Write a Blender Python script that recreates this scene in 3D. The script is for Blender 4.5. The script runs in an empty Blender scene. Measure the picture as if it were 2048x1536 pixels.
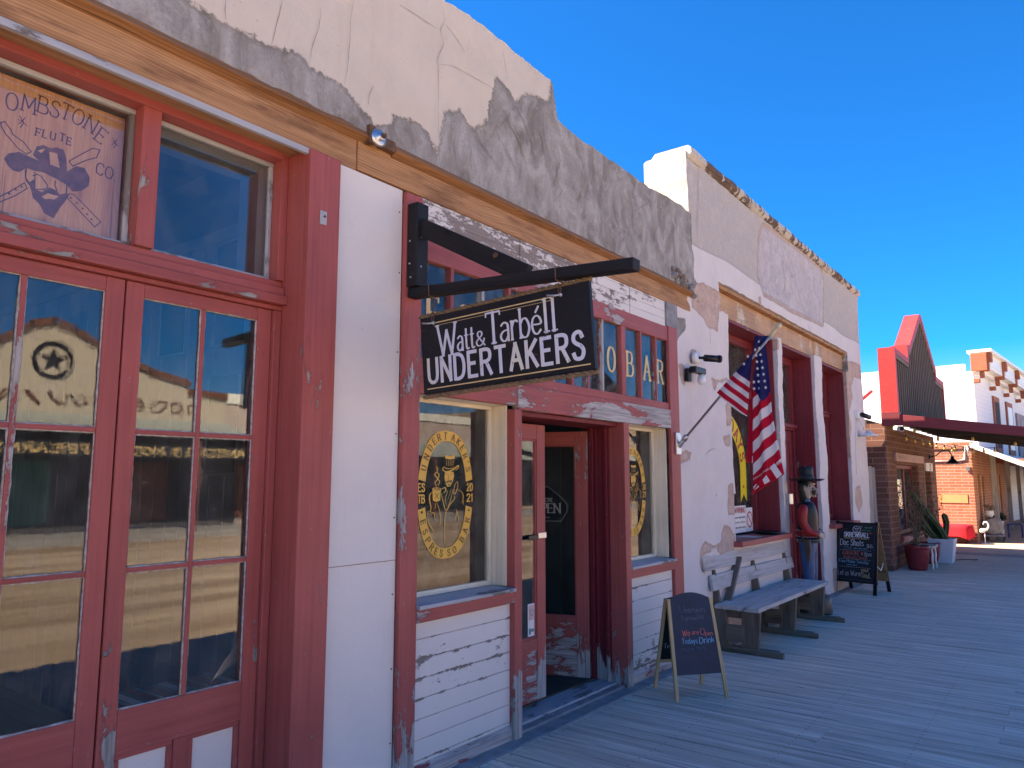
import bpy, bmesh, math, random
from mathutils import Vector, Matrix
random.seed(7)
R = math.radians
scene = bpy.context.scene
# ------------------------------------------------------------------ camera
cam = bpy.data.objects.new('camera', bpy.data.cameras.new('camera'))
scene.collection.objects.link(cam)
cam.location = (0, 0, 1.6)
cam.rotation_euler = (R(90) + math.atan(192 / 1490), 0, R(37.2 - 90))
cam.data.sensor_width = 36
cam.data.lens = 36 * 1490 / 2048
cam.data.clip_end = 2000
cam.data.clip_start = 0.02
scene.camera = cam
# ------------------------------------------------------------------ sky, sun, exposure
SUN = Vector((-0.40, 1.0, 1.05)).normalized()
elev = math.asin(SUN.z)
world = bpy.data.worlds.new('World'); scene.world = world; world.use_nodes = True
wt = world.node_tree
sky = wt.nodes.new('ShaderNodeTexSky'); sky.sky_type = 'NISHITA'; sky.sun_disc = False
sky.sun_elevation = elev; sky.sun_rotation = math.atan2(SUN.x, SUN.y)
sky.altitude = 1400; sky.air_density = 1.0; sky.dust_density = 0.25; sky.ozone_density = 3.0
hs = wt.nodes.new('ShaderNodeHueSaturation'); hs.inputs['Saturation'].default_value = 1.66
bg = wt.nodes['Background']; bg.inputs['Strength'].default_value = 0.072
tn = wt.nodes.new('ShaderNodeMix'); tn.data_type = 'RGBA'; tn.blend_type = 'MULTIPLY'; tn.inputs['Factor'].default_value = 1.0
tn.inputs[7].default_value = (0.74, 0.74, 0.98, 1)      # clear dry desert sky, a deeper blue
wt.links.new(sky.outputs[0], hs.inputs['Color']); wt.links.new(hs.outputs[0], tn.inputs[6]); wt.links.new(tn.outputs[2], bg.inputs[0])
sl = bpy.data.lights.new('sun', 'SUN'); sl.energy = 5.0; sl.angle = R(0.5); sl.color = (1, 0.93, 0.84)
so = bpy.data.objects.new('sun', sl); scene.collection.objects.link(so)
so.rotation_euler = SUN.to_track_quat('Z', 'Y').to_euler()
scene.view_settings.view_transform = 'Standard'; scene.view_settings.look = 'None'
scene.view_settings.exposure = 2.34
scene.view_settings.use_white_balance = True; scene.view_settings.white_balance_temperature = 8300; scene.view_settings.white_balance_tint = 10
# ------------------------------------------------------------------ node helpers
class NT:
    def __init__(s, name, attr='loc'):
        s.m = bpy.data.materials.new(name); s.m.use_nodes = True; s.t = s.m.node_tree
        s.b = s.t.nodes['Principled BSDF']; s.out = s.t.nodes['Material Output']
        s.v = s.attr(attr, 'Vector')
    def put(s, inp, val):
        if hasattr(val, 'is_linked') or isinstance(val, bpy.types.NodeSocket): s.t.links.new(val, inp)
        elif val is not None: inp.default_value = val
    def attr(s, name, o='Fac'):
        n = s.t.nodes.new('ShaderNodeAttribute'); n.attribute_name = name; return n.outputs[o]
    def scl(s, v, k, off=(0, 0, 0)):
        n = s.t.nodes.new('ShaderNodeMapping'); s.put(n.inputs[0], v)
        n.inputs['Scale'].default_value = k if hasattr(k, '__len__') else (k, k, k); n.inputs['Location'].default_value = off
        return n.outputs[0]
    def noise(s, v=None, sc=5, det=5, ro=.55, dist=0):
        n = s.t.nodes.new('ShaderNodeTexNoise'); s.put(n.inputs['Vector'], s.v if v is None else v)
        n.inputs['Scale'].default_value = sc; n.inputs['Detail'].default_value = det
        n.inputs['Roughness'].default_value = ro; n.inputs['Distortion'].default_value = dist
        return n.outputs['Fac']
    def vor(s, v=None, sc=5, o='Distance', feat='F1'):
        n = s.t.nodes.new('ShaderNodeTexVoronoi'); n.feature = feat; s.put(n.inputs['Vector'], s.v if v is None else v)
        n.inputs['Scale'].default_value = sc; return n.outputs[o]
    def math(s, op, a, b=None, c=None):
        n = s.t.nodes.new('ShaderNodeMath'); n.operation = op
        s.put(n.inputs[0], a)
        if b is not None: s.put(n.inputs[1], b)
        if c is not None: s.put(n.inputs[2], c)
        return n.outputs[0]
    def mr(s, v, a, b, c=0., d=1.):
        n = s.t.nodes.new('ShaderNodeMapRange'); s.put(n.inputs[0], v)
        for i, x in enumerate((a, b, c, d)): s.put(n.inputs[i + 1], x)
        return n.outputs[0]
    def mix(s, f, a, b, mode='MIX'):
        n = s.t.nodes.new('ShaderNodeMix'); n.data_type = 'RGBA'; n.blend_type = mode
        s.put(n.inputs['Factor'], f); s.put(n.inputs['A'], col(a)); s.put(n.inputs['B'], col(b))
        return [o for o in n.outputs if o.type == 'RGBA'][0]
    def sep(s, v=None):
        n = s.t.nodes.new('ShaderNodeSeparateXYZ'); s.put(n.inputs[0], s.v if v is None else v); return n.outputs
    def vadd(s, a, b):
        n = s.t.nodes.new('ShaderNodeVectorMath'); n.operation = 'ADD'; s.put(n.inputs[0], a); s.put(n.inputs[1], b); return n.outputs[0]
    def comb(s, a, b, c):
        n = s.t.nodes.new('ShaderNodeCombineXYZ')
        for i, x in enumerate((a, b, c)): s.put(n.inputs[i], x)
        return n.outputs[0]
    def bump(s, h, st=.5, d=.01, nrm=None):
        n = s.t.nodes.new('ShaderNodeBump'); s.put(n.inputs['Height'], h)
        n.inputs['Strength'].default_value = st; n.inputs['Distance'].default_value = d
        if nrm is not None: s.put(n.inputs['Normal'], nrm)
        return n.outputs[0]
    def done(s, colr, rough=.7, nrm=None, metal=0, spec=.35, emit=None, est=0):
        s.put(s.b.inputs['Base Color'], col(colr)); s.put(s.b.inputs['Roughness'], rough)
        s.b.inputs['Metallic'].default_value = metal; s.b.inputs['Specular IOR Level'].default_value = spec
        if nrm is not None: s.put(s.b.inputs['Normal'], nrm)
        if emit: s.b.inputs['Emission Color'].default_value = col(emit); s.b.inputs['Emission Strength'].default_value = est
        return s.m
def col(c):
    return (*c, 1.) if isinstance(c, (tuple, list)) and len(c) == 3 else c
# ------------------------------------------------------------------ materials
def m_paint(name, c, wear=(.3, .28, .26), amt=.3, sc=9., stretch=(.35, 1, 1), low=None, rough=.55, dirt=.25, grain=0.3):
    """painted wood: loc.x runs along the grain; amt = how much paint is gone; low=(z0,z1,extra) more wear low down"""
    n = NT(name)
    v = n.scl(n.v, stretch)
    a = n.noise(v, sc, 9, .68, .3)
    b = n.noise(v, sc * .22, 3, .5)
    f = n.math('MULTIPLY_ADD', b, .55, a)
    if low:
        z = n.sep(n.attr('wp', 'Vector'))[2]
        f = n.math('ADD', f, n.mr(z, low[0], low[1], low[2], 0.))
    th = 1.02 - .5 * amt
    mask = n.mr(f, th - .012, th + .012)
    gv = n.scl(n.v, (2.5, 60, 60))
    g = n.noise(gv, 1, 4, .6)
    wc = n.mix(n.mr(g, .35, .65), tuple(x * .62 for x in wear), tuple(min(1, x * 1.25) for x in wear))
    var = n.noise(None, 1.7, 4, .6)
    pc = n.mix(n.mr(var, .3, .7), tuple(x * (1 - dirt) for x in c), tuple(min(1, x * 1.1) for x in c))
    stk = n.noise(n.scl(n.v, (1.2, 45, 45)), 1, 5, .65)
    pc = n.mix(n.mr(stk, .35, .7, .0, .45), pc, tuple(min(1, x * 1.35 + .02) for x in c))
    spots = n.mr(n.noise(n.scl(n.v, (.5, 1, 1)), 48, 4, .7), .665, .70)
    pc = n.mix(n.math('MULTIPLY', spots, .45), pc, wc)
    edge = n.math('SUBTRACT', n.mr(f, th - .03, th - .012), mask)
    pc = n.mix(n.math('MULTIPLY', edge, .45), pc, tuple(x * .35 for x in c))
    cc = n.mix(mask, pc, wc)
    h = n.math('ADD', n.math('MULTIPLY', mask, -1.), n.math('MULTIPLY_ADD', stk, .5, n.math('MULTIPLY', g, grain)))
    return n.done(cc, n.mr(mask, 0, 1, rough, .85), n.bump(h, .6, .004), spec=.3)
def m_wood(name, c1, c2, dark, knots=1.0, rough=.75, ring=7., bump=.5, weather=0.):
    """bare wood, grain along loc.x"""
    n = NT(name)
    dv = n.noise(n.scl(n.v, (.45, 2.2, 2.2)), 1.6, 3, .5)
    sp_ = n.sep(); kvv = n.comb(n.math('MULTIPLY', sp_[0], .9), n.math('MULTIPLY', n.math('ADD', sp_[1], sp_[2]), 3.2), 0.)
    kv = n.vor(kvv, 1.7); kd = n.mr(kv, .0, .30, 1., 0.)
    w = n.math('ADD', n.math('MULTIPLY', n.math('ADD', n.sep()[1], n.sep()[2]), ring * 100.), n.math('MULTIPLY', dv, 70.))
    w = n.math('ADD', w, n.math('MULTIPLY', n.math('POWER', kd, 2.), 45. * knots))
    s = n.math('MULTIPLY_ADD', n.math('SINE', w), .5, .5)
    fine = n.noise(n.scl(n.v, (4, 190, 190)), 1, 5, .65); mid = n.noise(n.scl(n.v, (1.1, 34, 34), (5, 3, 2)), 1, 4, .6)
    f = n.math('MULTIPLY_ADD', fine, .42, n.math('MULTIPLY_ADD', s, .13, n.math('MULTIPLY', mid, .47)))
    cc = n.mix(n.mr(f, .32, .72), c1, c2)
    blot = n.mr(n.noise(n.scl(n.v, (1, 5, 5)), 1.6, 6, .65), .52, .70)
    cc = n.mix(n.math('MULTIPLY', blot, .5 + weather), cc, dark)
    ck_ = n.mr(n.noise(n.scl(n.v, (.8, 70, 70), (1, 9, 4)), 1, 2, .5), .68, .72); cc = n.mix(n.math('MULTIPLY', ck_, .6), cc, tuple(x * .35 for x in dark))
    kk = n.mr(kv, .05, .10, 1., 0.); k2 = n.mr(kv, .08, .22, .6, 0.)
    cc = n.mix(n.math('MULTIPLY', k2, min(1, knots)), cc, dark)
    cc = n.mix(n.math('MULTIPLY', kk, .85 * min(1, knots)), cc, tuple(x * .4 for x in dark))
    return n.done(cc, rough, n.bump(n.math('MULTIPLY_ADD', ck_, -1., n.math('ADD', fine, mid)), bump, .0025), spec=.25)
def m_flat(name, c, rough=.6, metal=0, var=.12, sc=6, bump=.15, spec=.4, bsc=40):
    n = NT(name)
    a = n.noise(None, sc, 5, .6)
    cc = n.mix(n.mr(a, .3, .7), tuple(x * (1 - var) for x in c), tuple(min(1, x * (1 + var * .6)) for x in c))
    return n.done(cc, rough, n.bump(n.noise(None, bsc, 4, .6), bump, .003), metal, spec)
def m_glass(name, wavy=0., tint=(.92, .95, .95), k=1.0, base=.0, dust=0.02):
    n = NT(name); t = n.t
    fr = t.nodes.new('ShaderNodeFresnel'); fr.inputs['IOR'].default_value = 1.52
    gl = t.nodes.new('ShaderNodeBsdfGlossy'); gl.inputs['Roughness'].default_value = 0.0; gl.inputs['Color'].default_value = (1, 1, 1, 1)
    tr = t.nodes.new('ShaderNodeBsdfTransparent'); tr.inputs['Color'].default_value = col(tint)
    df = t.nodes.new('ShaderNodeBsdfDiffuse'); df.inputs['Color'].default_value = (.6, .58, .55, 1)
    if wavy:
        a = n.noise(n.scl(n.v, (1., 1., .55)), 4.5, 2, .5, .6)
        a2 = n.noise(None, 17, 2, .5, 1.0)
        nb = n.bump(n.math('MULTIPLY_ADD', a2, .12, a), 1., wavy)
        t.links.new(nb, gl.inputs['Normal'])
    f = n.math('MINIMUM', n.math('MULTIPLY_ADD', fr.outputs[0], k, base), 1.)
    mx = t.nodes.new('ShaderNodeMixShader'); t.links.new(f, mx.inputs[0]); t.links.new(tr.outputs[0], mx.inputs[1]); t.links.new(gl.outputs[0], mx.inputs[2])
    dd = n.mr(n.noise(n.scl(n.v, (1, 1, .6)), 9, 8, .75), .45, .85, dust * .4, dust * 3)
    m2 = t.nodes.new('ShaderNodeMixShader'); t.links.new(dd, m2.inputs[0]); t.links.new(mx.outputs[0], m2.inputs[1]); t.links.new(df.outputs[0], m2.inputs[2])
    t.links.new(m2.outputs[0], n.out.inputs[0]); n.m.use_transparent_shadow = True if hasattr(n.m, 'use_transparent_shadow') else None
    return n.m
def m_brick(name, c1, c2, mortar, w=.3, h=.075, msz=.008, bump=.6, off=.5):
    n = NT(name, 'bk'); b = n.t.nodes.new('ShaderNodeTexBrick'); n.put(b.inputs['Vector'], n.v)
    b.inputs['Color1'].default_value = col(c1); b.inputs['Color2'].default_value = col(c2); b.inputs['Mortar'].default_value = col(mortar)
    b.inputs['Scale'].default_value = 1; b.inputs['Brick Width'].default_value = w; b.inputs['Row Height'].default_value = h
    b.inputs['Mortar Size'].default_value = msz; b.inputs['Mortar Smooth'].default_value = .3; b.inputs['Bias'].default_value = -.1
    nz = n.noise(None, 25, 5, .7)
    cc = n.mix(n.mr(nz, .3, .75, 0, .6), b.outputs['Color'], tuple(x * .6 for x in c1))
    cc = n.mix(n.mr(n.noise(None, 1.2, 4, .6), .5, .75, 0, .35), cc, mortar)
    hh = n.math('MULTIPLY_ADD', nz, .4, n.math('MULTIPLY', b.outputs['Fac'], -1.))
    return n.done(cc, .9, n.bump(hh, bump, .006), spec=.15)
RED = (.34, .078, .070)
MT = {}
MT['red'] = m_paint('red paint', RED, amt=.10, sc=8)
MT['redworn'] = m_paint('worn red paint', RED, wear=(.36, .34, .33), amt=.20, sc=8, low=(.05, .7, .22))
MT['redpeel'] = m_paint('peeling red paint', RED, wear=(.40, .38, .37), amt=.50, sc=7, stretch=(.25, 1, 1))
MT['redshaded'] = m_paint('shade darkened red paint', (.17, .018, .028), wear=(.36, .34, .33), amt=.07, sc=7, low=(.05, .35, .28))  # same red paint as the trim, jamb shade put into its colour
MT['sill'] = m_paint('grey sill paint', (.36, .37, .40), wear=(.2, .18, .17), amt=.3, sc=9)
MT['creamwood'] = m_paint('cream painted wood', (.70, .63, .49), amt=.08, sc=9, wear=(.5, .42, .3))
MT['greywood'] = m_wood('weathered grey wood', (.20, .19, .19), (.42, .41, .41), (.11, .10, .095), .7, weather=.2, bump=.8)
MT['benchwood'] = m_wood('grey bench wood', (.30, .28, .27), (.62, .59, .57), (.22, .18, .16), .8, weather=.1, bump=.9)
MT['benchdark'] = m_wood('brown grey post wood', (.10, .075, .055), (.24, .19, .15), (.05, .035, .028), .9, weather=.2)
MT['beam'] = m_wood('raw orange pine', (.24, .11, .050), (.54, .30, .15), (.10, .042, .024), 1.0, ring=5, weather=.3)
MT['beamdark'] = m_wood('dark stained pine', (.17, .07, .03), (.40, .20, .09), (.06, .03, .02), 1.0, ring=6, weather=.2)
MT['blackwood'] = m_wood('black stained wood', (.004, .0045, .006), (.020, .020, .023), (.006, .006, .007), .5, bump=1.0, rough=.6)
MT['newwood'] = m_wood('light pine lath', (.45, .30, .14), (.62, .45, .25), (.28, .17, .08), .4)
MT['slate'] = m_flat('chalkboard', (.009, .024, .055), .55, var=.25, sc=5)
MT['slatedark'] = m_flat('dark chalkboard', (.006, .009, .016), .5, var=.3, sc=5)
MT['black'] = m_flat('black plastic', (.006, .006, .008), .4)
MT['blackpanel'] = m_flat('dark grey display panel', (.018, .022, .028), .8, var=.1)
MT['white'] = m_flat('white plastic', (.75, .75, .74), .4, var=.05)
MT['steel'] = m_flat('galvanised steel', (.55, .56, .58), .35, .9, bsc=60)
MT['alum'] = m_flat('grey pole metal', (.30, .30, .31), .4, .6)
MT['rust'] = m_flat('rusty iron', (.16, .09, .055), .8, .3, var=.5, sc=30)
MT['glass'] = m_glass('clear window glass', 0.00025, k=1.0, dust=.03)
MT['oldglass'] = m_glass('wavy old glass', .00045, k=1.0, dust=.03)
MT['yellow'] = m_flat('yellow vinyl', (.72, .42, .07), .5, var=.05)
MT['inkdark'] = m_flat('dark brown lettering', (.10, .055, .03), .6)
MT['gold'] = m_flat('cream gold lettering', (.68, .50, .24), .6)
MT['chalkw'] = m_flat('white chalk', (.42, .45, .5), .9, var=.4, sc=60)
MT['chalkg'] = m_flat('faint chalk', (.11, .13, .17), .9, var=.5, sc=60)
MT['chalkr'] = m_flat('red chalk', (.62, .16, .13), .9, var=.3, sc=60)
MT['chalkb'] = m_flat('blue chalk', (.18, .45, .68), .9, var=.3, sc=60)
MT['chalkgr'] = m_flat('green chalk', (.08, .40, .25), .9, var=.3, sc=60)
MT['chalkp'] = m_flat('purple chalk', (.20, .10, .20), .9, var=.3, sc=60)
MT['concrete'] = m_flat('grey concrete', (.25, .25, .26), .9, var=.35, sc=9, bump=.5, bsc=90)
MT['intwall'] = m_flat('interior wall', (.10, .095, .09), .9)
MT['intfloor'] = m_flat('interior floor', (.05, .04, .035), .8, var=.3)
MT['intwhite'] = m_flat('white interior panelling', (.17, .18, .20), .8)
MT['paper'] = m_flat('white paper', (.72, .70, .70), .8, var=.05)
MT['pinkpaper'] = m_flat('pink paper', (.60, .42, .40), .8, var=.05)
MT['teal'] = m_flat('teal print', (.05, .22, .22), .7)
MT['inkred'] = m_flat('red print', (.45, .03, .03), .6)
MT['inkblack'] = m_flat('black print', (.02, .02, .02), .6)
MT['rope'] = m_flat('rope', (.21, .14, .08), .9, var=.4, sc=50, bump=.6, bsc=150)
def m_lettering():
    n = NT('worn white lettering')
    a = n.noise(None, 30, 6, .75); b = n.noise(None, 5, 4, .6)
    cc = n.mix(n.mr(b, .35, .6), (.66, .64, .52), (.58, .60, .72))
    cc = n.mix(n.mr(a, .62, .66), cc, (.05, .05, .055))
    return n.done(cc, .7, spec=.3)
MT['letter'] = m_lettering()
def m_signboard():
    n = NT('black painted sign board')
    g = n.noise(n.scl(n.v, (3, 60, 60)), 1, 5, .65); a = n.noise(n.scl(n.v, (1, 3, 3)), 9, 6, .7)
    cc = n.mix(n.mr(a, .64, .70, 0, .8), (.005, .006, .009), (.09, .07, .05))
    return n.done(cc, .5, n.bump(g, .3, .003), spec=.35)
MT['signboard'] = m_signboard()
def m_plaster(name, base, attrs, sc=3., bump=.6, fine=.2):
    """attrs: list of (attribute, colour a, colour b, raggedness, streaky)"""
    n = NT(name); cc = n.mix(n.mr(n.noise(None, sc, 6, .6), .35, .65), tuple(x * .93 for x in base), base)
    st = n.mr(n.noise(n.scl(n.v, (5, 5, .6)), 2, 6, .65), .55, .8, 0, .25)
    cc = n.mix(st, cc, tuple(a * b for a, b in zip(base, (.72, .62, .52))))
    sf = n.mr(n.noise(n.scl(n.v, (1.5, 1.5, .5), (3, 1, 7)), 5, 8, .8), .60, .66, 0, .13); cc = n.mix(sf, cc, tuple(x * .5 for x in base))
    hl = n.mr(n.noise(n.scl(n.v, (14, 14, 1.1), (9, 2, 4)), 3, 5, .7, .5), .69, .71, 0, .30); cc = n.mix(hl, cc, tuple(x * .45 for x in base))
    sp = n.mr(n.noise(None, 45, 3, .6), .68, .73, 0, .55); cc = n.mix(sp, cc, tuple(x * .55 for x in base))
    h = n.math('MULTIPLY', n.noise(None, 7, 5, .6), .5)
    for (at, ca, cb, rag, streak) in attrs:
        d = n.math('ADD', n.attr(at), n.math('MULTIPLY', n.math('SUBTRACT', n.noise(None, 7, 10, .8), .5), rag))
        d = n.math('ADD', d, n.math('MULTIPLY', n.math('SUBTRACT', n.noise(None, 38, 6, .75), .5), rag * .45))
        m = n.mr(d, -.007, .007)
        edge = n.math('MULTIPLY', m, n.mr(d, .004, .03, 1., 0.))
        f = n.noise(n.scl(n.v, (1.5, 1.5, .8)) if streak else n.v, 3.2 if streak else 6, 9, .64, 1.0 if streak else .8)
        c2 = n.mix(n.mr(f, .36, .62), ca, cb)
        c2 = n.mix(n.mr(n.noise(None, 60, 5, .75), .5, .66, 0, .30), c2, tuple(x * .55 for x in ca)); c2 = n.mix(n.mr(n.noise(None, 11, 7, .75), .54, .62, 0, .35), c2, tuple(min(1, x * 1.25) for x in cb))
        c2 = n.mix(n.math('MULTIPLY', edge, .5), c2, tuple(x * .7 for x in ca))
        cc = n.mix(m, cc, c2)
        h = n.math('ADD', h, n.math('MULTIPLY', m, n.math('MULTIPLY_ADD', f, 2.2, -1.6)))
    h = n.math('ADD', h, n.math('MULTIPLY', n.noise(None, 90, 4, .6), fine))
    return n.done(cc, .92, n.bump(h, bump, .018), spec=.15)
MT['stucco'] = m_plaster('cream and cement stucco', (.60, .53, .455), [('pat1', (.20, .18, .16), (.38, .365, .35), .16, True)])
MT['adobe'] = m_plaster('peeling white adobe plaster', (.66, .61, .60), [('pat0', (.45, .41, .385), (.47, .43, .405), .0, False), ('pat1', (.47, .33, .27), (.55, .42, .36), .10, False), ('pat2', (.20, .19, .17), (.32, .31, .30), .07, True), ('pat3b', (.46, .34, .28), (.53, .42, .36), .07, False), ('pat3', (.47, .42, .43), (.56, .515, .53), .04, False)])
MT['crack'] = m_flat('dark crack brown', (.24, .18, .15), .95)  # flat brown for cracks, trowel scratches, the panel joint and plaster crumbs
MT['whitepanel'] = m_plaster('smooth white plaster', (.70, .66, .63), [], 1.4, .3, .15)
def m_siding(name, thr, extra_low, jb=.13, c=(.70, .66, .63), board=.105, z0=0.0, wood=(.22, .19, .17)):
    """white painted boards, paint flaking along board joints (joint positions from world z)"""
    n = NT(name, 'wp'); z = n.sep()[2]
    fr = n.math('FRACT', n.math('DIVIDE', n.math('SUBTRACT', z, z0), board))
    ed = n.math('MINIMUM', fr, n.math('SUBTRACT', 1., fr))          # 0 at joint
    v = n.scl(n.v, (1., 1., 2.6))
    a = n.noise(v, 11, 9, .75); lo = n.noise(n.scl(n.v, (.8, .8, 1.6)), 1.7, 2, .5)
    f = n.math('ADD', n.math('MULTIPLY', a, .9), n.math('MULTIPLY', lo, .75))
    f = n.math('ADD', f, n.mr(ed, 0, .16, jb, 0.))
    f = n.math('ADD', f, n.mr(z, z0, z0 + .3, extra_low, 0.))
    mask = n.mr(f, thr - .01, thr + .01)
    g = n.noise(n.scl(n.v, (4, 60, 110)), 1, 4, .6)
    wc = n.mix(g, tuple(x * .6 for x in wood), tuple(x * 1.5 for x in wood))
    pc = n.mix(n.mr(n.noise(None, 2, 4, .6), .3, .7), tuple(x * .93 for x in c), c)
    pc = n.mix(n.mr(n.noise(n.scl(n.v, (1, 1, 30)), 3, 5, .6), .62, .75, 0, .3), pc, tuple(x * .6 for x in c))
    pc = n.mix(n.math('MULTIPLY', n.mr(ed, .0, .035, 1., 0.), n.mr(n.noise(n.scl(n.v, (1, 1, .3)), 3, 5, .6), .4, .6, .25, .9)), pc, (.16, .10, .08))
    cc = n.mix(mask, pc, wc)
    h = n.math('ADD', n.math('MULTIPLY', mask, -1.), n.mr(ed, 0, .05, -1.2, 0.))
    h = n.math('MULTIPLY_ADD', g, .3, h)
    return n.done(cc, .8, n.bump(h, .7, .004), spec=.2)
MT['siding'] = m_siding('white painted siding', 1.00, .10)
MT['sidingpeel'] = m_siding('badly peeling siding', .875, 0., .03, board=.075, z0=3.0, wood=(.24, .20, .18))
def m_deck():
    n = NT('weathered deck boards')
    br = n.attr('rnd')
    g = n.noise(n.scl(n.v, (1.4, 70, 70)), 1, 6, .65); g2 = n.noise(n.scl(n.v, (.8, 16, 16)), 1, 4, .6, .5)
    f = n.math('MULTIPLY_ADD', g2, .5, n.math('MULTIPLY', g, .5))
    cc = n.mix(n.mr(f, .36, .62), (.32, .26, .215), (.88, .76, .64))
    cc = n.mix(n.math('MULTIPLY', br, .40), cc, (.44, .35, .28))
    bl = n.mr(n.noise(n.scl(n.v, (1, 3, 3)), 1.6, 5, .65), .5, .75, 0, .45); cc = n.mix(bl, cc, (.34, .25, .19))
    cr = n.mr(n.noise(n.scl(n.v, (.7, 55, 55), (3, 7, 1)), 1, 3, .5), .66, .70); cc = n.mix(n.math('MULTIPLY', cr, .7), cc, (.04, .035, .035))
    kn = n.mr(n.vor(n.scl(n.v, (.9, 4, 4)), 1.5), .03, .07, 1, 0); cc = n.mix(n.math('MULTIPLY', kn, .6), cc, (.06, .05, .045))
    p = n.sep(n.attr('wp', 'Vector')); fx = n.math('FRACT', n.math('DIVIDE', n.math('ADD', p[0], 3.2), .138)); fy = n.math('FRACT', n.math('DIVIDE', p[1], .62))
    dx = n.math('MINIMUM', n.math('ABSOLUTE', n.math('SUBTRACT', fx, .22)), n.math('ABSOLUTE', n.math('SUBTRACT', fx, .76))); dd = n.math('ADD', n.math('POWER', n.math('MULTIPLY', dx, .138), 2.), n.math('POWER', n.math('MULTIPLY', n.math('SUBTRACT', fy, .5), .62), 2.))
    nail = n.mr(dd, .000020, .000045, .85, 0.); cc = n.mix(nail, cc, (.05, .035, .03))
    wear = n.mr(n.noise(n.scl(n.attr('wp', 'Vector'), (.5, .5, 1)), .9, 5, .6), .40, .64, 0, .30); cc = n.mix(wear, cc, (.66, .56, .46))
    return n.done(cc, .75, n.bump(n.math('MULTIPLY_ADD', cr, -.8, f), .9, .004), spec=.12)
MT['deck'] = m_deck()
def m_dirt():
    n = NT('tan dirt street'); v = n.scl(n.v, (.10, 1.1, 1))
    a = n.noise(v, .9, 6, .6, .4); b = n.noise(None, 16, 6, .75); c = n.noise(None, 90, 3, .6)
    cc = n.mix(n.mr(a, .38, .62), (.32, .225, .155), (.58, .45, .34))
    cc = n.mix(n.mr(b, .52, .68, 0, .6), cc, (.27, .19, .125)); cc = n.mix(n.mr(c, .6, .7, 0, .4), cc, (.62, .52, .42))
    return n.done(cc, .95, n.bump(n.math('MULTIPLY_ADD', c, .5, b), .7, .02), spec=.1)
MT['dirt'] = m_dirt()
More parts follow.
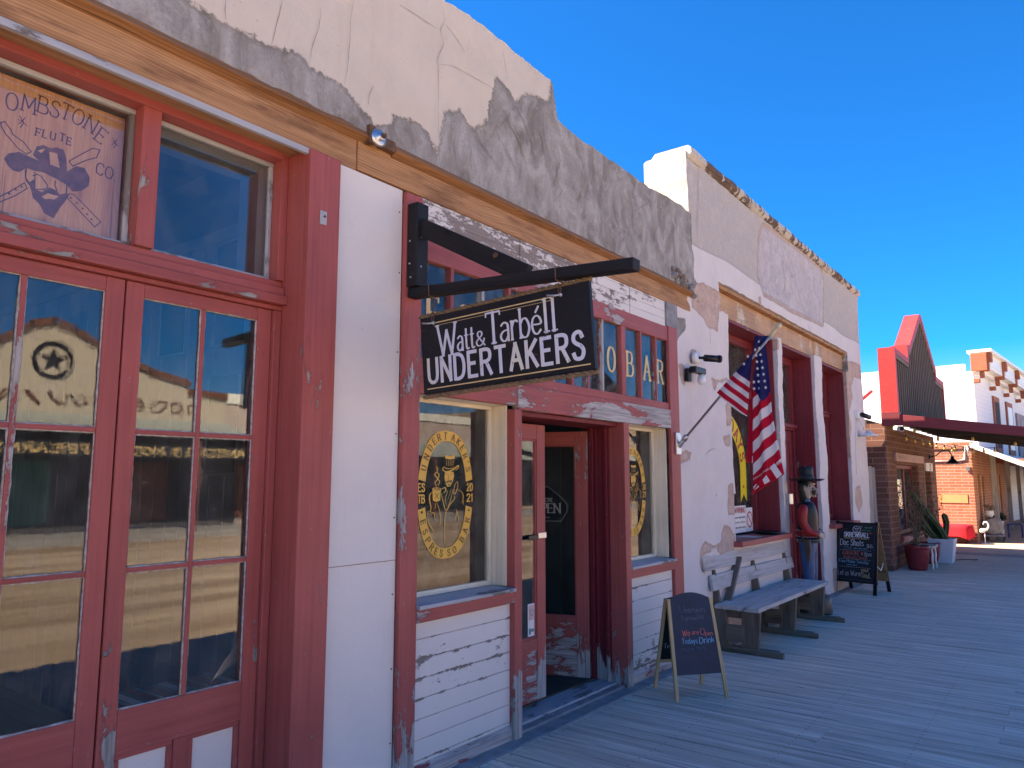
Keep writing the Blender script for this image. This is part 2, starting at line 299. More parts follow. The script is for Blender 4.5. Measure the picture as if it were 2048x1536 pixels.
# ------------------------------------------------------------------ mesh builder
class MB:
    def __init__(s): s.v = []; s.f = []; s.l = []; s.mi = []; s.sm = []; s.rn = []; s.mats = []; s.bk = []
    def mat(s, m):
        m = MT[m] if isinstance(m, str) else m
        if m not in s.mats: s.mats.append(m)
        return s.mats.index(m)
    def add(s, vs, fs, locs=None, m=None, smooth=False, rnd=0.):
        o = len(s.v); vs = [tuple(p) for p in vs]; s.v += vs
        s.l += [tuple(p) for p in (locs or vs)]; s.rn += [rnd] * len(vs)
        i = s.mat(m) if m is not None else 0
        for f in fs: s.f.append([o + k for k in f]); s.mi.append(i); s.sm.append(smooth)
        return s
    def box(s, x0, x1, y0, y1, z0, z1, g=None, m=None, rnd=None):
        vs = [(x, y, z) for x in (x0, x1) for y in (y0, y1) for z in (z0, z1)]
        fs = [(0, 1, 3, 2), (4, 6, 7, 5), (0, 4, 5, 1), (2, 3, 7, 6), (0, 2, 6, 4), (1, 5, 7, 3)]
        o = random.uniform(-20, 20) if g else 0
        if g is None: L = vs
        else:
            ix = 'xyz'.index(g); oth = [k for k in range(3) if k != ix]
            L = [(p[ix] + o, p[oth[0]] + o * .7, p[oth[1]]) for p in vs]
        return s.add(vs, fs, L, m, False, random.random() if rnd is None else rnd)
    def beam(s, a, b, w, h, up=(0, 0, 1), m=None, taper=1.):
        a = Vector(a); b = Vector(b); d = (b - a).normalized(); u = Vector(up); u = (u - d * u.dot(d)).normalized(); r = d.cross(u)
        o = random.uniform(-20, 20); L = (b - a).length; vs = []; ls = []
        for e, (p, k) in enumerate(((a, 1), (b, taper))):
            for i in (-.5, .5):
                for j in (-.5, .5):
                    vs.append(p + r * i * w * k + u * j * h * k); ls.append((e * L + o, i * w + o, j * h))
        return s.add(vs, [(0, 1, 3, 2), (4, 6, 7, 5), (0, 4, 5, 1), (2, 3, 7, 6), (0, 2, 6, 4), (1, 5, 7, 3)], ls, m, False, random.random())
    def prism(s, pts, axis, a, b, m=None, g=None):
        """pts 2D outline in the other two axes (in order), extruded on axis from a to b"""
        ax = 'xyz'.index(axis); n = len(pts)
        def P(q, t):
            c = list(q); c.insert(ax, t); return tuple(c)
        vs = [P(q, a) for q in pts] + [P(q, b) for q in pts]
        fs = [tuple(range(n)), tuple(range(2 * n - 1, n - 1, -1))] + [(i, i + n, (i + 1) % n + n, (i + 1) % n) for i in range(n)]
        L = None
        if g:
            ix = 'xyz'.index(g); oth = [k for k in range(3) if k != ix]; o = random.uniform(-9, 9)
            L = [(p[ix] + o, p[oth[0]] + o, p[oth[1]]) for p in vs]
        return s.add(vs, fs, L, m, False, random.random())
    def tube(s, pts, r, n=8, m=None, cap=True, smooth=True):
        pts = [Vector(p) for p in pts]; k = len(pts); rs = r if hasattr(r, '__len__') else [r] * k
        vs = []; fs = []; pu = None; dist = 0; ls = []
        for i, p in enumerate(pts):
            d = (pts[min(i + 1, k - 1)] - pts[max(i - 1, 0)]).normalized()
            u = pu if pu is not None else (Vector((0, 0, 1)) if abs(d.z) < .9 else Vector((1, 0, 0)))
            u = (u - d * u.dot(d)).normalized(); pu = u; w = d.cross(u)
            if i: dist += (p - pts[i - 1]).length
            for j in range(n):
                a = 2 * math.pi * j / n; vs.append(p + (u * math.cos(a) + w * math.sin(a)) * rs[i]); ls.append((dist, math.cos(a) * rs[i], math.sin(a) * rs[i]))
        for i in range(k - 1):
            for j in range(n): fs.append((i * n + j, i * n + (j + 1) % n, (i + 1) * n + (j + 1) % n, (i + 1) * n + j))
        if cap: fs += [tuple(range(n - 1, -1, -1)), tuple(range((k - 1) * n, k * n))]
        return s.add(vs, fs, ls, m, smooth)
    def lathe(s, prof, c=(0, 0, 0), n=20, m=None, smooth=True, sx=1, sy=1, axis='z'):
        vs = []; k = len(prof); fs = []
        for (r, z) in prof:
            for j in range(n):
                a = 2 * math.pi * j / n; x, y = r * sx * math.cos(a), r * sy * math.sin(a)
                q = {'z': (x, y, z), 'y': (x, z, y), 'x': (z, x, y)}[axis]
                vs.append((c[0] + q[0], c[1] + q[1], c[2] + q[2]))
        for i in range(k - 1):
            for j in range(n): fs.append((i * n + j, i * n + (j + 1) % n, (i + 1) * n + (j + 1) % n, (i + 1) * n + j))
        fs += [tuple(range(n)), tuple(range((k - 1) * n, k * n))]
        return s.add(vs, fs, None, m, smooth)
    def quad(s, a, b, c, d, m=None): return s.add([a, b, c, d], [(0, 1, 2, 3)], None, m)
    def build(s, name, m=None, parent=None, bevel=0., recalc=True, attrs=None):
        me = bpy.data.meshes.new(name)
        org = parent_org(parent) if parent else Vector(base_of(s.v))
        me.from_pydata([Vector(p) - org for p in s.v], [], s.f)
        if not s.mats: me.materials.append(MT[m] if isinstance(m, str) else m)
        else:
            for q in s.mats: me.materials.append(q)
            me.polygons.foreach_set('material_index', s.mi)
        me.polygons.foreach_set('use_smooth', s.sm)
        def at(nm, data, t='FLOAT_VECTOR'):
            a = me.attributes.new(nm, t, 'POINT'); a.data.foreach_set('vector' if t == 'FLOAT_VECTOR' else 'value', [q for p in data for q in p] if t == 'FLOAT_VECTOR' else data)
        at('loc', s.l); at('wp', s.v); at('rnd', s.rn, 'FLOAT')
        for nm, d in (attrs or {}).items(): at(nm, d, 'FLOAT_VECTOR' if hasattr(d[0], '__len__') else 'FLOAT')
        if recalc:
            bm = bmesh.new(); bm.from_mesh(me); bmesh.ops.recalc_face_normals(bm, faces=bm.faces); bm.to_mesh(me); bm.free()
        me.update()
        o = bpy.data.objects.new(name, me); scene.collection.objects.link(o)
        if parent: o.parent = parent; o['_o'] = 0; ORG[o.name] = org
        else: o.location = org; ORG[o.name] = org
        if bevel:
            b = o.modifiers.new('bevel', 'BEVEL'); b.width = bevel; b.segments = 2; b.limit_method = 'ANGLE'; b.angle_limit = R(50)
        if '_o' in o: del o['_o']
        return o
ORG = {}
def parent_org(p): return ORG[p.name]
def base_of(vs):
    xs = [p[0] for p in vs]; ys = [p[1] for p in vs]; zs = [p[2] for p in vs]
    return ((min(xs) + max(xs)) / 2, (min(ys) + max(ys)) / 2, min(zs))
def tag(o, label=None, cat=None, group=None, kind=None):
    for k, v in (('label', label), ('category', cat), ('group', group), ('kind', kind)):
        if v: o[k] = v
    return o
def thing(name, loc, label, cat, group=None):
    o = bpy.data.objects.new(name, None); o.empty_display_size = .1; scene.collection.objects.link(o); o.location = loc
    ORG[o.name] = Vector(loc); return tag(o, label, cat, group)
def sub(name, parent, builder, m=None, bevel=0., label=None, **k):
    o = builder.build(name, m, parent, bevel, **k)
    if label: o['label'] = label
    return o
# ------------------------------------------------------------------ stroke lettering
G = {
'A': (7, '0,0 3.5,10 7,0|1.3,3.5 5.7,3.5'), 'B': (6, '0,0 0,10|~0,10 3.5,10 5,9 5,6.5 3.5,5.4 0,5.4|~0,5.4 4,5.2 6,4 6,1.5 4,0 0,0'),
'C': (6.5, '~6.3,8 5.2,9.7 3.2,10 .8,8.6 0,5 .8,1.4 3.2,0 5.2,.3 6.3,2'), 'D': (6.5, '0,0 0,10|~0,10 3,10 5.6,8.6 6.5,5 5.6,1.4 3,0 0,0'),
'E': (5.5, '0,0 0,10|0,10 5.3,10|0,5.3 4.2,5.3|0,0 5.5,0'), 'F': (5.3, '0,0 0,10|0,10 5.3,10|0,5.3 4,5.3'),
'G': (6.8, '~6.3,8 5.2,9.7 3.2,10 .8,8.6 0,5 .8,1.4 3.2,0 5.4,.4 6.5,2|6.5,2 6.5,4.4 4,4.4'), 'H': (6.5, '0,0 0,10|6.5,0 6.5,10|0,5.2 6.5,5.2'),
'I': (.6, '.3,0 .3,10'), 'J': (4, '~4,10 4,3 3.4,.6 1.8,0 .3,1'), 'K': (6.2, '0,0 0,10|6,10 0,4|2,5.8 6.2,0'), 'L': (5, '0,10 0,0|0,0 5,0'),
'M': (8, '0,0 .6,10 4,2.5 7.4,10 8,0'), 'N': (6.5, '0,0 0,10|0,10 6.5,0|6.5,0 6.5,10'), 'O': (7, '~3.5,10 1,8.7 0,5 1,1.3 3.5,0 6,1.3 7,5 6,8.7 3.5,10'),
'P': (5.8, '0,0 0,10|~0,10 3.6,10 5.6,9 5.6,6 3.6,4.8 0,4.8'), 'Q': (7, '~3.5,10 1,8.7 0,5 1,1.3 3.5,0 6,1.3 7,5 6,8.7 3.5,10|4.2,2.6 7,-1'),
'R': (6.2, '0,0 0,10|~0,10 3.6,10 5.6,9 5.6,6.4 3.6,5.2 0,5.2|3,5.2 6.2,0'), 'S': (5.6, '~5.2,8.2 4.2,9.8 2.4,10 .6,9 .4,7 2,5.7 4.4,4.6 5.6,2.8 4.8,.6 2.8,0 .8,.5 0,2'),
'T': (6.4, '3.2,0 3.2,10|0,10 6.4,10'), 'U': (6.4, '~0,10 0,3.5 .9,.8 3.2,0 5.5,.8 6.4,3.5 6.4,10'), 'V': (6.6, '0,10 3.3,0 6.6,10'),
'W': (9.4, '0,10 2.4,0 4.7,8 7,0 9.4,10'), 'X': (6.4, '0,10 6.4,0|6.4,10 0,0'), 'Y': (6.6, '0,10 3.3,5 6.6,10|3.3,5 3.3,0'), 'Z': (6, '0,10 6,10 0,0 6,0'),
'a': (4.8, '~.5,5.6 2.2,6.5 4,5.8 4.3,4 4.3,0|~4.3,3.8 1.6,3.4 .1,2 .8,.3 2.6,0 4.3,1.6'), 'b': (4.8, '0,0 0,10|~0,4.5 1.4,6.3 3.4,6.2 4.8,3.2 3.6,.3 1.5,0 0,1.5'),
'c': (4.4, '~4.2,5.2 2.8,6.5 1,5.9 0,3.2 1,.5 2.8,0 4.3,1.2'), 'd': (4.8, '4.8,0 4.8,10|~4.8,4.5 3.4,6.3 1.4,6.2 0,3.2 1.2,.3 3.3,0 4.8,1.5'),
'e': (4.6, '~.1,3.5 4.5,3.5 4.2,5.5 2.5,6.5 .7,5.6 0,3.2 .9,.6 2.7,0 4.4,1.2'), 'f': (3.4, '~3.4,9.4 2.2,10 1.3,8.6 1.3,0|0,6.3 3,6.3'),
'g': (4.8, '~4.6,4.6 3.2,6.4 1.2,6 0,3.3 1.2,.5 3.2,.2 4.6,1.8|~4.7,6.4 4.7,-1.5 3.6,-3 1.8,-3 .4,-2'), 'h': (4.6, '0,0 0,10|~0,4.5 1.5,6.2 3.4,6.4 4.5,5 4.5,0'),
'i': (.8, '.4,0 .4,6.4|.4,8.3 .4,9'), 'j': (2, '~1.6,6.4 1.6,-2 .8,-3 -.3,-2.6|1.6,8.3 1.6,9'), 'k': (4.6, '0,0 0,10|4.2,6.4 0,2.6|1.6,4 4.6,0'), 'l': (.8, '.4,0 .4,10'),
'm': (7.4, '0,0 0,6.4|~0,4.5 1.2,6.2 2.8,6.3 3.6,5 3.6,0|~3.6,4.5 5,6.2 6.6,6.3 7.4,5 7.4,0'), 'n': (4.5, '0,0 0,6.4|~0,4.5 1.5,6.2 3.3,6.4 4.4,5 4.4,0'),
'o': (4.8, '~2.4,6.5 .6,5.6 0,3.2 .6,.8 2.4,0 4.2,.8 4.8,3.2 4.2,5.6 2.4,6.5'), 'p': (4.8, '0,-3 0,6.4|~0,4.5 1.4,6.3 3.4,6.2 4.8,3.2 3.6,.3 1.5,0 0,1.5'),
'q': (4.8, '4.8,-3 4.8,6.4|~4.8,4.5 3.4,6.3 1.4,6.2 0,3.2 1.2,.3 3.3,0 4.8,1.5'), 'r': (3.2, '0,0 0,6.4|~0,4 1,5.9 2.2,6.5 3.2,6'),
's': (3.8, '~3.5,5.4 2.2,6.5 .5,5.8 .4,4.3 2,3.4 3.6,2.4 3.5,.7 2,0 0,1'), 't': (3.2, '~1.4,9 1.4,1.4 2.2,.1 3.3,.4|0,6.3 3,6.3'), 'u': (4.5, '~0,6.4 0,1.6 1,.1 2.8,.2 4.4,2|4.4,6.4 4.4,0'),
'v': (4.4, '0,6.4 2.2,0 4.4,6.4'), 'w': (6.6, '0,6.4 1.7,0 3.3,5.5 5,0 6.6,6.4'), 'x': (4.2, '0,6.4 4.2,0|4.2,6.4 0,0'), 'y': (4.4, '0,6.4 2.3,.2|4.4,6.4 1.4,-3'), 'z': (4, '0,6.4 4,6.4 0,0 4,0'),
'é': (4.6, '~.1,3.5 4.5,3.5 4.2,5.5 2.5,6.5 .7,5.6 0,3.2 .9,.6 2.7,0 4.4,1.2|2.2,7.8 3.8,9.6'),
'&': (6.6, '~6.4,0 3.4,4 1.3,7 1.4,9.2 3,10 4.4,9 4.2,7 1,4.2 0,2.4 .8,.4 2.8,0 5,1.4 6.2,4.4'), "'": (.8, '.5,10 .3,7.6'), '.': (.8, '.2,.1 .7,.1'), '_': (5, '0,.1 1.6,.1|2.6,.1 4.2,.1'),
'0': (5.4, '~2.7,10 .6,8.6 0,5 .6,1.4 2.7,0 4.8,1.4 5.4,5 4.8,8.6 2.7,10'), '1': (2.2, '0,8 1.6,10 1.6,0'), '2': (5.2, '~.2,7.8 1,9.6 2.8,10 4.8,8.8 4.6,6.4 0,0|0,0 5.2,0'),
'3': (5, '~.2,8.6 1.8,10 4.2,9.4 4.4,6.8 2,5.3|~2,5.3 4.8,4.6 5,1.6 3,0 .8,.3 0,1.6'), '6': (5.2, '~4.6,9 3,10 .8,8 0,4 .8,.9 2.6,0 4.8,1 5.2,3.4 3.6,5.6 1.4,5 .2,3.4'),
'8': (5, '~2.5,5.4 .6,6.6 .6,9 2.5,10 4.4,9 4.4,6.6 2.5,5.4 .2,3.8 .2,1.2 2.5,0 4.8,1.2 4.8,3.8 2.5,5.4'), '$': (5.6, '~5.2,8 4,9.3 2.4,9.4 .6,8.6 .6,6.6 4.8,4 5,2 3.6,.6 1.6,.6 0,2|2.8,-.6 2.8,10.6'),
'~': (9, '~0,1 .8,5 1.6,1 2.4,4 3,0 4,6 4.8,1 5.6,4 6.4,.6 7.4,5 8.2,1 9,3'), '@': (6, '~4.4,3 3,2.6 2,4 2.4,6 4,6.4 4.6,3 6,3.6 6,7 4,9 1.4,8.4 0,5 1,1.4 3.6,.6 5.4,1.4'), '-': (3.4, '.2,4 3.2,4'), '/': (4, '0,0 4,10'), '"': (2, '.2,10 .2,7.6|1.8,10 1.8,7.6'), '!': (.8, '.4,10 .4,3|.4,.8 .4,.2')}
def catmull(P, k=5):
    if len(P) < 3: return P
    closed = (abs(P[0][0] - P[-1][0]) + abs(P[0][1] - P[-1][1])) < 1e-6
    out = []
    for i in range(len(P) - 1):
        p0 = P[i - 1] if i else (P[-2] if closed else P[0]); p1 = P[i]; p2 = P[i + 1]
        p3 = P[i + 2] if i + 2 < len(P) else (P[1] if closed else P[-1])
        for j in range(k):
            t = j / k
            out.append(tuple(.5 * (2 * b + (c - a) * t + (2 * a - 5 * b + 4 * c - d) * t * t + (3 * b - a - 3 * c + d) * t ** 3) for a, b, c, d in zip(p0, p1, p2, p3)))
    out.append(P[-1]); return out
def text_strokes(s, h, wf=1., track=1.6, serif=0., jitter=0.):
    """returns (list of (points, smooth)), total width); unit: metres"""
    k = h / 10.; x = 0; out = []
    for ch in s:
        if ch == ' ': x += 4 * wf; continue
        if ch not in G: continue
        w, d = G[ch]; dy = random.uniform(-jitter, jitter)
        for st in d.split('|'):
            sm = st[0] == '~'; P = [tuple(float(q) for q in p.split(',')) for p in st.lstrip('~').split()]
            Q = catmull(P) if sm else P
            out.append(([((x + p[0] * wf) * k, (p[1] + dy) * k) for p in Q], sm))
            if serif and ch not in "&.'_":
                for e, f in ((P[0], P[1]), (P[-1], P[-2])):
                    dx, dy2 = e[0] - f[0], e[1] - f[1]
                    if abs(dy2) > abs(dx) * 1.1 and (abs(e[1]) < .2 or abs(e[1] - 10) < .2 or abs(e[1] - 6.4) < .2) and not sm:
                        out.append(([((x + e[0] * wf - serif) * k, (e[1]) * k), ((x + e[0] * wf + serif) * k, (e[1]) * k)], 'serif'))
                    elif abs(dx) > abs(dy2) and not sm and ch in 'EFTLZ':
                        sgn = -1 if e[1] > 5 else 1
                        if e[0] > .3 or ch == 'T': out.append(([((x + e[0] * wf) * k, e[1] * k), ((x + e[0] * wf) * k, (e[1] + sgn * serif * 1.1) * k)], 'serif'))
        x += (w * wf) + track
    return out, (x - track) * k
def ribbons(mb, strokes, fn, thick, thin=None, m=None, lift=.0006):
    """fn(u,v,w)->3D point; w = lift out of the surface"""
    thin = thin or thick; e = 0
    def wid(dx, dy):
        l = math.hypot(dx, dy) or 1; a = abs(dy / l); return (thin + (thick - thin) * a ** 1.5) / 2
    for P, sm in strokes:
        tk = thin if sm == 'serif' else None
        segs = [P] if sm is True else [P[i:i + 2] for i in range(len(P) - 1)]
        for S in segs:
            e = (e + 1) % 12; w = lift * (1 + e * .3); vs = []
            for i, p in enumerate(S):
                a = S[max(i - 1, 0)]; b = S[min(i + 1, len(S) - 1)]; dx, dy = b[0] - a[0], b[1] - a[1]; l = math.hypot(dx, dy) or 1
                hw = tk / 2 if tk else wid(dx, dy); ex = 0
                if i == 0: ex = -hw * .75
                if i == len(S) - 1: ex = hw * .75
                q = (p[0] + dx / l * ex, p[1] + dy / l * ex)
                vs += [fn(q[0] - dy / l * hw, q[1] + dx / l * hw, w), fn(q[0] + dy / l * hw, q[1] - dx / l * hw, w)]
            n = len(S); mb.add(vs, [(2 * i, 2 * i + 1, 2 * i + 3, 2 * i + 2) for i in range(n - 1)], None, m)
def plane_fn(o, u, v, n):
    o, u, v, n = Vector(o), Vector(u).normalized(), Vector(v).normalized(), Vector(n).normalized()
    return lambda a, b, w: o + u * a + v * b + n * w
def write(mb, s, h, o, u, v, n, thick, thin=None, wf=1., track=1.6, serif=0., m=None, width=None, jitter=0., center=False):
    st, w = text_strokes(s, h, wf, track, serif, jitter)
    if width:
        k = width / w; st = [([(p[0] * k, p[1]) for p in P], q) for P, q in st]; w = width
    if center: o = Vector(o) - Vector(u).normalized() * w / 2
    ribbons(mb, st, plane_fn(o, u, v, n), thick, thin, m)
# 2D helpers
def seg_d(px, py, ax, ay, bx, by):
    dx, dy = bx - ax, by - ay; t = max(0, min(1, ((px - ax) * dx + (py - ay) * dy) / (dx * dx + dy * dy + 1e-12)))
    return math.hypot(px - ax - t * dx, py - ay - t * dy)
def sdf(px, py, poly):
    d = 1e9; ins = False; n = len(poly)
    for i in range(n):
        ax, ay = poly[i]; bx, by = poly[(i + 1) % n]; d = min(d, seg_d(px, py, ax, ay, bx, by))
        if (ay > py) != (by > py) and px < (bx - ax) * (py - ay) / (by - ay) + ax: ins = not ins
    return d if ins else -d
def fastsdf(px, py, polys):
    best = -.5
    for bb, poly in polys:
        if bb[0] - .15 < px < bb[1] + .15 and bb[2] - .15 < py < bb[3] + .15: best = max(best, sdf(px, py, poly))
    return best
def prep(polys): return [((min(p[0] for p in q), max(p[0] for p in q), min(p[1] for p in q), max(p[1] for p in q)), q) for q in polys]
def cuts(a, b, step, extra=()):
    xs = sorted(set([a, b] + [e for e in extra if a < e < b])); out = []
    for i in range(len(xs) - 1):
        n = max(1, int(round((xs[i + 1] - xs[i]) / step))); out += [xs[i] + (xs[i + 1] - xs[i]) * j / n for j in range(n)]
    return out + [xs[-1]]
def ribbon3(mb, pts, w, fn, m, lift=.003, taper=True):
    P = catmull(pts, 4); n = len(P); vs = []
    for i, p in enumerate(P):
        a = P[max(i - 1, 0)]; b = P[min(i + 1, n - 1)]; dx, dy = b[0] - a[0], b[1] - a[1]; l = math.hypot(dx, dy) or 1
        hw = w / 2 * ((1 - abs(2 * i / (n - 1) - 1) ** 3) * random.uniform(.5, 1.2) + .15)
        j = random.uniform(-w, w) * .6
        vs += [fn(p[0] - dy / l * (hw + j), p[1] + dx / l * (hw + j), lift), fn(p[0] + dy / l * (hw - j), p[1] - dx / l * (hw - j), lift)]
    mb.add(vs, [(2 * i, 2 * i + 1, 2 * i + 3, 2 * i + 2) for i in range(n - 1)], None, m)
MT['farpave'] = m_flat('tan pavement', (.42, .34, .25), .9, var=.2, sc=3, bump=.3)
MT['patchorange'] = m_flat('faded orange paint', (.62, .30, .14), .8)
MT['orangewood'] = m_paint('ochre door', (.34, .16, .05), amt=.1)
MT['redcloth'] = m_flat('bright red cloth', (.62, .012, .03), .8, var=.1, bump=.2)
MT['bluemetal'] = m_flat('blue painted metal', (.02, .05, .25), .4)
MT['rustpaint'] = m_flat('rust red paint', (.32, .095, .05), .7)
MT['beige'] = m_flat('beige stucco', (.56, .485, .39), .9, var=.08, sc=2)
MT['pinkwall'] = m_flat('dusty pink stucco', (.50, .40, .36), .9, var=.08, sc=2)
MT['whitewall'] = m_flat('whitewashed parapet', (.82, .82, .76), .9, var=.08, sc=2)
MT['poster'] = m_flat('dull wall sign', (.30, .24, .26), .7, var=.4, sc=2)
MT['clapblue'] = m_flat('pale blue glass panels', (.35, .50, .62), .3, var=.3, sc=1.2)
MT['brickpale'] = m_brick('pale brick', (.42, .30, .20), (.52, .38, .26), (.55, .5, .42), .40, .12, .012)
n_ = NT('white clapboard'); z_ = n_.sep(n_.attr('wp', 'Vector'))[2]; f_ = n_.math('FRACT', n_.math('MULTIPLY', z_, 6.5))
MT['clapboard'] = n_.done(n_.mix(n_.mr(f_, 0, .12, .5, 0.), (.74, .76, .80), (.35, .37, .42)), .7, n_.bump(f_, .5, .02))
MT['starw'] = m_flat('white embroidery', (.70, .68, .70), .9); MT['flagfin'] = m_flat('aged gold finial', (.55, .50, .32), .35, .2)
MT['redkick'] = m_paint('mostly stripped red board', (.30, .06, .06), wear=(.42, .38, .37), amt=.72, sc=9, stretch=(.25, 1, 1))
MT['brownink'] = m_flat('brown painted ornament', (.16, .06, .035), .8)
# ------------------------------------------------------------------ grid wall with openings
from mathutils import noise as mn
def nz(x, y, z=0, s=1.): return mn.noise(Vector((x * s, y * s, z * s)))
def wall(mb, x0, x1, z0, z1, y, thick, step, holes=(), top=None, jit=.006, wob=.006, m=None, xf=None, patf=None, edge=.008):
    ex = [h[0] for h in holes] + [h[1] for h in holes]; ez = [h[2] for h in holes] + [h[3] for h in holes]
    xs = cuts(x0, x1, step, ex); zs = cuts(z0, z1, step, ez); nx, nz_ = len(xs), len(zs)
    keep = [[not any(h[0] - 1e-6 <= (xs[i] + xs[i + 1]) / 2 <= h[1] and h[2] <= (zs[j] + zs[j + 1]) / 2 <= h[3] for h in holes) for j in range(nz_ - 1)] for i in range(nx - 1)]
    vs = []; base = len(mb.v); P = []
    for i, x in enumerate(xs):
        for j, z in enumerate(zs):
            ad = [keep[a][b] for a in (i - 1, i) for b in (j - 1, j) if 0 <= a < nx - 1 and 0 <= b < nz_ - 1]
            bd = not all(ad) or len(ad) < 4
            zz = z
            if top: zz = z0 + (z - z0) * (top(x) - z0) / (z1 - z0)
            jx = jz = 0
            if bd:
                jx = nz(x, zz, 3, 9) * edge + nz(x, zz, 5, 30) * edge * .7; jz = nz(x, zz, 8, 9) * edge + nz(x, zz, 1, 30) * edge * .7
            yy = y + nz(x, zz, 0, 1.3) * wob + nz(x, zz, 0, 7) * jit * .5
            p = (x + jx, yy, zz + jz); P.append(p); vs.append(p)
    n = len(vs); back = [(p[0], y + thick, p[2]) for p in vs]
    idx = lambda i, j: i * nz_ + j; fs = []
    for i in range(nx - 1):
        for j in range(nz_ - 1):
            if not keep[i][j]: continue
            fs.append((idx(i, j), idx(i + 1, j), idx(i + 1, j + 1), idx(i, j + 1)))
            for (a, b, di, dj) in ((idx(i, j), idx(i + 1, j), 0, -1), (idx(i + 1, j), idx(i + 1, j + 1), 1, 0), (idx(i + 1, j + 1), idx(i, j + 1), 0, 1), (idx(i, j + 1), idx(i, j), -1, 0)):
                q = (i + di, j + dj)
                if not (0 <= q[0] < nx - 1 and 0 <= q[1] < nz_ - 1) or not keep[q[0]][q[1]]: fs.append((a, a + n, b + n, b))
    fs += [(idx(0, 0) + n, idx(nx - 1, 0) + n, idx(nx - 1, nz_ - 1) + n, idx(0, nz_ - 1) + n)] if not holes and not top else []
    mb.add(vs + back, fs, None, m, False)
    return mb
def ATT(mb, names_polys):
    out = {}
    for nm, pf in names_polys.items():
        pf2 = prep(pf) if not callable(pf) else None
        out[nm] = [float(pf(p[0], p[2])) if pf2 is None else fastsdf(p[0], p[2], pf2) for p in mb.v]
    return out
F0 = 2.95
# ================================================================== OLD STOREFRONT BUILDING (left and middle)
front = thing('storefront_building', (3.0, 3.1, 0), 'cream and bare cement storefront building with red doors, raw timber lintel and stepped parapet', 'building')
def top2(x):
    t = 4.57 + nz(x, 0, 2, 1.5) * .02
    b = 4.26 + nz(x, 0, 5, 1.5) * .03 + max(0, (4.62 - x)) * .18
    k = max(0, min(1, (x - 4.37) / .05)); k = k * k * (3 - 2 * k)
    return t * (1 - k) + b * k
pw = MB(); wall(pw, -2.2, 6.84, 3.46, 4.6, F0 - .02, .32, .03, top=top2, edge=.012, wob=.012, jit=.010, m='stucco')
cem = [[(1.159,3.544),(1.519,3.658),(1.598,3.644),(1.707,3.653),(1.875,3.653),(2.064,3.684),(2.120,3.685),(2.191,3.654),(2.353,3.655),(2.435,3.627),(2.573,3.563),(2.614,3.522),(2.747,3.575),(2.757,3.627),(2.882,3.665),(3.028,3.637),(3.112,3.553),(3.140,3.668),(3.178,3.834),(3.339,3.914),(3.378,3.880),(3.457,3.830),(3.594,3.953),(3.645,4.164),(3.677,4.278),(3.759,4.272),(3.918,4.198),(3.959,4.286),(4.128,4.349),(4.314,4.382),(4.356,4.610)] + [(7.5, 6.0), (7.5, 3.0), (-3, 3.0), (-3, 4.02), (-1.5, 3.98), (0, 4.0), (.9, 3.96)]]
cem[0] = [p for p in cem[0] if not (p[0] < 1.3 and 3.3 < p[1] < 3.9)]
pfn = lambda a, b, w: (a, F0 - .026 - w, b)
CRK = [[(2.441,4.164),(2.425,4.043),(2.423,3.930),(2.415,3.781),(2.396,3.652)], [(3.121,4.538),(3.159,4.428),(3.125,4.333),(3.153,4.257),(3.103,4.143),(3.113,4.021),(3.115,3.746),(3.127,3.553),(3.126,3.466)], [(3.159,4.403),(3.260,4.363),(3.354,4.303)], [(3.103,4.105),(3.263,4.161),(3.413,4.171),(3.633,4.188)], [(2.232,4.017),(2.219,3.881),(2.187,3.780),(2.178,3.702)], [(2.594,3.740),(2.568,3.672),(2.563,3.614)],
       [(1.707,3.761),(1.703,3.709),(1.711,3.663)], [(1.998,3.921),(1.979,3.804),(1.948,3.655)], [(2.770,4.321),(2.963,4.325),(3.099,4.333)], [(3.738,4.532),(3.771,4.419),(3.804,4.306)]]
for c in CRK: ribbon3(pw, c, .0026, pfn, 'crack')
TRO = [[(3.750,4.085),(3.826,4.004),(3.960,3.885),(4.029,3.724)], [(3.677,3.903),(3.783,3.806),(3.870,3.726),(3.910,3.663)], [(3.893,4.159),(3.984,4.096),(4.077,3.957),(4.135,3.789)], [(3.525,3.751),(3.636,3.698),(3.751,3.623)], [(4.162,4.137),(4.222,4.012),(4.282,3.825)], [(3.826,4.117),(3.815,4.056),(3.761,3.999),(3.676,3.910)], [(3.428,3.715),(3.416,3.606),(3.440,3.511)], [(5.106,3.658),(5.119,3.563),(5.226,3.459)], [(5.582,3.897),(5.807,4.036),(6.004,4.133)], [(6.157,4.010),(5.987,3.814),(5.899,3.609)], [(6.546,4.102),(6.269,3.814),(6.132,3.574)], [(5.372,3.835),(5.470,3.743),(5.638,3.562)], [(3.915,3.601),(3.948,3.711),(3.960,3.771)], [(4.452,3.975),(4.397,3.834),(4.422,3.752)]]
for c in TRO: ribbon3(pw, c, .0048, pfn, 'crack')

sub('parapet_wall', front, pw, recalc=False, attrs=ATT(pw, {'pat1': cem}))
# broken plaster lump where the parapet meets the neighbour
b = MB()
for k in range(46):
    t = random.random(); x = 6.35 + .5 * t; z = 3.56 - .13 * t + random.uniform(-.06, .06); r = random.uniform(.012, .035)
    b.lathe([(0, -r), (r, -r * .3), (r * .9, r * .5), (0, r)], (x, F0 - .03 + random.uniform(-.01, .02), z), 6, 'crack' if random.random() < .45 else 'concrete', smooth=False)
sub('broken_plaster', front, b)
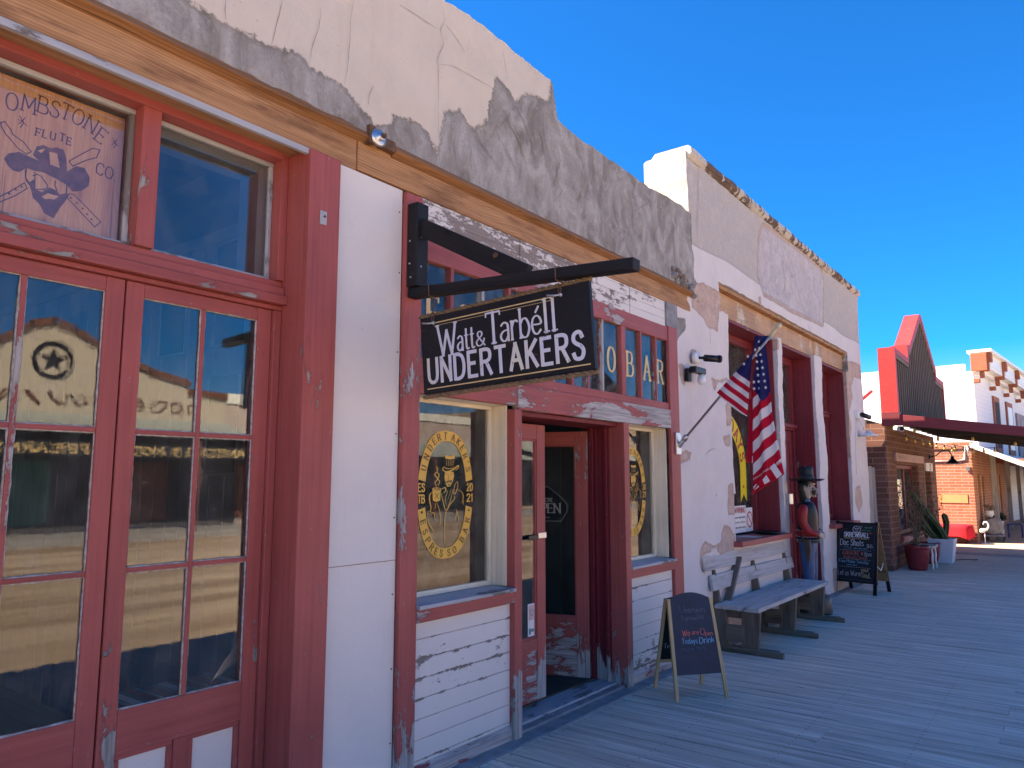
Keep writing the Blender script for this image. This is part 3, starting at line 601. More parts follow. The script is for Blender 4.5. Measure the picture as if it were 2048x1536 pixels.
# lintel beam with ledge board on top
b = MB(); b.box(-2.2, 2.52, 2.955, 3.2, 3.235, 3.455, 'x'); b.box(2.525, 6.80, 2.95, 3.2, 3.245, 3.45, 'x'); sub('lintel_beam', front, b, 'beam', .006)
b = MB(); b.prism([(2.905, 3.425), (2.96, 3.40), (3.1, 3.40), (3.1, 3.475), (2.935, 3.475)], 'x', -2.2, 2.60, g='x'); b.prism([(2.90, 3.42), (2.955, 3.39), (3.1, 3.39), (3.1, 3.465), (2.93, 3.465)], 'x', 2.76, 6.82, g='x'); sub('ledge_board', front, b, 'beamdark', .004)
b = MB()
b.lathe([(0, 0), (.05, .0), (.052, .006), (.03, .012), (.022, .012), (.022, .035), (0, .035)], (2.62, 2.90, 3.44), 18, 'steel', axis='y'); 
for v in range(len(b.v)): p = b.v[v]; b.v[v] = (p[0], 2.90 - (p[1] - 2.90), p[2]); b.l[v] = b.v[v]
b.lathe([(0, 0), (.012, 0), (.012, .03), (0, .03)], (2.62, 2.84, 3.44), 6, 'rust', smooth=False, axis='y')
b.box(2.56, 2.60, 2.90, 2.96, 3.40, 3.50, m='rust'); b.box(2.66, 2.76, 2.91, 2.97, 3.41, 3.47, m='rust')
sub('anchor_bolt', front, b)
# left wall bits out of frame, white plaster panel between the trims
b = MB(); b.box(-2.2, .50, 2.96, 3.2, 0, 3.235); sub('plaster_panel', front, b, 'whitepanel', .003)
b = MB(); b.box(2.38, 2.865, 2.955, 3.2, 0.0, 3.235, m=None); sub('plaster_panel', front, b, 'whitepanel', .003)
b = MB(); b.box(2.375, 2.87, 2.951, 2.957, 1.175, 1.178, m='crack')
for zz in (.25, .62, 1.0, 1.4, 1.85, 2.3, 2.75, 3.1):
    for xx in (2.41, 2.845): b.lathe([(0, -.002), (.005, -.002), (.004, .001), (0, .001)], (xx + nz(zz, xx, 1, 5) * .01, 2.955, zz), 8, 'rust', axis='y')
sub('panel_joint', front, b)
# ---- double door bay
for x0, x1 in ((2.195, 2.385), (.49, .66)):
    b = MB(); b.box(x0, x1, 2.915, 2.954, 0, 3.232 if x0 > 1 else 3.23, 'z'); sub('trim_board', front, b, 'red', .004)
b = MB(); b.box(2.196, 2.22, 2.9545, 3.34, 0, 3.232, 'z'); sub('door_jamb', front, b, 'red', .002)
b = MB(); b.box(.635, .659, 2.9545, 3.34, 0, 3.232, 'z'); sub('door_jamb', front, b, 'red', .002)
b = MB(); b.box(.66, 2.195, 2.93, 2.954, 3.205, 3.2345, 'x', m='sill'); b.box(.66, 2.195, 3.0, 3.10, 3.24, 3.3, 'x', m='red'); sub('head_trim', front, b, None, .002)
b = MB()
b.box(.66, 2.195, 3.06, 3.30, 2.455, 2.50, 'x'); b.box(.66, 2.195, 3.085, 3.30, 2.503, 2.545, 'x'); b.box(.66, 2.195, 3.11, 3.30, 2.548, 2.58, 'x'); b.box(.66, 2.195, 3.10, 3.3, 2.432, 2.453, 'x')
sub('transom_rail', front, b, 'red', .004)
b = MB(); b.box(1.455, 1.535, 3.09, 3.25, 2.582, 3.24, 'z'); b.box(.66, .70, 3.09, 3.25, 2.582, 3.24, 'z'); b.box(2.155, 2.195, 3.09, 3.25, 2.582, 3.24, 'z'); b.box(.70, 2.155, 3.08, 3.25, 3.20, 3.239, 'x'); sub('transom_frame', front, b, 'red', .004)
for x0, x1 in ((.70, 1.455), (1.535, 2.155)):
    w = MB(); t = .022
    w.box(x0, x1, 3.16, 3.19, 2.582, 2.582 + t, 'x'); w.box(x0, x1, 3.16, 3.19, 3.2 - t, 3.2, 'x'); w.box(x0, x0 + t, 3.16, 3.19, 2.582 + t, 3.2 - t, 'z'); w.box(x1 - t, x1, 3.16, 3.19, 2.582 + t, 3.2 - t, 'z')
    w = sub('transom_window', front, w, 'sill', .004)
    g = MB(); g.box(x0 + t, x1 - t, 3.175, 3.179, 2.582 + t, 3.2 - t); sub('pane', w, g, 'glass')
    rv = MB(); rv.box(x1 - .06, x1 - .002, 3.20 if x0 > 1 else 3.275, 3.36, 2.6, 3.19, 'z'); rv.box(x0 + .002, x1 - .062, 3.20 if x0 > 1 else 3.275, 3.36, 3.14, 3.19, 'x'); sub('inner_frame', w, rv, 'intwhite')
def flute_door(x0, x1, label):
    fr = MB(); y0, y1 = 3.12, 3.165; s = .075
    xa, xb = x0 + s, x1 - s; xm = (xa + xb) / 2; zb, z1, z2, zt = .69, 1.235, 1.80, 2.37
    fr.box(x0, xa, y0, y1, .02, 2.43, 'z'); fr.box(xb, x1, y0, y1, .02, 2.43, 'z'); fr.box(xa, xb, y0 + .001, y1, zt, 2.43, 'x')
    fr.box(xa, xb, y0 + .001, y1, .52, zb, 'x'); fr.box(xa, xb, y0 + .001, y1, .02, .14, 'x'); fr.box(xm - .035, xm + .035, y0 + .002, y1, .14, .52, 'z')
    d = sub('double_door', front, fr, 'red', .004, label=label)
    mu = MB(); mu.box(xm - .010, xm + .010, y0 + .004, y1 - .004, zb, zt, 'z')
    for z in (z1, z2): mu.box(xa, xm - .010, y0 + .005, y1 - .004, z - .010, z + .010, 'x'); mu.box(xm + .010, xb, y0 + .005, y1 - .004, z - .010, z + .010, 'x')
    sub('muntin', d, mu, 'redworn', .003)
    pu = MB()                                    # flaking grey putty beads round the glass
    for (ax, bx) in ((xa, xm - .01), (xm + .01, xb)):
        for (az, bz) in ((zb, z1 - .01), (z1 + .01, z2 - .01), (z2 + .01, zt)):
            for (p, q) in (((ax, az), (bx, az)), ((bx, az), (bx, bz)), ((bx, bz), (ax, bz)), ((ax, bz), (ax, az))):
                L = math.hypot(q[0] - p[0], q[1] - p[1]); n = int(L / .02); pts = []; ro = []
                for k in range(n + 1):
                    t = k / n; x = p[0] + (q[0] - p[0]) * t; z = p[1] + (q[1] - p[1]) * t
                    pts.append((x, y0 + .014, z)); ro.append(.0035 + .0045 * abs(nz(x, z, 4, 11)) + .002 * random.random())
                pu.tube(pts, ro, 5)
            g = MB(); g.box(ax, bx, y0 + .018, y0 + .0215, az, bz); gp = sub('pane', d, g, 'oldglass')
            gp.rotation_euler = (0, 0, 0)
    sub('putty', d, pu, 'puttyc')
    for (ax, bx) in ((xa, xm - .035), (xm + .035, xb)):
        p = MB(); p.box(ax + .022, bx - .022, y0 + .022, y0 + .035, .162, .498, m='whitepanel'); lp = sub('lower_panel', d, p, None)
        mo = MB()
        mo.box(ax, bx, y0 + .008, y0 + .034, .498, .52, 'x'); mo.box(ax, bx, y0 + .008, y0 + .034, .14, .162, 'x'); mo.box(ax, ax + .022, y0 + .008, y0 + .034, .162, .498, 'z'); mo.box(bx - .022, bx, y0 + .008, y0 + .034, .162, .498, 'z')
        sub('panel_moulding', lp, mo, 'red', .004)
    k = MB(); k.lathe([(0, 0), (.012, 0), (.010, .004), (0, .005)], (x0 + .012, y0 - .003, .92), 10, 'sill', axis='y'); sub('filled_lock_hole', d, k)
    return d
MT['puttyc'] = m_flat('flaking grey putty', (.40, .39, .38), .9, var=.5, sc=40, bump=.8)
flute_door(1.447, 2.150, 'right leaf of the old double door, lower right pane cracked'); flute_door(.70, 1.440, 'left leaf of the old double door, cut by the picture edge')
b = MB(); b.box(2.152, 2.193, 3.10, 3.2, .02, 2.43, 'z'); sub('door_frame', front, b, 'red', .004)
b = MB(); b.box(.661, .698, 3.10, 3.2, .02, 2.43, 'z'); sub('door_frame', front, b, 'red', .004)
ck = MB()                                     # crack fan in the lower right pane
for k in range(7): ribbon3(ck, [(2.06, .86 - k * .012), (2.0 - k * .004, .80 - k * .01), (1.93, .71 + k * .001)], .0009, lambda a, b, w: (a, 3.1365 - w, b), 'steel', .0006)
sub('cracked_glass_lines', front, ck)
b = MB(); b.box(2.26, 2.30, 2.907, 2.915, 2.86, 2.93, m='sill'); b.lathe([(0, 0), (.008, 0), (0, .01)], (2.28, 2.897, 2.90), 8, 'rust', axis='y'); sub('latch_plate', front, b, None, .002)
# ---- coffee shop bay
b = MB(); b.box(2.868, 3.0, 2.925, 2.957, 0, 3.225, 'z'); sub('trim_board', front, b, 'redworn', .004)
b = MB(); b.box(6.235, 6.42, 2.925, 2.957, -.02, 3.01, 'z'); sub('trim_board', front, b, 'redworn', .004)
b = MB(); b.box(3.0, 6.235, 2.957, 2.985, 3.0, 3.243, 'x'); b.box(3.98, 4.02, 2.949, 2.956, 3.0, 3.24, 'z'); b.box(5.55, 5.58, 2.949, 2.956, 3.0, 3.24, 'z'); sub('siding_board', front, b, 'sidingpeel', .002)
b = MB(); b.box(6.236, 6.47, 2.94, 2.975, 3.012, 3.243); sub('cement_patch', front, b, 'concrete', .003)
b = MB(); b.box(3.0, 6.235, 2.935, 2.98, 2.87, 3.0, 'x'); b.box(3.0, 6.235, 2.94, 2.98, 2.23, 2.295, 'x'); sub('transom_frame', front, b, 'redworn', .004)
XP = [3.0, 3.275, 3.57, 3.85, 4.12, 4.37, 4.62, 4.84, 5.06, 5.40, 5.71, 6.0, 6.235]
for i, x in enumerate(XP[1:-1]):
    b = MB(); wd = .035 if x in (4.12, 5.40) else .014
    b.box(x - wd, x + wd, 2.938, 2.978, 2.295, 2.87, 'z'); sub('mullion', front, b, 'redpeel' if i % 3 == 1 else 'redworn', .003)
GL = 'ESPRESSO BAR'
tp = MB(); tp.box(3.0, 6.235, 2.966, 2.97, 2.295, 2.87); tw = sub('transom_glass', front, tp, 'glass')
lt = MB()
for ch, x in (('E', 3.14), ('S', 3.42), ('P', 3.71), ('R', 3.985), ('E', 4.25), ('S', 4.5), ('S', 4.73), ('O', 5.235), ('B', 5.55), ('A', 5.86), ('R', 6.12)):
    write(lt, ch, .20, (x, 2.964, 2.47), (1, 0, 0), (0, 0, 1), (0, -1, 0), .034, .014, .8, serif=1.1, m='gold', center=True)
sub('window_lettering', tw, lt)
b = MB(); b.box(3.0, 3.92, 2.93, 2.975, 2.085, 2.229, 'x'); sub('header_board', front, b, 'redworn', .004)
b = MB(); b.box(3.922, 6.235, 2.922, 2.975, 2.062, 2.229, 'x'); sub('header_board', front, b, 'redpeel', .005, label='long header board over the door, red paint flaking to bare grey wood')
def display(x0, x1, zb, zt, pan):
    fr = MB(); y = 3.10
    fr.box(x0, x1, 2.976, y + .04, zt, zt + .03, 'x'); fr.box(x1 - .02, x1, 2.976, y, zb, zt, 'z'); fr.box(x0, x0 + .02, 2.976, y, zb, zt, 'z')
    fr.box(x0 + .02, x1 - .02, y - .012, y + .03, zt - .025, zt, 'x'); fr.box(x1 - .05, x1 - .02, y - .012, y + .03, zb, zt - .025, 'z'); fr.box(x0 + .02, x0 + .05, y - .012, y + .03, zb, zt - .025, 'z'); fr.box(x0 + .05, x1 - .05, y - .012, y + .03, zb, zb + .03, 'x')
    w = sub('display_window', front, fr, 'creamwood', .003)
    s = MB(); s.prism([(2.90, zb - .03), (2.90, zb - .008), (3.14, zb), (3.14, zb - .03)], 'x', x0, x1, g='x'); sub('sill', w, s, 'sill', .004)
    s = MB(); s.box(x0, x1, 2.915, 2.97, zb - .10, zb - .031, 'x'); sub('apron', w, s, 'redworn', .004)
    g = MB(); g.box(x0 + .05, x1 - .05, y + .004, y + .008, zb + .03, zt - .025); sub('pane', w, g, 'glass')
    p = MB(); p.box(pan[0], pan[1], y + .03, y + .045, zb + .01, zt - .005); sub('dark_side_panel', w, p, 'blackpanel')
    return w
w1 = display(3.0, 3.87, .93, 2.085, (3.65, 3.83)); w2 = display(5.42, 6.235, .92, 2.06, (5.95, 6.20))
def oval(parent, cx, cz, hw, hh, y):
    mb = MB(); wr = .063; m = 'yellow'
    def pt(a, r):       # stadium-like oval: a in turns from the top, clockwise
        t = a * 2 * math.pi; s, c = math.sin(t), math.cos(t)
        e = .80; return (cx + math.copysign(abs(s) ** e, s) * (hw - r), cz + math.copysign(abs(c) ** 1.0, c) * (hh - r))
    ga = .052; N = 40
    for side, a0, a1 in (('t', -.25 + ga - .015, .25 - ga + .015), ('b', .25 + ga - .015, .75 - ga + .015)):
        vs = []
        for i in range(N + 1):
            a = a0 + (a1 - a0) * i / N
            for r in (0, wr): q = pt(a, r); vs.append((q[0], y, q[1]))
        mb.add(vs, [(2 * i, 2 * i + 1, 2 * i + 3, 2 * i + 2) for i in range(N)], None, m)
    def arc(word, a0, a1, h, flip):
        L = [c for c in word]; W = [(4 if c == ' ' else G[c][0]) + 2 for c in L]; tot = sum(W); run = 0
        for c, w in zip(L, W):
            a = a0 + (a1 - a0) * (run + w / 2) / tot; run += w
            if c == ' ': continue
            q = pt(a, wr / 2); q2 = pt(a + (.004 if a1 > a0 else -.004), wr / 2); u = Vector((q2[0] - q[0], 0, q2[1] - q[1])).normalized(); v = Vector((-u.z, 0, u.x))
            o = Vector((q[0], y - .001, q[1])) - v * h / 2
            write(mb, c, h, o, u, v, (0, -1, 0), .0075, .004, .9, serif=1.0, m='inkdark', center=True)
    arc("UNDERTAKER'S", -.195, .195, .040, 0); arc('ESPRESSO BAR', .69, .31, .040, 1)
    for a in (-.222 + .02, .222 - .02, .222 + .075, -.222 - .075 + 0):
        q = pt(a + (0.02 if 0 < a < .25 else (-.02 if -.25 < a < 0 else 0)), wr / 2); mb.lathe([(0, -.001), (.008, -.001), (.008, .0), (0, 0)], (q[0], y - .001, q[1]), 10, 'inkdark', axis='y')
    for s, x, z in (('ES', -1, .018), ('TB', -1, -.048), ('20', 1, .018), ('21', 1, -.048)):
        write(mb, s, .045, (cx + x * (hw - wr / 2), y - .001, cz + z), (1, 0, 0), (0, 0, 1), (0, -1, 0), .009, .008, .75, m=m, center=True, width=.052)
    # the drinking gentleman: line art
    S = hw / 210.; T = hh / 480.
    f = lambda u, v, w: (cx + (u - 340) * S, y - .001 - w, cz + (805 - v) * T)
    def fill(pts, mm=m, w=.0): mb.add([f(a, b_, w) for a, b_ in pts], [tuple(range(len(pts)))], None, mm)
    def ln(t, wd=4.5, mm=m):
        for st in t.split('|'):
            P = catmull([tuple(float(q) for q in p.split(',')) for p in st.split()], 4)
            n = len(P); vs = []
            for i, p in enumerate(P):
                a = P[max(i - 1, 0)]; b_ = P[min(i + 1, n - 1)]; dx, dy = b_[0] - a[0], b_[1] - a[1]; l = math.hypot(dx, dy) or 1; h = wd / 2 * (1 - .5 * abs(2 * i / (n - 1) - 1))
                vs += [f(p[0] - dy / l * h, p[1] + dx / l * h, .0012), f(p[0] + dy / l * h, p[1] - dx / l * h, .0012)]
            mb.add(vs, [(2 * i, 2 * i + 1, 2 * i + 3, 2 * i + 2) for i in range(n - 1)], None, mm)
    fill([(325, 512), (365, 518), (404, 508), (402, 535), (365, 542), (330, 536)])
    ln('336,545 340,590|352,546 354,590|366,546 366,590|380,545 378,590|392,543 388,590', 4)
    ln('315,600 310,622 335,636 372,628 400,612 428,586 430,604 410,624', 9); ln('318,598 340,612 380,610 398,598', 5)
    fill([(328, 640), (372, 634), (394, 640), (398, 672), (388, 712), (368, 748), (348, 750), (334, 728), (324, 680)])
    ln('334,652 350,656', 5, 'inkblack'); ln('364,656 384,650', 5, 'inkblack'); ln('356,660 352,692 360,696', 3, 'inkblack'); ln('332,716 350,706 366,706 378,704 372,716 352,712 340,722 332,716', 8, 'inkblack'); ln('350,728 360,740 366,728', 8, 'inkblack')
    fill([(236, 760), (268, 752), (300, 762), (294, 852), (266, 862), (240, 850)]); ln('246,766 268,760 292,768 268,774 246,766', 6, 'inkblack'); ln('252,796 284,838|284,796 252,838', 7, 'inkblack')
    ln('264,748 254,716 272,690 250,660 268,634 264,596|276,742 288,712 274,690 284,660 268,640 276,610', 7)
    ln('300,770 326,756 336,778 318,796', 8); ln('236,790 218,806 216,850 226,900 222,926', 8); ln('210,930 250,944 256,968|204,930 208,1000 236,1060 250,1084|250,960 256,1000', 6)
    ln('300,800 318,870 338,928 370,880 404,840 400,820', 6); ln('352,776 332,840 340,900|376,770 350,850|390,770 372,850 352,900', 4); ln('424,706 428,742 410,800 396,798 404,740 420,712', 5)
    ln('424,770 466,800 470,850 474,890|470,850 460,880', 5); ln('270,870 290,930 300,1000 290,1040|340,930 330,1000 330,1080 332,1180', 5); ln('414,920 430,960 440,1020|404,1010 420,960 416,920|400,1080 412,1100', 4)
    ln('262,870 256,910', 5)
    return sub('window_lettering', parent, mb, None, recalc=False)
oval(w1, 3.42, 1.515, .25, .385, 3.1005); oval(w2, 5.80, 1.50, .25, .375, 3.1005)
for x0, x1, zt in ((3.0, 3.87, .829), (5.42, 6.235, .819)):
    b = MB(); b.box(x0, x1, 2.955, 2.99, .085, zt, 'x'); sub('siding_panel', front, b, 'siding', .002)
    b = MB(); b.prism([(2.935, 0), (2.935, .06), (2.956, .083), (2.99, .083), (2.99, 0)], 'x', x0, x1, g='x'); sub('kick_board', front, b, 'redkick', .003)
b = MB(); b.box(3.87, 3.95, 2.915, 3.06, 0.0, 2.061, 'z'); sub('door_post', front, b, 'redworn', .004)
b = MB(); b.box(5.335, 5.42, 2.915, 3.06, -.0, 2.061, 'z'); sub('door_post', front, b, 'redworn', .004)
b = MB(); b.box(5.34, 5.40, 3.061, 3.30, 0, 2.061, 'z'); b.box(5.318, 5.34, 3.075, 3.10, 0, 2.05, 'z'); b.box(5.325, 5.34, 3.17, 3.19, 0, 2.05, 'z'); b.box(5.31, 5.34, 3.20, 3.235, 0, 2.05, 'z'); sub('door_jamb', front, b, 'redshaded', .003)
b = MB(); b.box(3.87, 3.925, 3.061, 3.30, 0, 2.061, 'z'); b.box(3.95, 5.335, 2.976, 3.30, 2.03, 2.06, 'x'); sub('door_jamb', front, b, 'redshaded', .003)
def leaf(org, ang, L, label, pull=False, mat='redworn', z0=.085):
    """door leaf built at its hinge, swung by ang (radians) round z; runs along local +x"""
    c, s = math.cos(ang), math.sin(ang)
    def tr(mb):
        mb.l = list(mb.v) if not mb.l else mb.l
        mb.v = [(org[0] + x * c - y * s, org[1] + x * s + y * c, z) for x, y, z in mb.v]; return mb
    z1 = 2.0; st = .105; zb = .50
    fr = MB(); fr.box(0, st, 0, .04, z0, z1, 'z'); fr.box(L - st, L, 0, .04, z0, z1, 'z'); fr.box(st, L - st, .001, .039, 1.89, z1, 'x'); fr.box(st, L - st, .001, .039, z0, .19, 'x'); fr.box(st, L - st, .001, .039, .42, zb, 'x'); fr.box(st, L - st, .008, .032, .19, .42, 'x')
    d = sub('door_leaf', front, tr(fr), mat, .004, label=label)
    g = MB(); g.box(st, L - st, .018, .022, zb, 1.89); sub('pane', d, tr(g), 'glass')
    m = MB()
    for a, b_, e, f in ((st, L - st, zb, zb + .014), (st, L - st, 1.876, 1.89)): m.box(a, b_, .008, .032, e, f, 'x')
    for a in (st, L - st - .012): m.box(a, a + .012, .008, .032, zb + .014, 1.876, 'z')
    sub('glazing_bead', d, tr(m), mat, .003)
    if pull:
        h = MB(); h.box(L - .10, L + .002, -.008, -.001, 1.185, 1.225, m='steel'); h.box(L - .22, L - .10, -.012, -.006, 1.18, 1.212, m='black'); sub('hasp', d, tr(h), None, .002)
        n = MB()
        n.box(L - .20, L - .125, .012, .016, .52, .74, m='paper'); n.box(L - .32, L - .20, .028, .032, .74, .90, m='pinkpaper'); sub('notice_card', d, tr(n), None)
        q = MB(); q.box(L - .19, L - .135, .009, .011, .63, .73, m='pinkpaper'); q.box(L - .19, L - .172, .009, .011, .535, .575, m='teal'); q.box(L - .165, L - .135, .009, .011, .55, .57, m='teal')
        cr = [((L - .1625 + .02 * math.cos(a * .3), .68 + .02 * math.sin(a * .3))) for a in range(22)]
        ribbons(q, [(cr, True)], lambda a, b_, w: (a, .0085 - w, b_), .003, .003, 'inkblack'); sub('printed_notice', d, tr(q), None)
    return d
leaf((3.925, 3.13, 0), 0, .60, 'narrow glazed left leaf with metal hasp, closed', True)
rd = leaf((5.325, 3.25, 0), R(180 - 70), .66, 'right leaf standing open into the dark shop', z0=.035)
# open sign hung inside the right leaf's glass
sg = thing('open_sign', (4.86, 3.60, 1.30), 'small round-cornered sign lettered WE ARE OPEN behind the shop door glass', 'sign')
c, s = math.cos(R(180 - 70)), math.sin(R(180 - 70)); u = Vector((-c, -s, 0)); nrm = Vector((s * -1, c, 0)) * 1
o0 = Vector((5.325, 3.25, 0)) + Vector((c, s, 0)) * .35
o0.z = 1.37; nrm = Vector((-u.y, u.x, 0)); nrm = -nrm if nrm.y > 0 else nrm; o0 = o0 + nrm * .006
bd = MB(); ou = [(-.19, -.03), (-.13, -.12), (.13, -.12), (.19, -.03), (.19, .03), (.13, .10), (0, .20), (-.13, .10), (-.19, .03)]
f = plane_fn(o0, u, (0, 0, 1), nrm); n = len(ou)
bd.add([f(a * .95, b_ * .95, 0) for a, b_ in ou] + [f(a * .95, b_ * .95, .006) for a, b_ in ou], [tuple(range(n)), tuple(range(2 * n - 1, n - 1, -1))] + [(i, i + n, (i + 1) % n + n, (i + 1) % n) for i in range(n)], None, 'black')
sub('board', sg, bd)
b = MB(); fs = plane_fn(o0 + nrm * .04, u, (0, 0, 1), nrm)
fs = plane_fn(o0 + nrm * .0065, u, (0, 0, 1), nrm)
ribbons(b, [([(x * .9, z * .9) for x, z in ou + ou[:1]], False)], fs, .005, .005, 'chalkw')
write(b, 'OPEN', .075, fs(0, -.04, 0), u, (0, 0, 1), nrm, .013, .005, 1, serif=1, m='paper', center=True); write(b, "WE'RE", .03, fs(0, .05, 0), u, (0, 0, 1), nrm, .005, .003, 1, m='paper', center=True)
write(b, '~~', .022, fs(0, -.085, 0), u, (0, 0, 1), nrm, .003, .002, 1, m='chalkw', center=True)
sub('lettering', sg, b)
# threshold, kerb strip, interior rooms
b = MB(); b.box(3.95, 5.335, 2.95, 3.02, -.01, .02, 'x', m='concrete'); b.box(3.95, 5.335, 3.02, 3.22, -.01, .032, 'x', m='sill'); sub('threshold', front, b, None, .006)
b = MB()
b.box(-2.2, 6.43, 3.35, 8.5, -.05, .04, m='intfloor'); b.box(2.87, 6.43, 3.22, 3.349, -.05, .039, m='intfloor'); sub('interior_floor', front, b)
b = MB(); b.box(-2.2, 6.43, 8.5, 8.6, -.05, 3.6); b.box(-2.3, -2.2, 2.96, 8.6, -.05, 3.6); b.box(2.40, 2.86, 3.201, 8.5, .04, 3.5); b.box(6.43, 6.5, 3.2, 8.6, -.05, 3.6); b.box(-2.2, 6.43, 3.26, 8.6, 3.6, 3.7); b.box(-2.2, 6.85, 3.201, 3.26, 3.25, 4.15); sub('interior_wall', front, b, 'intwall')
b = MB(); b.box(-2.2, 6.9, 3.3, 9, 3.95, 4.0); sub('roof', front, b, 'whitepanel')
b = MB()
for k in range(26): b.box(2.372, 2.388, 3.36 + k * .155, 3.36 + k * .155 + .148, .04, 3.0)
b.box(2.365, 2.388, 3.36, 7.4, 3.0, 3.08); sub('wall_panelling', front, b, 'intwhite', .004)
# ---- pictures and frames hanging in the left shop
for (y0, y1, z0, z1, lab) in ((3.62, 3.98, 2.35, 2.98, 'framed portrait highest on the white panelled wall inside the flute shop'), (4.25, 4.6, 2.35, 2.8, 'smaller framed picture deeper in the flute shop beside the tall portrait'), (3.65, 4.0, 1.62, 2.2, 'framed portrait of a hatted figure below the tall one inside the flute shop'), (3.40, 3.58, .95, 2.25, 'tall dark framed display nearest the door inside the flute shop')):
    t = thing('picture_frame', (2.36, (y0 + y1) / 2, z0), lab, 'picture', 'pictures on the flute shop wall')
    b = MB(); e = .02
    b.box(2.335, 2.362, y0, y1, z0, z0 + e); b.box(2.335, 2.362, y0, y1, z1 - e, z1); b.box(2.335, 2.362, y0, y0 + e, z0 + e, z1 - e); b.box(2.335, 2.362, y1 - e, y1, z0 + e, z1 - e); sub('frame', t, b, 'intwhite' if z0 > 1.5 else 'blackpanel', .002)
    b = MB(); b.box(2.35, 2.362, y0 + e, y1 - e, z0 + e, z1 - e); ym = (y0 + y1) / 2; zm = (z0 + z1) / 2
    sub('picture', t, b, 'blackpanel')
t = thing('blanket_chest', (1.95, 3.50, .04), 'low chest draped with a striped woven blanket behind the cracked door pane', 'chest')
b = MB(); b.box(1.62, 2.30, 3.34, 3.72, .04, .56); sub('chest', t, b, 'intfloor', .01)
n = NT('striped blanket'); sx = n.sep()[0]; k = n.math('FRACT', n.math('MULTIPLY', sx, 4.2)); rr = n.t.nodes.new('ShaderNodeValToRGB'); n.put(rr.inputs[0], k); cr = rr.color_ramp; cr.interpolation = 'CONSTANT'
for i, (p, q) in enumerate(((0, (.24, .04, .06)), (.28, (.2, .27, .27)), (.4, (.6, .66, .8)), (.58, (.13, .17, .17)), (.7, (.26, .04, .07)), (.93, (.45, .45, .5)))):
    e = cr.elements[i] if i < 2 else cr.elements.new(p); e.position = p; e.color = (*q, 1)
MT['serape'] = n.done(rr.outputs[0], .95, n.bump(n.noise(n.scl(n.v, (30, 200, 200)), 1, 3), .4, .003), spec=.1)
b = MB(); b.prism([(1.60, .10), (1.60, .56), (1.66, .60), (2.28, .60), (2.32, .575), (2.32, .10)], 'y', 3.30, 3.74); sub('blanket', t, b, 'serape', .015)
# ---- flute shop board behind the left transom
t = thing('carved_wooden_sign', (1.08, 3.25, 2.61), 'square pine sign burnt with a hatted bearded face and lettering, inside the left transom', 'sign')
MT['signpine'] = m_wood('sign pine', (.80, .33, .15), (.97, .52, .28), (.50, .16, .08), .6, ring=4, bump=.3)
b = MB(); b.box(.73, 1.450, 3.245, 3.262, 2.612, 3.182, 'z'); sub('board', t, b, 'signpine', .004)
MT['burn'] = m_flat('burnt brown line', (.15, .045, .06), .8, var=.3, sc=30); MT['burnfill'] = m_flat('burnt brown fill', (.24, .075, .07), .8, var=.5, sc=25)
b = MB(); fb = lambda a, c_, w: (a, 3.2445 - w, c_)
arcw = 'TOMBSTONE'
for i, (ch, p) in enumerate(zip(arcw, [(0.924,3.039),(1.005,3.044),(1.060,3.059),(1.116,3.076),(1.159,3.079),(1.197,3.087),(1.240,3.085),(1.291,3.075),(1.335,3.042)])):
    q = [(0.949,3.120),(1.001,3.128),(1.060,3.147),(1.117,3.165),(1.165,3.171),(1.207,3.174),(1.254,3.171),(1.307,3.154),(1.363,3.147)][i]
    v = Vector((q[0] - p[0], 0, q[1] - p[1])); hgt = .062 if i else .062; a = -.45 * (i / 8) ** 1.6 + .02
    u = Vector((math.cos(a), 0, math.sin(a))); vv = Vector((-u.z, 0, u.x)); write(b, ch, hgt * 1.12, (p[0] - .01, 3.2445, p[1]), u, vv, (0, -1, 0), .0055, .0045, .82, serif=.9, m='burn')
for ch, p in zip('FLUTE', [(1.106,2.974),(1.131,2.976),(1.159,2.979),(1.194,2.988),(1.221,2.980)]): write(b, ch, .032, (p[0], 3.2445, p[1]), (1, 0, -.06), (.06, 0, 1), (0, -1, 0), .005, .004, .85, serif=.9, m='burn')
write(b, 'CO.', .052, ([(1.342,2.895)][0][0], 3.2445, [(1.342,2.895)][0][1]), (1, 0, -.10), (.1, 0, 1), (0, -1, 0), .0055, .0045, .85, serif=.9, m='burn')
def fillp(mb, pts, fn, w, m): mb.add([fn(a, c_, w) for a, c_ in pts], [tuple(range(len(pts)))], None, m)
BR1 = [(1.005,2.840),(1.018,2.866),(1.055,2.886),(1.086,2.880),(1.136,2.872),(1.181,2.859),(1.229,2.861),(1.263,2.899),(1.297,2.903),(1.321,2.869),(1.319,2.831),(1.290,2.799),(1.258,2.787),(1.236,2.808),(1.197,2.820),(1.145,2.832),(1.108,2.827),(1.084,2.829),(1.061,2.804),(1.038,2.803),(1.019,2.817)]
fillp(b, BR1, fb, .0004, 'burnfill')
for st in ([(1.140,2.809),(1.161,2.787),(1.166,2.774),(1.150,2.760)], [(1.084,2.829),(1.084,2.790),(1.097,2.772)], [(1.235,2.807),(1.235,2.773)], [(1.191,2.810),(1.190,2.793),(1.200,2.772)], [(1.110,2.806),(1.124,2.816),(1.140,2.813)]): ribbons(b, [(st, True)], fb, .005, .004, 'burn')
fillp(b, [(1.103,2.890),(1.113,2.929),(1.137,2.945),(1.162,2.940),(1.187,2.953),(1.213,2.952),(1.225,2.919),(1.233,2.858),(1.175,2.850),(1.136,2.865)], fb, .0007, 'burnfill')
fillp(b, [(1.160,2.925),(1.189,2.928),(1.203,2.870),(1.167,2.873)], fb, .0011, 'signpine'); fillp(b, [(1.117,2.913),(1.144,2.933),(1.133,2.908)], fb, .0011, 'signpine')
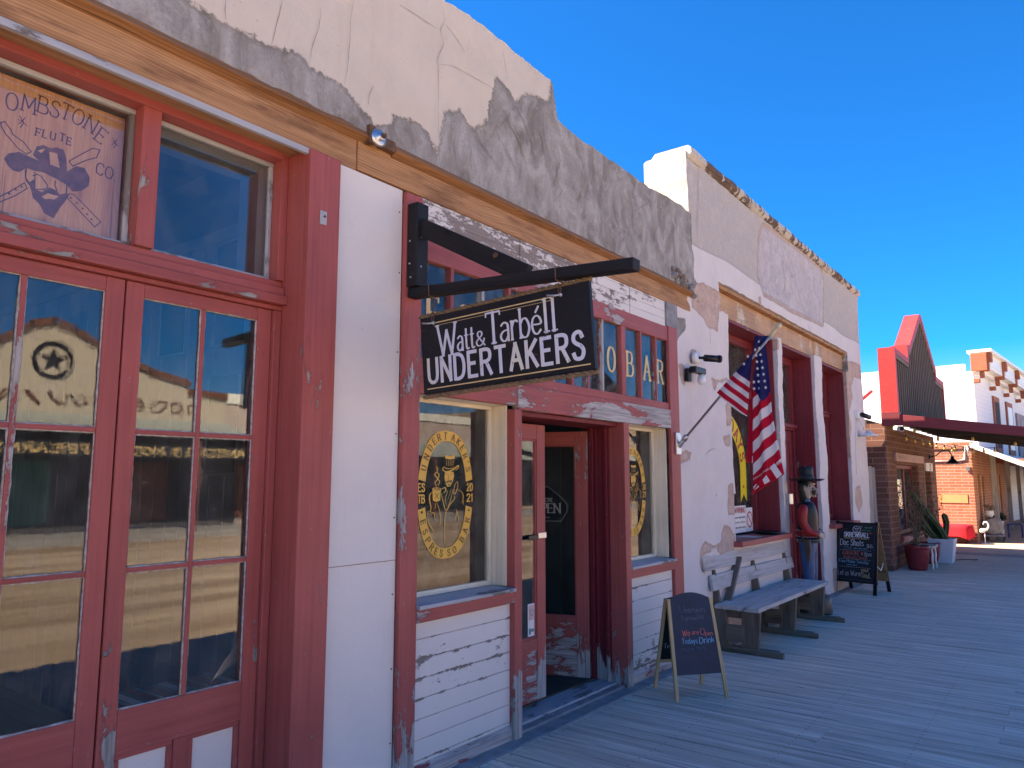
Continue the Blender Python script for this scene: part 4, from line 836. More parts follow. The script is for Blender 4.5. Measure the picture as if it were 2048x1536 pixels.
fillp(b, [(1.097,2.773),(1.114,2.793),(1.123,2.753),(1.145,2.749),(1.174,2.777),(1.200,2.771),(1.211,2.759),(1.236,2.774),(1.246,2.770),(1.238,2.746),(1.215,2.702),(1.196,2.653),(1.160,2.664),(1.142,2.695),(1.116,2.715)], fb, .0004, 'burnfill'); fillp(b, [(1.146,2.730),(1.167,2.751),(1.182,2.750),(1.208,2.751),(1.193,2.732),(1.174,2.730),(1.159,2.722)], fb, .0009, 'signpine')
for st in ([(0.983,2.979),(0.997,2.988),(1.019,2.965),(1.027,2.947),(1.064,2.932),(1.096,2.901),(1.079,2.885),(1.048,2.898),(1.016,2.929),(1.004,2.938),(0.988,2.960),(0.983,2.979)], [(1.236,2.911),(1.286,2.963),(1.324,3.000),(1.352,3.003),(1.341,2.964),(1.301,2.938),(1.250,2.894),(1.236,2.911)], [(0.995,2.678),(1.038,2.719),(1.082,2.767),(1.093,2.747),(1.051,2.702),(0.996,2.657)], [(1.245,2.774),(1.265,2.776),(1.377,2.690),(1.354,2.661),(1.240,2.754),(1.245,2.774)], [(1.081,2.818),(1.087,2.777),(1.120,2.745)], [(1.115,2.822),(1.120,2.752),(1.156,2.764)]): ribbons(b, [(st, False)], fb, .004, .004, 'burn')
for c_ in [(1.253,2.758),(1.277,2.743),(1.302,2.727),(1.320,2.708),(1.339,2.691),(1.033,2.707),(1.055,2.730),(1.074,2.748),(1.097,2.772)]: b.lathe([(0, -.001), (.004, -.001), (.004, 0), (0, 0)], (c_[0], 3.2445, c_[1]), 8, 'burn', axis='y')
for c_ in [(1.055,3.011),(1.411,3.056)]:
    ribbons(b, [([(c_[0] - .01, c_[1] + .02), (c_[0] - .002, c_[1] + .01), (c_[0] + .006, c_[1] - .004), (c_[0] - .004, c_[1] - .025)], True), ([(c_[0] - .014, c_[1] + .004), (c_[0] + .002, c_[1] + .003), (c_[0] + .016, c_[1] - .01)], True), ([(c_[0] + .008, c_[1] + .02), (c_[0], c_[1]), (c_[0] - .012, c_[1] - .012)], True)], fb, .0035, .003, 'burn')
sub('burnt_lettering', t, b, None, recalc=False)
# ================================================================== SIGN BRACKET + HANGING SIGN
t = thing('sign_bracket', (2.93, 2.9, 2.58), 'black timber bracket with diagonal brace fixed to the red trim, holding the undertakers sign', 'bracket')
b = MB(); b.box(2.875, 2.965, 2.845, 2.924, 2.668, 3.15, 'z'); sub('post', t, b, 'blackwood', .005)
b = MB(); b.beam((2.92, 2.924, 2.638), (2.92, 1.515, 2.558), .07, .056); sub('arm', t, b, 'blackwood', .006)
b = MB(); b.beam((2.92, 2.85, 3.01), (2.92, 2.12, 2.612), .05, .10, (0, 0, 1)); sub('brace', t, b, 'blackwood', .005)
b = MB()
for y, z in ((2.842, 2.95), (2.842, 2.78)): b.lathe([(0, 0), (.006, 0), (.006, .004), (0, .005)], (2.905, y - .003, z), 8, 'steel', axis='y')
for y, z in ((2.90, 2.80), (2.89, 2.72), (2.90, 2.93)): b.lathe([(0, 0), (.006, 0), (.006, .004), (0, .005)], (2.871, y, z), 8, 'steel', axis='x')
b.lathe([(0, 0), (.016, 0), (.014, .006), (0, .007)], (2.888, 2.30, 2.74), 10, 'rust', axis='x'); sub('screw', t, b)
hs_ = thing('hanging_sign', (2.93, 2.3, 2.06), 'black sign board edged with rope, white painted lettering, hung on chains from the timber bracket', 'sign')
SA, SB, SC, SD = Vector((2.93, 2.855, 2.485)), Vector((2.93, 1.765, 2.525)), Vector((2.93, 1.735, 2.105)), Vector((2.93, 2.815, 2.06))
def sgf(a, c_, w):      # a 0..1 from wall outwards, c_ 0..1 upwards
    top = SA.lerp(SB, a); bot = SD.lerp(SC, a); p = bot.lerp(top, c_); return Vector((p.x - .012 - w, p.y, p.z))
b = MB(); vs = [sgf(0, 0, 0), sgf(1, 0, 0), sgf(1, 1, 0), sgf(0, 1, 0)]; vs += [v + Vector((.024, 0, 0)) for v in vs]
b.add(vs, [(0, 1, 2, 3), (7, 6, 5, 4), (0, 4, 5, 1), (1, 5, 6, 2), (2, 6, 7, 3), (3, 7, 4, 0)], [(v.y, v.z, v.x) for v in vs]); sub('board', hs_, b, 'signboard', .002)
for c_ in (0, 1):
    b = MB(); P = [sgf(-.01 + i / 100 * 1.02, c_, -.012) for i in range(101)]
    for ph in (0, math.pi): b.tube([(p.x + .006 * math.cos(i * .9 + ph), p.y, p.z + (.012 if c_ else -.012) + .006 * math.sin(i * .9 + ph)) for i, p in enumerate(P)], .008, 6)
    sub('rope_trim', hs_, b, 'rope')
W_, H_ = 1.085, .422
f1 = lambda a, c_, w: sgf(a / W_, c_ / H_, w)
def wr(mb, s, h, x0, z0, width, th, tn, ser, m, rise=0, track=1.6):
    st, w = text_strokes(s, h, 1, track, ser); k = width / w
    ribbons(mb, [([(x0 + p[0] * k, z0 + p[1] + rise * p[0] * k) for p in P], q) for P, q in st], f1, th, tn, m)
b = MB()
wr(b, 'W', .165, .125, .195, .128, .017, .007, .9, 'letter'); wr(b, 'att', .118, .262, .205, .115, .013, .007, .5, 'letter'); wr(b, '&', .075, .392, .210, .055, .011, .006, 0, 'letter')
wr(b, 'T', .160, .462, .210, .090, .018, .009, 1., 'letter'); wr(b, 'arb', .145, .552, .210, .180, .014, .008, .6, 'letter'); wr(b, 'é', .140, .748, .215, .052, .013, .008, .0, 'letter'); wr(b, 'l', .165, .826, .215, .008, .017, .009, .0, 'letter'); wr(b, 'l', .165, .872, .215, .008, .017, .009, .0, 'letter')
ribbons(b, [([(x - .012, z), (x + .012 + (.006 if z < .3 else -.010), z)], False) for x in (.830, .876) for z in (.217, .378)], f1, .008, .008, 'letter')
wr(b, 'UNDERTAKERS', .128, .045, .058, .985, .021, .019, 0, 'letter', track=3.4); sub('lettering', hs_, b, None, recalc=False)
b = MB()
ribbons(b, [([(.10, .382), (.90, .382)], False), ([(.03, .026), (1.06, .026)], False)], f1, .006, .006, 'gold')
ribbons(b, [([(.10, .366), (.88, .366)], False)], f1, .002, .002, 'gold'); sub('gold_line', hs_, b, None, recalc=False)
for a, yy in ((.10, 2.74), (.86, 1.93)):
    p = sgf(a, .9, .012); b = MB(); top = Vector((2.92, p.y + .01, 2.645)); nl = 6; z0 = p.z + .012
    az = 2.638 - .0568 * (2.924 - top.y)
    b.tube([(2.878, top.y, az - .034), (2.875, top.y, az + .03), (2.92, top.y, az + .036), (2.963, top.y, az + .03), (2.963, top.y, az - .03), (2.92, top.y, az - .038), (2.878, top.y, az - .034)], .003, 6)
    nl = 3; L = (az - .036 - z0) / nl
    for k in range(nl):
        zc = z0 + L * (k + .5); xc = p.x - .01 + (2.915 - p.x) * (k + .5) / nl; pts = []
        for j in range(11):
            an = j / 10 * 2 * math.pi; d = .009 * math.cos(an); pts.append((xc + (d if k % 2 else 0), p.y + (0 if k % 2 else d), zc + L * .62 * math.sin(an)))
        b.tube(pts, .0022, 5)
    sub('chain', hs_, b, 'rust'); e = MB(); e.tube([p + Vector((0, .0, 0)), p + Vector((-.012, .03, -.002)), p + Vector((-.014, .07, .004))], .005, 8); e.lathe([(0, -.011), (.010, -.006), (.010, .006), (0, .011)], p, 10); sub('eye_bolt', hs_, e, 'steel')
# ================================================================== WHITE ADOBE BUILDING (right of the coffee shop)
ad = thing('adobe_building', (10.3, 3.1, 0), 'peeling white adobe building with three deep maroon openings under a raw timber lintel', 'building')
def top3(x): return 4.93 + nz(x, 0, 9, 1.2) * .015 - (x - 6.8) * .004
HO = [(7.78, 9.40, .95, 3.35), (9.60, 11.08, .0, 3.34), (11.48, 12.92, .95, 3.33)]
BMH = [(7.55, 13.1, 3.345, 3.72)]
aw = MB(); wall(aw, 6.43, 14.1, 0, 3.40 + .0, F0, .45, .045, holes=[(7.78, 9.44, .95, 3.40), (9.62, 11.1, 0., 3.40), (11.48, 12.95, .95, 3.40)], m='adobe', edge=.022, wob=.02, jit=.012)
aw2 = MB()
wall(aw, 6.81, 14.1, 3.40, 4.93, F0, .45, .045, holes=[(7.56, 13.1, 3.40, 3.72)], top=top3, m='adobe', edge=.012, wob=.02, jit=.012)
wall(aw, 6.43, 6.81, 3.40, 3.46, F0 + .01, .4, .05, m='adobe')
PINK = [[(6.957,3.569),(7.107,3.615),(7.521,3.612),(7.684,3.587),(7.517,3.369),(7.472,3.192),(7.219,3.151),(7.093,3.238),(6.841,3.299),(6.837,3.444)], [(7.022,3.439),(7.528,3.507),(7.531,3.391),(7.459,3.335),(7.496,3.152),(7.273,3.158),(7.164,3.211),(7.034,3.279)],
 [(7.260,2.656),(7.416,2.634),(7.734,2.693),(7.752,2.662),(7.433,2.597),(7.398,2.523),(7.326,2.516),(7.293,2.590)], [(6.401,1.831),(6.551,1.879),(6.695,1.860),(6.645,1.781),(6.411,1.746)], [(7.532,2.048),(7.736,2.076),(7.724,1.953),(7.557,1.963)], [(7.642,2.410),(7.794,2.439),(7.769,2.187),(7.640,2.171)],
 [(7.607,1.536),(7.773,1.590),(7.779,1.237),(7.570,1.245)], [(7.437,1.152),(7.619,1.109),(7.769,1.007),(7.719,0.835),(7.563,0.859),(7.319,0.855),(7.208,0.919),(6.924,0.885),(7.023,0.748),(6.909,0.705),(6.836,0.797),(6.861,0.944),(6.963,1.023),(7.153,0.955),(7.360,0.975)],
 [(6.758,2.866),(6.939,2.884),(6.910,2.745),(6.767,2.741)], [(6.474,2.690),(6.625,2.694),(6.629,2.507),(6.561,2.500)], [(7.271,1.456),(7.317,1.456),(7.314,1.426),(7.268,1.427)],
 [(12.877,3.506),(13.164,3.575),(14.075,3.605),(14.101,3.364),(13.440,3.326),(13.223,3.122),(13.285,2.963),(13.032,2.732),(12.749,2.664)], [(12.959,2.695),(13.086,2.463),(12.870,2.042),(12.680,2.036),(12.811,2.605)],
 [(13.142,1.473),(13.508,1.511),(13.618,1.242),(13.312,1.055),(13.118,1.217)], [(13.023,2.246),(12.797,2.237),(12.749,1.872),(12.922,1.820)], [(9.198,3.031),(9.428,3.040),(9.380,2.901),(9.268,2.927)], [(9.276,2.777),(9.439,2.699),(9.314,2.640),(9.266,2.701)],
 [(9.250,3.345),(9.501,3.383),(9.499,3.231),(9.366,3.237)], [(8.799,3.794),(8.917,3.818),(8.877,3.680),(8.806,3.667)],
 [(6.43, .30), (7.0, .20), (7.6, .28), (8.3, .12), (9.4, .20), (9.4, -.3), (6.43, -.3)], [(11.5, .35), (12.3, .25), (13.2, .40), (14.2, .3), (14.2, -.3), (11.5, -.3)]]
GREY = [[(6.271,3.044),(6.404,3.124),(6.692,3.160),(6.685,3.055),(6.525,2.956),(6.419,2.854),(6.386,2.949)], [(12.444,3.577),(13.094,3.698),(13.115,3.364),(12.612,3.377)], [(6.680,4.272),(6.743,4.291),(6.816,4.150),(6.853,3.970),(6.928,3.826),(6.903,3.618),(6.990,3.576),(6.788,3.421),(6.634,3.390)]]
RECT = [[(9.084,4.763),(9.697,4.800),(10.492,4.805),(11.818,4.796),(11.879,4.654),(11.689,3.944),(10.968,3.918),(10.055,3.883),(9.021,3.896),(8.833,4.077),(8.919,4.508)]]
cream = lambda x, z: min(.5, z - 3.98 + .02 * math.sin(x * 3)) if x < 30 else 0
f3 = lambda a, c_, w: (a, F0 - .008 - w, c_)
for c_ in [[(7.102,4.895),(7.067,4.655),(7.057,4.441),(7.006,4.203),(7.024,4.014)], [(7.263,3.149),(7.248,3.068),(7.257,2.991)], [(9.809,4.455),(9.884,4.223),(9.745,4.017)], [(10.310,4.407),(10.479,4.165),(10.636,4.009)], [(7.039,1.848),(7.156,1.896),(7.312,1.923)], [(7.291,1.900),(7.467,1.874)],
           [(6.978,2.576),(7.051,2.583),(7.084,2.547)], [(10.810,3.807),(10.937,3.715),(10.974,3.649)], [(6.382,1.301),(6.578,1.322)], [(6.989,2.589),(7.078,2.545)]]: ribbon3(aw, c_, .006, f3, 'crack')
AT3 = ATT(aw, {'pat0': cream, 'pat1': PINK, 'pat2': GREY, 'pat3': RECT}); AT3['pat3b'] = [v + .05 for v in AT3['pat3']]
sub('wall', ad, aw, recalc=False, attrs=AT3)
MT['adobe_side'] = m_flat('cream limewash', (.70, .65, .42), .9, var=.08, sc=4, bump=.5, bsc=14)
b = MB(); b.box(6.812, 7.1, 2.975, 3.43, 3.5, 4.92); b.box(6.9, 7.2, 3.43, 9, 3.5, 4.55); b.box(6.43, 6.8, 3.36, 3.5, 0, 4.0); sub('side_wall', ad, b, 'adobe_side', .015)
b = MB(); b.box(7.2, 14.08, 3.41, 9, 3.95, 4.05); b.box(13.8, 14.08, 3.41, 9, 0, 3.95); b.box(6.6, 13.8, 8.8, 9, 0, 3.95); sub('roof', ad, b, 'adobe_side')
MT['coping'] = m_paint('rust stained coping', (.46, .42, .37), wear=(.13, .085, .065), amt=.44, sc=7, stretch=(1, 1, .25))
b = MB(); xs = cuts(6.83, 14.1, .09); vs = []; fs = []
pr = [(2.915, 0), (2.895, .02), (2.90, .075), (2.93, .10), (3.30, .10), (3.40, .0), (3.0, -.03), (2.94, -.02)]
for i, x in enumerate(xs):
    for (y, z) in pr: vs.append((x, y + nz(x, y, 3, 6) * .010, top3(x) - .045 + z + nz(x, z, 1, 5) * .012))
n = len(pr)
for i in range(len(xs) - 1):
    for j in range(n): fs.append((i * n + j, i * n + (j + 1) % n, (i + 1) * n + (j + 1) % n, (i + 1) * n + j))
fs += [tuple(range(n)), tuple(range((len(xs) - 1) * n, len(xs) * n))]
b.add(vs, fs); sub('coping', ad, b, 'coping')
MT['lintel3'] = m_paint('limewashed orange timber', (.50, .27, .12), wear=(.55, .45, .36), amt=.30, sc=9, stretch=(1, 1, .3), dirt=.5)
b = MB(); xs = [7.56, 9.5, 10.2, 10.9, 11.4, 12.2, 13.1]
for a, c_ in zip(xs, xs[1:]): b.box(a + .003, c_ - .003, 3.03 + random.uniform(0, .01), 3.28, 3.402, 3.66, 'x')
sub('lintel_beam', ad, b, 'lintel3', .008)
b = MB()
for k in range(28): x = 7.56 + k * .198; b.box(x, x + .195, 2.965, 3.35, 3.662, 3.70 + random.uniform(0, .006), 'y')
sub('soffit_board', ad, b, 'beam', .003)
MT['reveal'] = MT['redshaded']
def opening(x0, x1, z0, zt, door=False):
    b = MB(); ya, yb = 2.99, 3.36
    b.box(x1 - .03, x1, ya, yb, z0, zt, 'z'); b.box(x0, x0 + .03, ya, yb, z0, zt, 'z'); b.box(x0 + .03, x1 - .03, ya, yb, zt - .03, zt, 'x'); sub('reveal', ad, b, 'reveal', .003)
    return x0 + .03, x1 - .03, zt - .03
def sash_window(x0, x1, z0, zt, label):
    a, c_, t_ = opening(x0, x1, z0, zt); y = 3.30
    f = MB(); f.box(a, a + .07, y - .05, y + .04, z0 + .03, t_, 'z'); f.box(c_ - .07, c_, y - .05, y + .04, z0 + .03, t_, 'z'); f.box(a + .07, c_ - .07, y - .05, y + .04, t_ - .09, t_, 'x'); f.box(a + .07, c_ - .07, y - .05, y + .04, z0 + .03, z0 + .11, 'x')
    f.box(a + .07, c_ - .07, y - .03, y + .04, 2.62, 2.70, 'x'); f.box(a + .06, c_ - .06, y - .09, y - .051, 2.60, 2.66, 'x'); f.box(a + .06, c_ - .06, y - .11, y - .051, 2.665, 2.69, 'x')
    w = sub('sash_window', ad, f, 'redshaded', .004, label=label); g = MB(); g.box(a + .07, c_ - .07, y + .0, y + .004, z0 + .11, t_ - .09); sub('pane', w, g, 'glass')
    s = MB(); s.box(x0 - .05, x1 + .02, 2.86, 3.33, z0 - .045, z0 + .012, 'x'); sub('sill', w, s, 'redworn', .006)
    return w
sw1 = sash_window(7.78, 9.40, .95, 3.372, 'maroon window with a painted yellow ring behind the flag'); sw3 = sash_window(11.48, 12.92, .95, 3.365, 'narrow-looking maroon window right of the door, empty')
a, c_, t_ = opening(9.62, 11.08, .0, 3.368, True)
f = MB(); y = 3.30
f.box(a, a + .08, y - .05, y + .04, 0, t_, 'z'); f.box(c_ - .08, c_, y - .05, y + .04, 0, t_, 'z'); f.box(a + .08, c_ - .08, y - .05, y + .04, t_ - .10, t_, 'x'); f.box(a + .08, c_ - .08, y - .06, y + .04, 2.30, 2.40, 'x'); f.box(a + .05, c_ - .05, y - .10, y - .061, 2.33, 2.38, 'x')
dw = sub('saloon_door', ad, f, 'redshaded', .004, label='maroon panelled door behind the carved cowboy'); g = MB(); g.box(a + .08, c_ - .08, y, y + .004, 2.40, t_ - .10); sub('pane', dw, g, 'glass')
f = MB(); xm = (a + c_) / 2
for p, q in ((a + .085, xm - .004), (xm + .004, c_ - .085)):
    f.box(p, p + .11, y - .02, y + .02, .03, 2.295, 'z'); f.box(q - .11, q, y - .02, y + .02, .03, 2.295, 'z'); f.box(p + .11, q - .11, y - .019, y + .019, 2.14, 2.295, 'x'); f.box(p + .11, q - .11, y - .019, y + .019, .03, .25, 'x'); f.box(p + .11, q - .11, y - .019, y + .019, .85, 1.0, 'x'); f.box(p + .11, q - .11, y - .008, y + .008, .25, .85, 'z'); f.box(p + .11, q - .11, y - .008, y + .008, 1.0, 2.14, 'z')
sub('door_leaf', dw, f, 'redshaded', .004)
b = MB(); b.box(9.66, 9.70, 2.975, 3.02, .05, 2.33, 'z', m='redshaded'); b.tube([(9.715, 3.0, .15), (9.715, 3.0, 2.25)], .016, 10, 'steel'); b.box(9.52, 9.66, 2.905, 2.945, 1.30, 1.43, m='steel'); b.tube([(9.66, 2.93, 1.36), (9.70, 2.96, 1.37), (9.74, 2.97, 1.34)], .012, 8, 'steel')
for z in (.7, 1.45, 2.1): b.tube([(9.715, 3.0, z), (9.715, 3.0, z + .12)], .022, 10, 'black')
sub('bar_bolt', ad, b, None, .003)
# interior dark room
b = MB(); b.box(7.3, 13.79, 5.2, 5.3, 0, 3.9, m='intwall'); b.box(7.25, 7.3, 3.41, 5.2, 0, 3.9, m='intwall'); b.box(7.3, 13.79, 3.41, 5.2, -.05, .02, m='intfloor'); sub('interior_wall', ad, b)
# yellow ring lettering painted on the first window
MT['signyellow'] = m_flat('bright yellow sign paint', (.80, .62, .03), .5, var=.04)
b = MB(); CX, CZ = 8.52, 1.72; y = 3.295; N = 30; vs = []
def rp(a, r): return (CX + math.sin(a) * r * 1.0, CZ + math.cos(a) * r * 1.12)
for i in range(N + 1):
    an = -.9 + (.9 + math.pi / 2) * i / N
    for r in (.40, .60): q = rp(an, r); vs.append((q[0], y, q[1]))
b.add(vs, [(2 * i, 2 * i + 1, 2 * i + 3, 2 * i + 2) for i in range(N)], None, 'signyellow')
b.add([(8.92, y, 1.72), (9.119, y, 1.72), (9.11, y, 1.34), (9.01, y, 1.43), (8.90, y, 1.33)], [(0, 1, 2, 3, 4)], None, 'signyellow')
for ch, an in (('L', -.35), ('I', -.1), ('I', -.1), ('D', .35), ('A', .68), ('Y', .98), ('S', 1.28)):
    q = rp(an, .50); u = Vector((math.cos(an), 0, -math.sin(an) * 1.05)); v = Vector((math.sin(an), 0, math.cos(an)))
    write(b, ch, .15, Vector((q[0], y - .002, q[1])) - v * .075, u, v, (0, -1, 0), .030, .022, .95, serif=1.2, m='inkred', center=True)
b.add([(CX - .3, y, CZ - .28), (CX + .22, y, CZ - .28), (CX + .16, y, CZ + .18), (CX - .3, y, CZ + .18)], [(0, 1, 2, 3)], None, 'paper')
write(b, 'N', .15, (CX + .02, y - .002, CZ - .05), (1, 0, 0), (0, 0, 1), (0, -1, 0), .03, .02, 1, serif=1.2, m='inkred')
b.lathe([(0, -.001), (.02, -.001), (.02, 0), (0, 0)], (9.01, y - .001, 1.52), 8, 'inkred', axis='y')
sub('window_lettering', sw1, b, None, recalc=False)
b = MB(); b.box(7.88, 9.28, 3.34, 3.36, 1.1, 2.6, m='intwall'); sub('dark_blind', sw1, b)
def card(name, label, x0, x1, z0, z1, y, lines, group=None, ring=False):
    t = thing(name, ((x0 + x1) / 2, y, z0), label, 'sign', group)
    b = MB(); b.box(x0, x1, y, y + .004, z0, z1); sub('card', t, b, 'paper')
    b = MB()
    for s, h, z, m in lines: write(b, s, h, ((x0 + x1) / 2, y - .001, z), (1, 0, 0), (0, 0, 1), (0, -1, 0), h * .17, h * .14, 1, m=m, center=True, width=(x1 - x0) * .86)
    if ring:
        cx, cz, r = (x0 + x1) / 2, (z0 + z1) / 2, min(x1 - x0, z1 - z0) * .42
        ribbons(b, [([(cx + r * math.cos(k / 20 * 6.2832), cz + r * math.sin(k / 20 * 6.2832)) for k in range(21)], True), ([(cx - r * .7, cz + r * .7), (cx + r * .7, cz - r * .7)], False)], lambda a, c_, w: (a, y - .001 - w, c_), .018, .018, 'inkred')
    sub('printing', t, b, None, recalc=False)
t = card('warning_sign', 'small red and white WARNING card standing in the corner of the adobe window', 8.46, 8.86, .99, 1.30, 3.225, [('WARNING', .06, 1.22, 'inkred'), ('~~~', .035, 1.155, 'inkblack'), ('~~', .035, 1.10, 'inkblack'), ('~~~', .035, 1.04, 'inkblack')])
t = card('prohibition_sign', 'white card with a red prohibition ring right of the warning card', 8.88, 9.09, .99, 1.27, 3.228, [], ring=True)
t = thing('ashtray', (9.02, 3.03, .963), 'round black ashtray lying on the red window sill', 'ashtray'); b = MB()
b.lathe([(0, 0), (.10, 0), (.15, .018), (.155, .03), (.14, .03), (.10, .012), (0, .010)], (9.02, 3.03, .963), 24); sub('dish', t, b, 'black')
# ---- lamps and cameras on the adobe wall
t = thing('security_camera', (6.80, 2.94, 2.72), 'black bullet security camera on a round white base, above the small floodlight', 'camera')
b = MB(); b.lathe([(0, 0), (.055, 0), (.058, .03), (.045, .05), (0, .052)], (6.80, 2.93, 2.78), 18, axis='y'); 
b.v = [(p[0], 2.93 - (p[1] - 2.93), p[2]) for p in b.v]; sub('base', t, b, 'white')
b = MB(); b.tube([(6.80, 2.88, 2.78), (6.83, 2.82, 2.775)], .014, 8); b.tube([(6.82, 2.83, 2.775), (6.93, 2.73, 2.77)], .034, 14); b.tube([(6.925, 2.735, 2.77), (6.945, 2.717, 2.77)], .038, 14); sub('camera_body', t, b, 'black')
t = thing('wall_floodlight', (6.68, 2.93, 2.55), 'small black bracket light with a bare white bulb under the camera', 'lamp')
b = MB(); b.box(6.60, 6.67, 2.90, 2.945, 2.53, 2.66, m='black'); b.box(6.61, 6.86, 2.83, 2.90, 2.615, 2.675, m='black'); sub('bracket', t, b, None, .01)
b = MB(); b.lathe([(0, -.075), (.03, -.065), (.042, -.035), (.038, 0), (.02, .03), (0, .03)], (6.80, 2.86, 2.585), 16); sub('bulb', t, b, 'white')
t = thing('security_camera', (13.42, 2.93, 2.6), 'small dark camera on a white box at the far right corner of the adobe wall', 'camera')
b = MB(); b.box(13.30, 13.42, 2.88, 2.95, 2.62, 2.74); sub('base', t, b, 'white', .01)
b = MB(); b.tube([(13.42, 2.90, 2.69), (13.50, 2.84, 2.68)], .014, 8); b.tube([(13.48, 2.86, 2.69), (13.66, 2.78, 2.65)], .04, 12); sub('camera_body', t, b, 'black')
t = thing('wall_lamp', (13.5, 2.93, 2.3), 'white dish lamp hanging under the corner camera, cable looped down the wall', 'lamp')
b = MB(); b.tube([(13.46, 2.94, 2.62), (13.46, 2.86, 2.52), (13.52, 2.84, 2.44)], .014, 8); b.tube([(13.36, 2.94, 2.62), (13.28, 2.93, 2.4), (13.30, 2.94, 2.0), (13.22, 2.94, 1.7)], .006, 6); sub('bracket', t, b, 'white')
b = MB(); b.lathe([(.03, .10), (.05, .06), (.12, .03), (.16, .0), (.15, -.002), (.10, .02), (.03, .05)], (13.60, 2.80, 2.33), 22); b.lathe([(0, -.02), (.04, 0), (.03, .06), (0, .08)], (13.60, 2.80, 2.33), 12); sub('shade', t, b, 'white')
# ================================================================== FLAG
t = thing('flag', (6.36, 2.92, 1.88), 'stars and stripes drooping from an angled grey pole beside the coffee shop', 'flag')
b = MB(); b.box(6.30, 6.40, 2.905, 2.924, 1.83, 2.03); b.tube([(6.36, 2.91, 1.90), (6.36, 2.85, 1.985)], .020, 12); b.tube([(6.36, 2.865, 1.955), (6.36, 2.83, 2.0)], .026, 12); b.tube([(6.32, 2.85, 1.98), (6.40, 2.85, 1.98)], .010, 8); sub('bracket', t, b, 'steel', .004)
PB, PT = Vector((6.36, 2.86, 1.965)), Vector((6.36, 1.985, 2.885))
b = MB(); b.tube([PB, PT], .011, 12); sub('pole', t, b, 'alum')
b = MB(); d = (PT - PB).normalized(); b.tube([PT - d * .09, PT - d * .07, PT - d * .02, PT, PT + d * .012, PT + d * .03, PT + d * .05, PT + d * .06], [.012, .017, .017, .013, .020, .024, .018, .004], 14); sub('finial', t, b, 'flagfin')
c0, c1, c2 = [(2.503,2.898),(1.972,2.835),(2.552,1.559)]
def fp(x, y):   # crop units -> (Y, Z) on the flag's plane (affine)
    a, c_ = (x - 400) / 400., (y - 100) / 1000.
    return (c0[0] + (c1[0] - c0[0]) * a + (c2[0] - c0[0]) * c_, c0[1] + (c1[1] - c0[1]) * a + (c2[1] - c0[1]) * c_)
def lerpk(K, y):
    for (y0, v0), (y1, v1) in zip(K, K[1:]):
        if y <= y1: return v0 + (v1 - v0) * (y - y0) / (y1 - y0)
    return K[-1][1]
def star(mb, cx, cy, r, xo, squ=.85, m='starw'):
    P = []
    for k in range(10):
        a = k / 10 * 2 * math.pi; rr_ = r if k % 2 == 0 else r * .42; q = fp(cx + math.sin(a) * rr_ * squ, cy - math.cos(a) * rr_); P.append((xo, q[0], q[1]))
    q = fp(cx, cy); P.append((xo, q[0], q[1])); mb.add(P, [(k, (k + 1) % 10, 10) for k in range(10)], None, m)
n = NT('flag cloth'); q = n.attr('stripe'); ct = n.attr('canton')
odd = n.math('GREATER_THAN', n.math('FRACT', n.math('MULTIPLY', q, .5)), .5)
cc = n.mix(odd, (.46, .012, .035), (.66, .63, .64)); cc = n.mix(n.math('GREATER_THAN', ct, 0.), cc, (.020, .022, .10))
w_ = n.noise(None, 600, 2, .5)
MT['flag'] = n.done(cc, .9, n.bump(w_, .15, .001), spec=.1)
nt = n.t; tl = nt.nodes.new('ShaderNodeBsdfTranslucent'); nt.links.new(cc, tl.inputs['Color']); ms = nt.nodes.new('ShaderNodeMixShader'); ms.inputs[0].default_value = .25
nt.links.new(n.b.outputs[0], ms.inputs[1]); nt.links.new(tl.outputs[0], ms.inputs[2]); nt.links.new(ms.outputs[0], n.out.inputs[0])

fb_ = MB(); ST = []; CT = []
def sheet(nu, nv, pos, stripe, canton):
    vs = []; base = len(fb_.v)
    for j in range(nv + 1):
        for i in range(nu + 1):
            x, y, xo = pos(i / nu, j / nv); p = fp(x, y); vs.append((xo, p[0], p[1])); ST.append(stripe(x, y)); CT.append(canton(x, y))
    fb_.add(vs, [(j * (nu + 1) + i, j * (nu + 1) + i + 1, (j + 1) * (nu + 1) + i + 1, (j + 1) * (nu + 1) + i) for i in range(nu) for j in range(nv)], None, 'flag', True)
# A: from the pole (hoist) to the first fold
def pA(s, t_):
    hx, hy = 728 + (390 - 728) * t_, 110 + (492 - 110) * t_
    fx, fy = 650 + (603 - 650) * t_, 118 + (640 - 118) * t_
    x = hx + (fx - hx) * s; y = hy + (fy - hy) * s + 14 * math.sin(s * math.pi) * t_
    return x, y, 6.36 - .035 * math.sin(s * 2.6) + .012 * math.sin(s * 9 + t_ * 3)
cA = lambda x, y: (lambda d: d)(-(y - (342 + .62 * (x - 510))))
sheet(26, 40, pA, lambda x, y: 101 - ((632 - y + .66 * (x - 600)) / 38.5) + 0.0, lambda x, y: cA(x, y) / 100.)
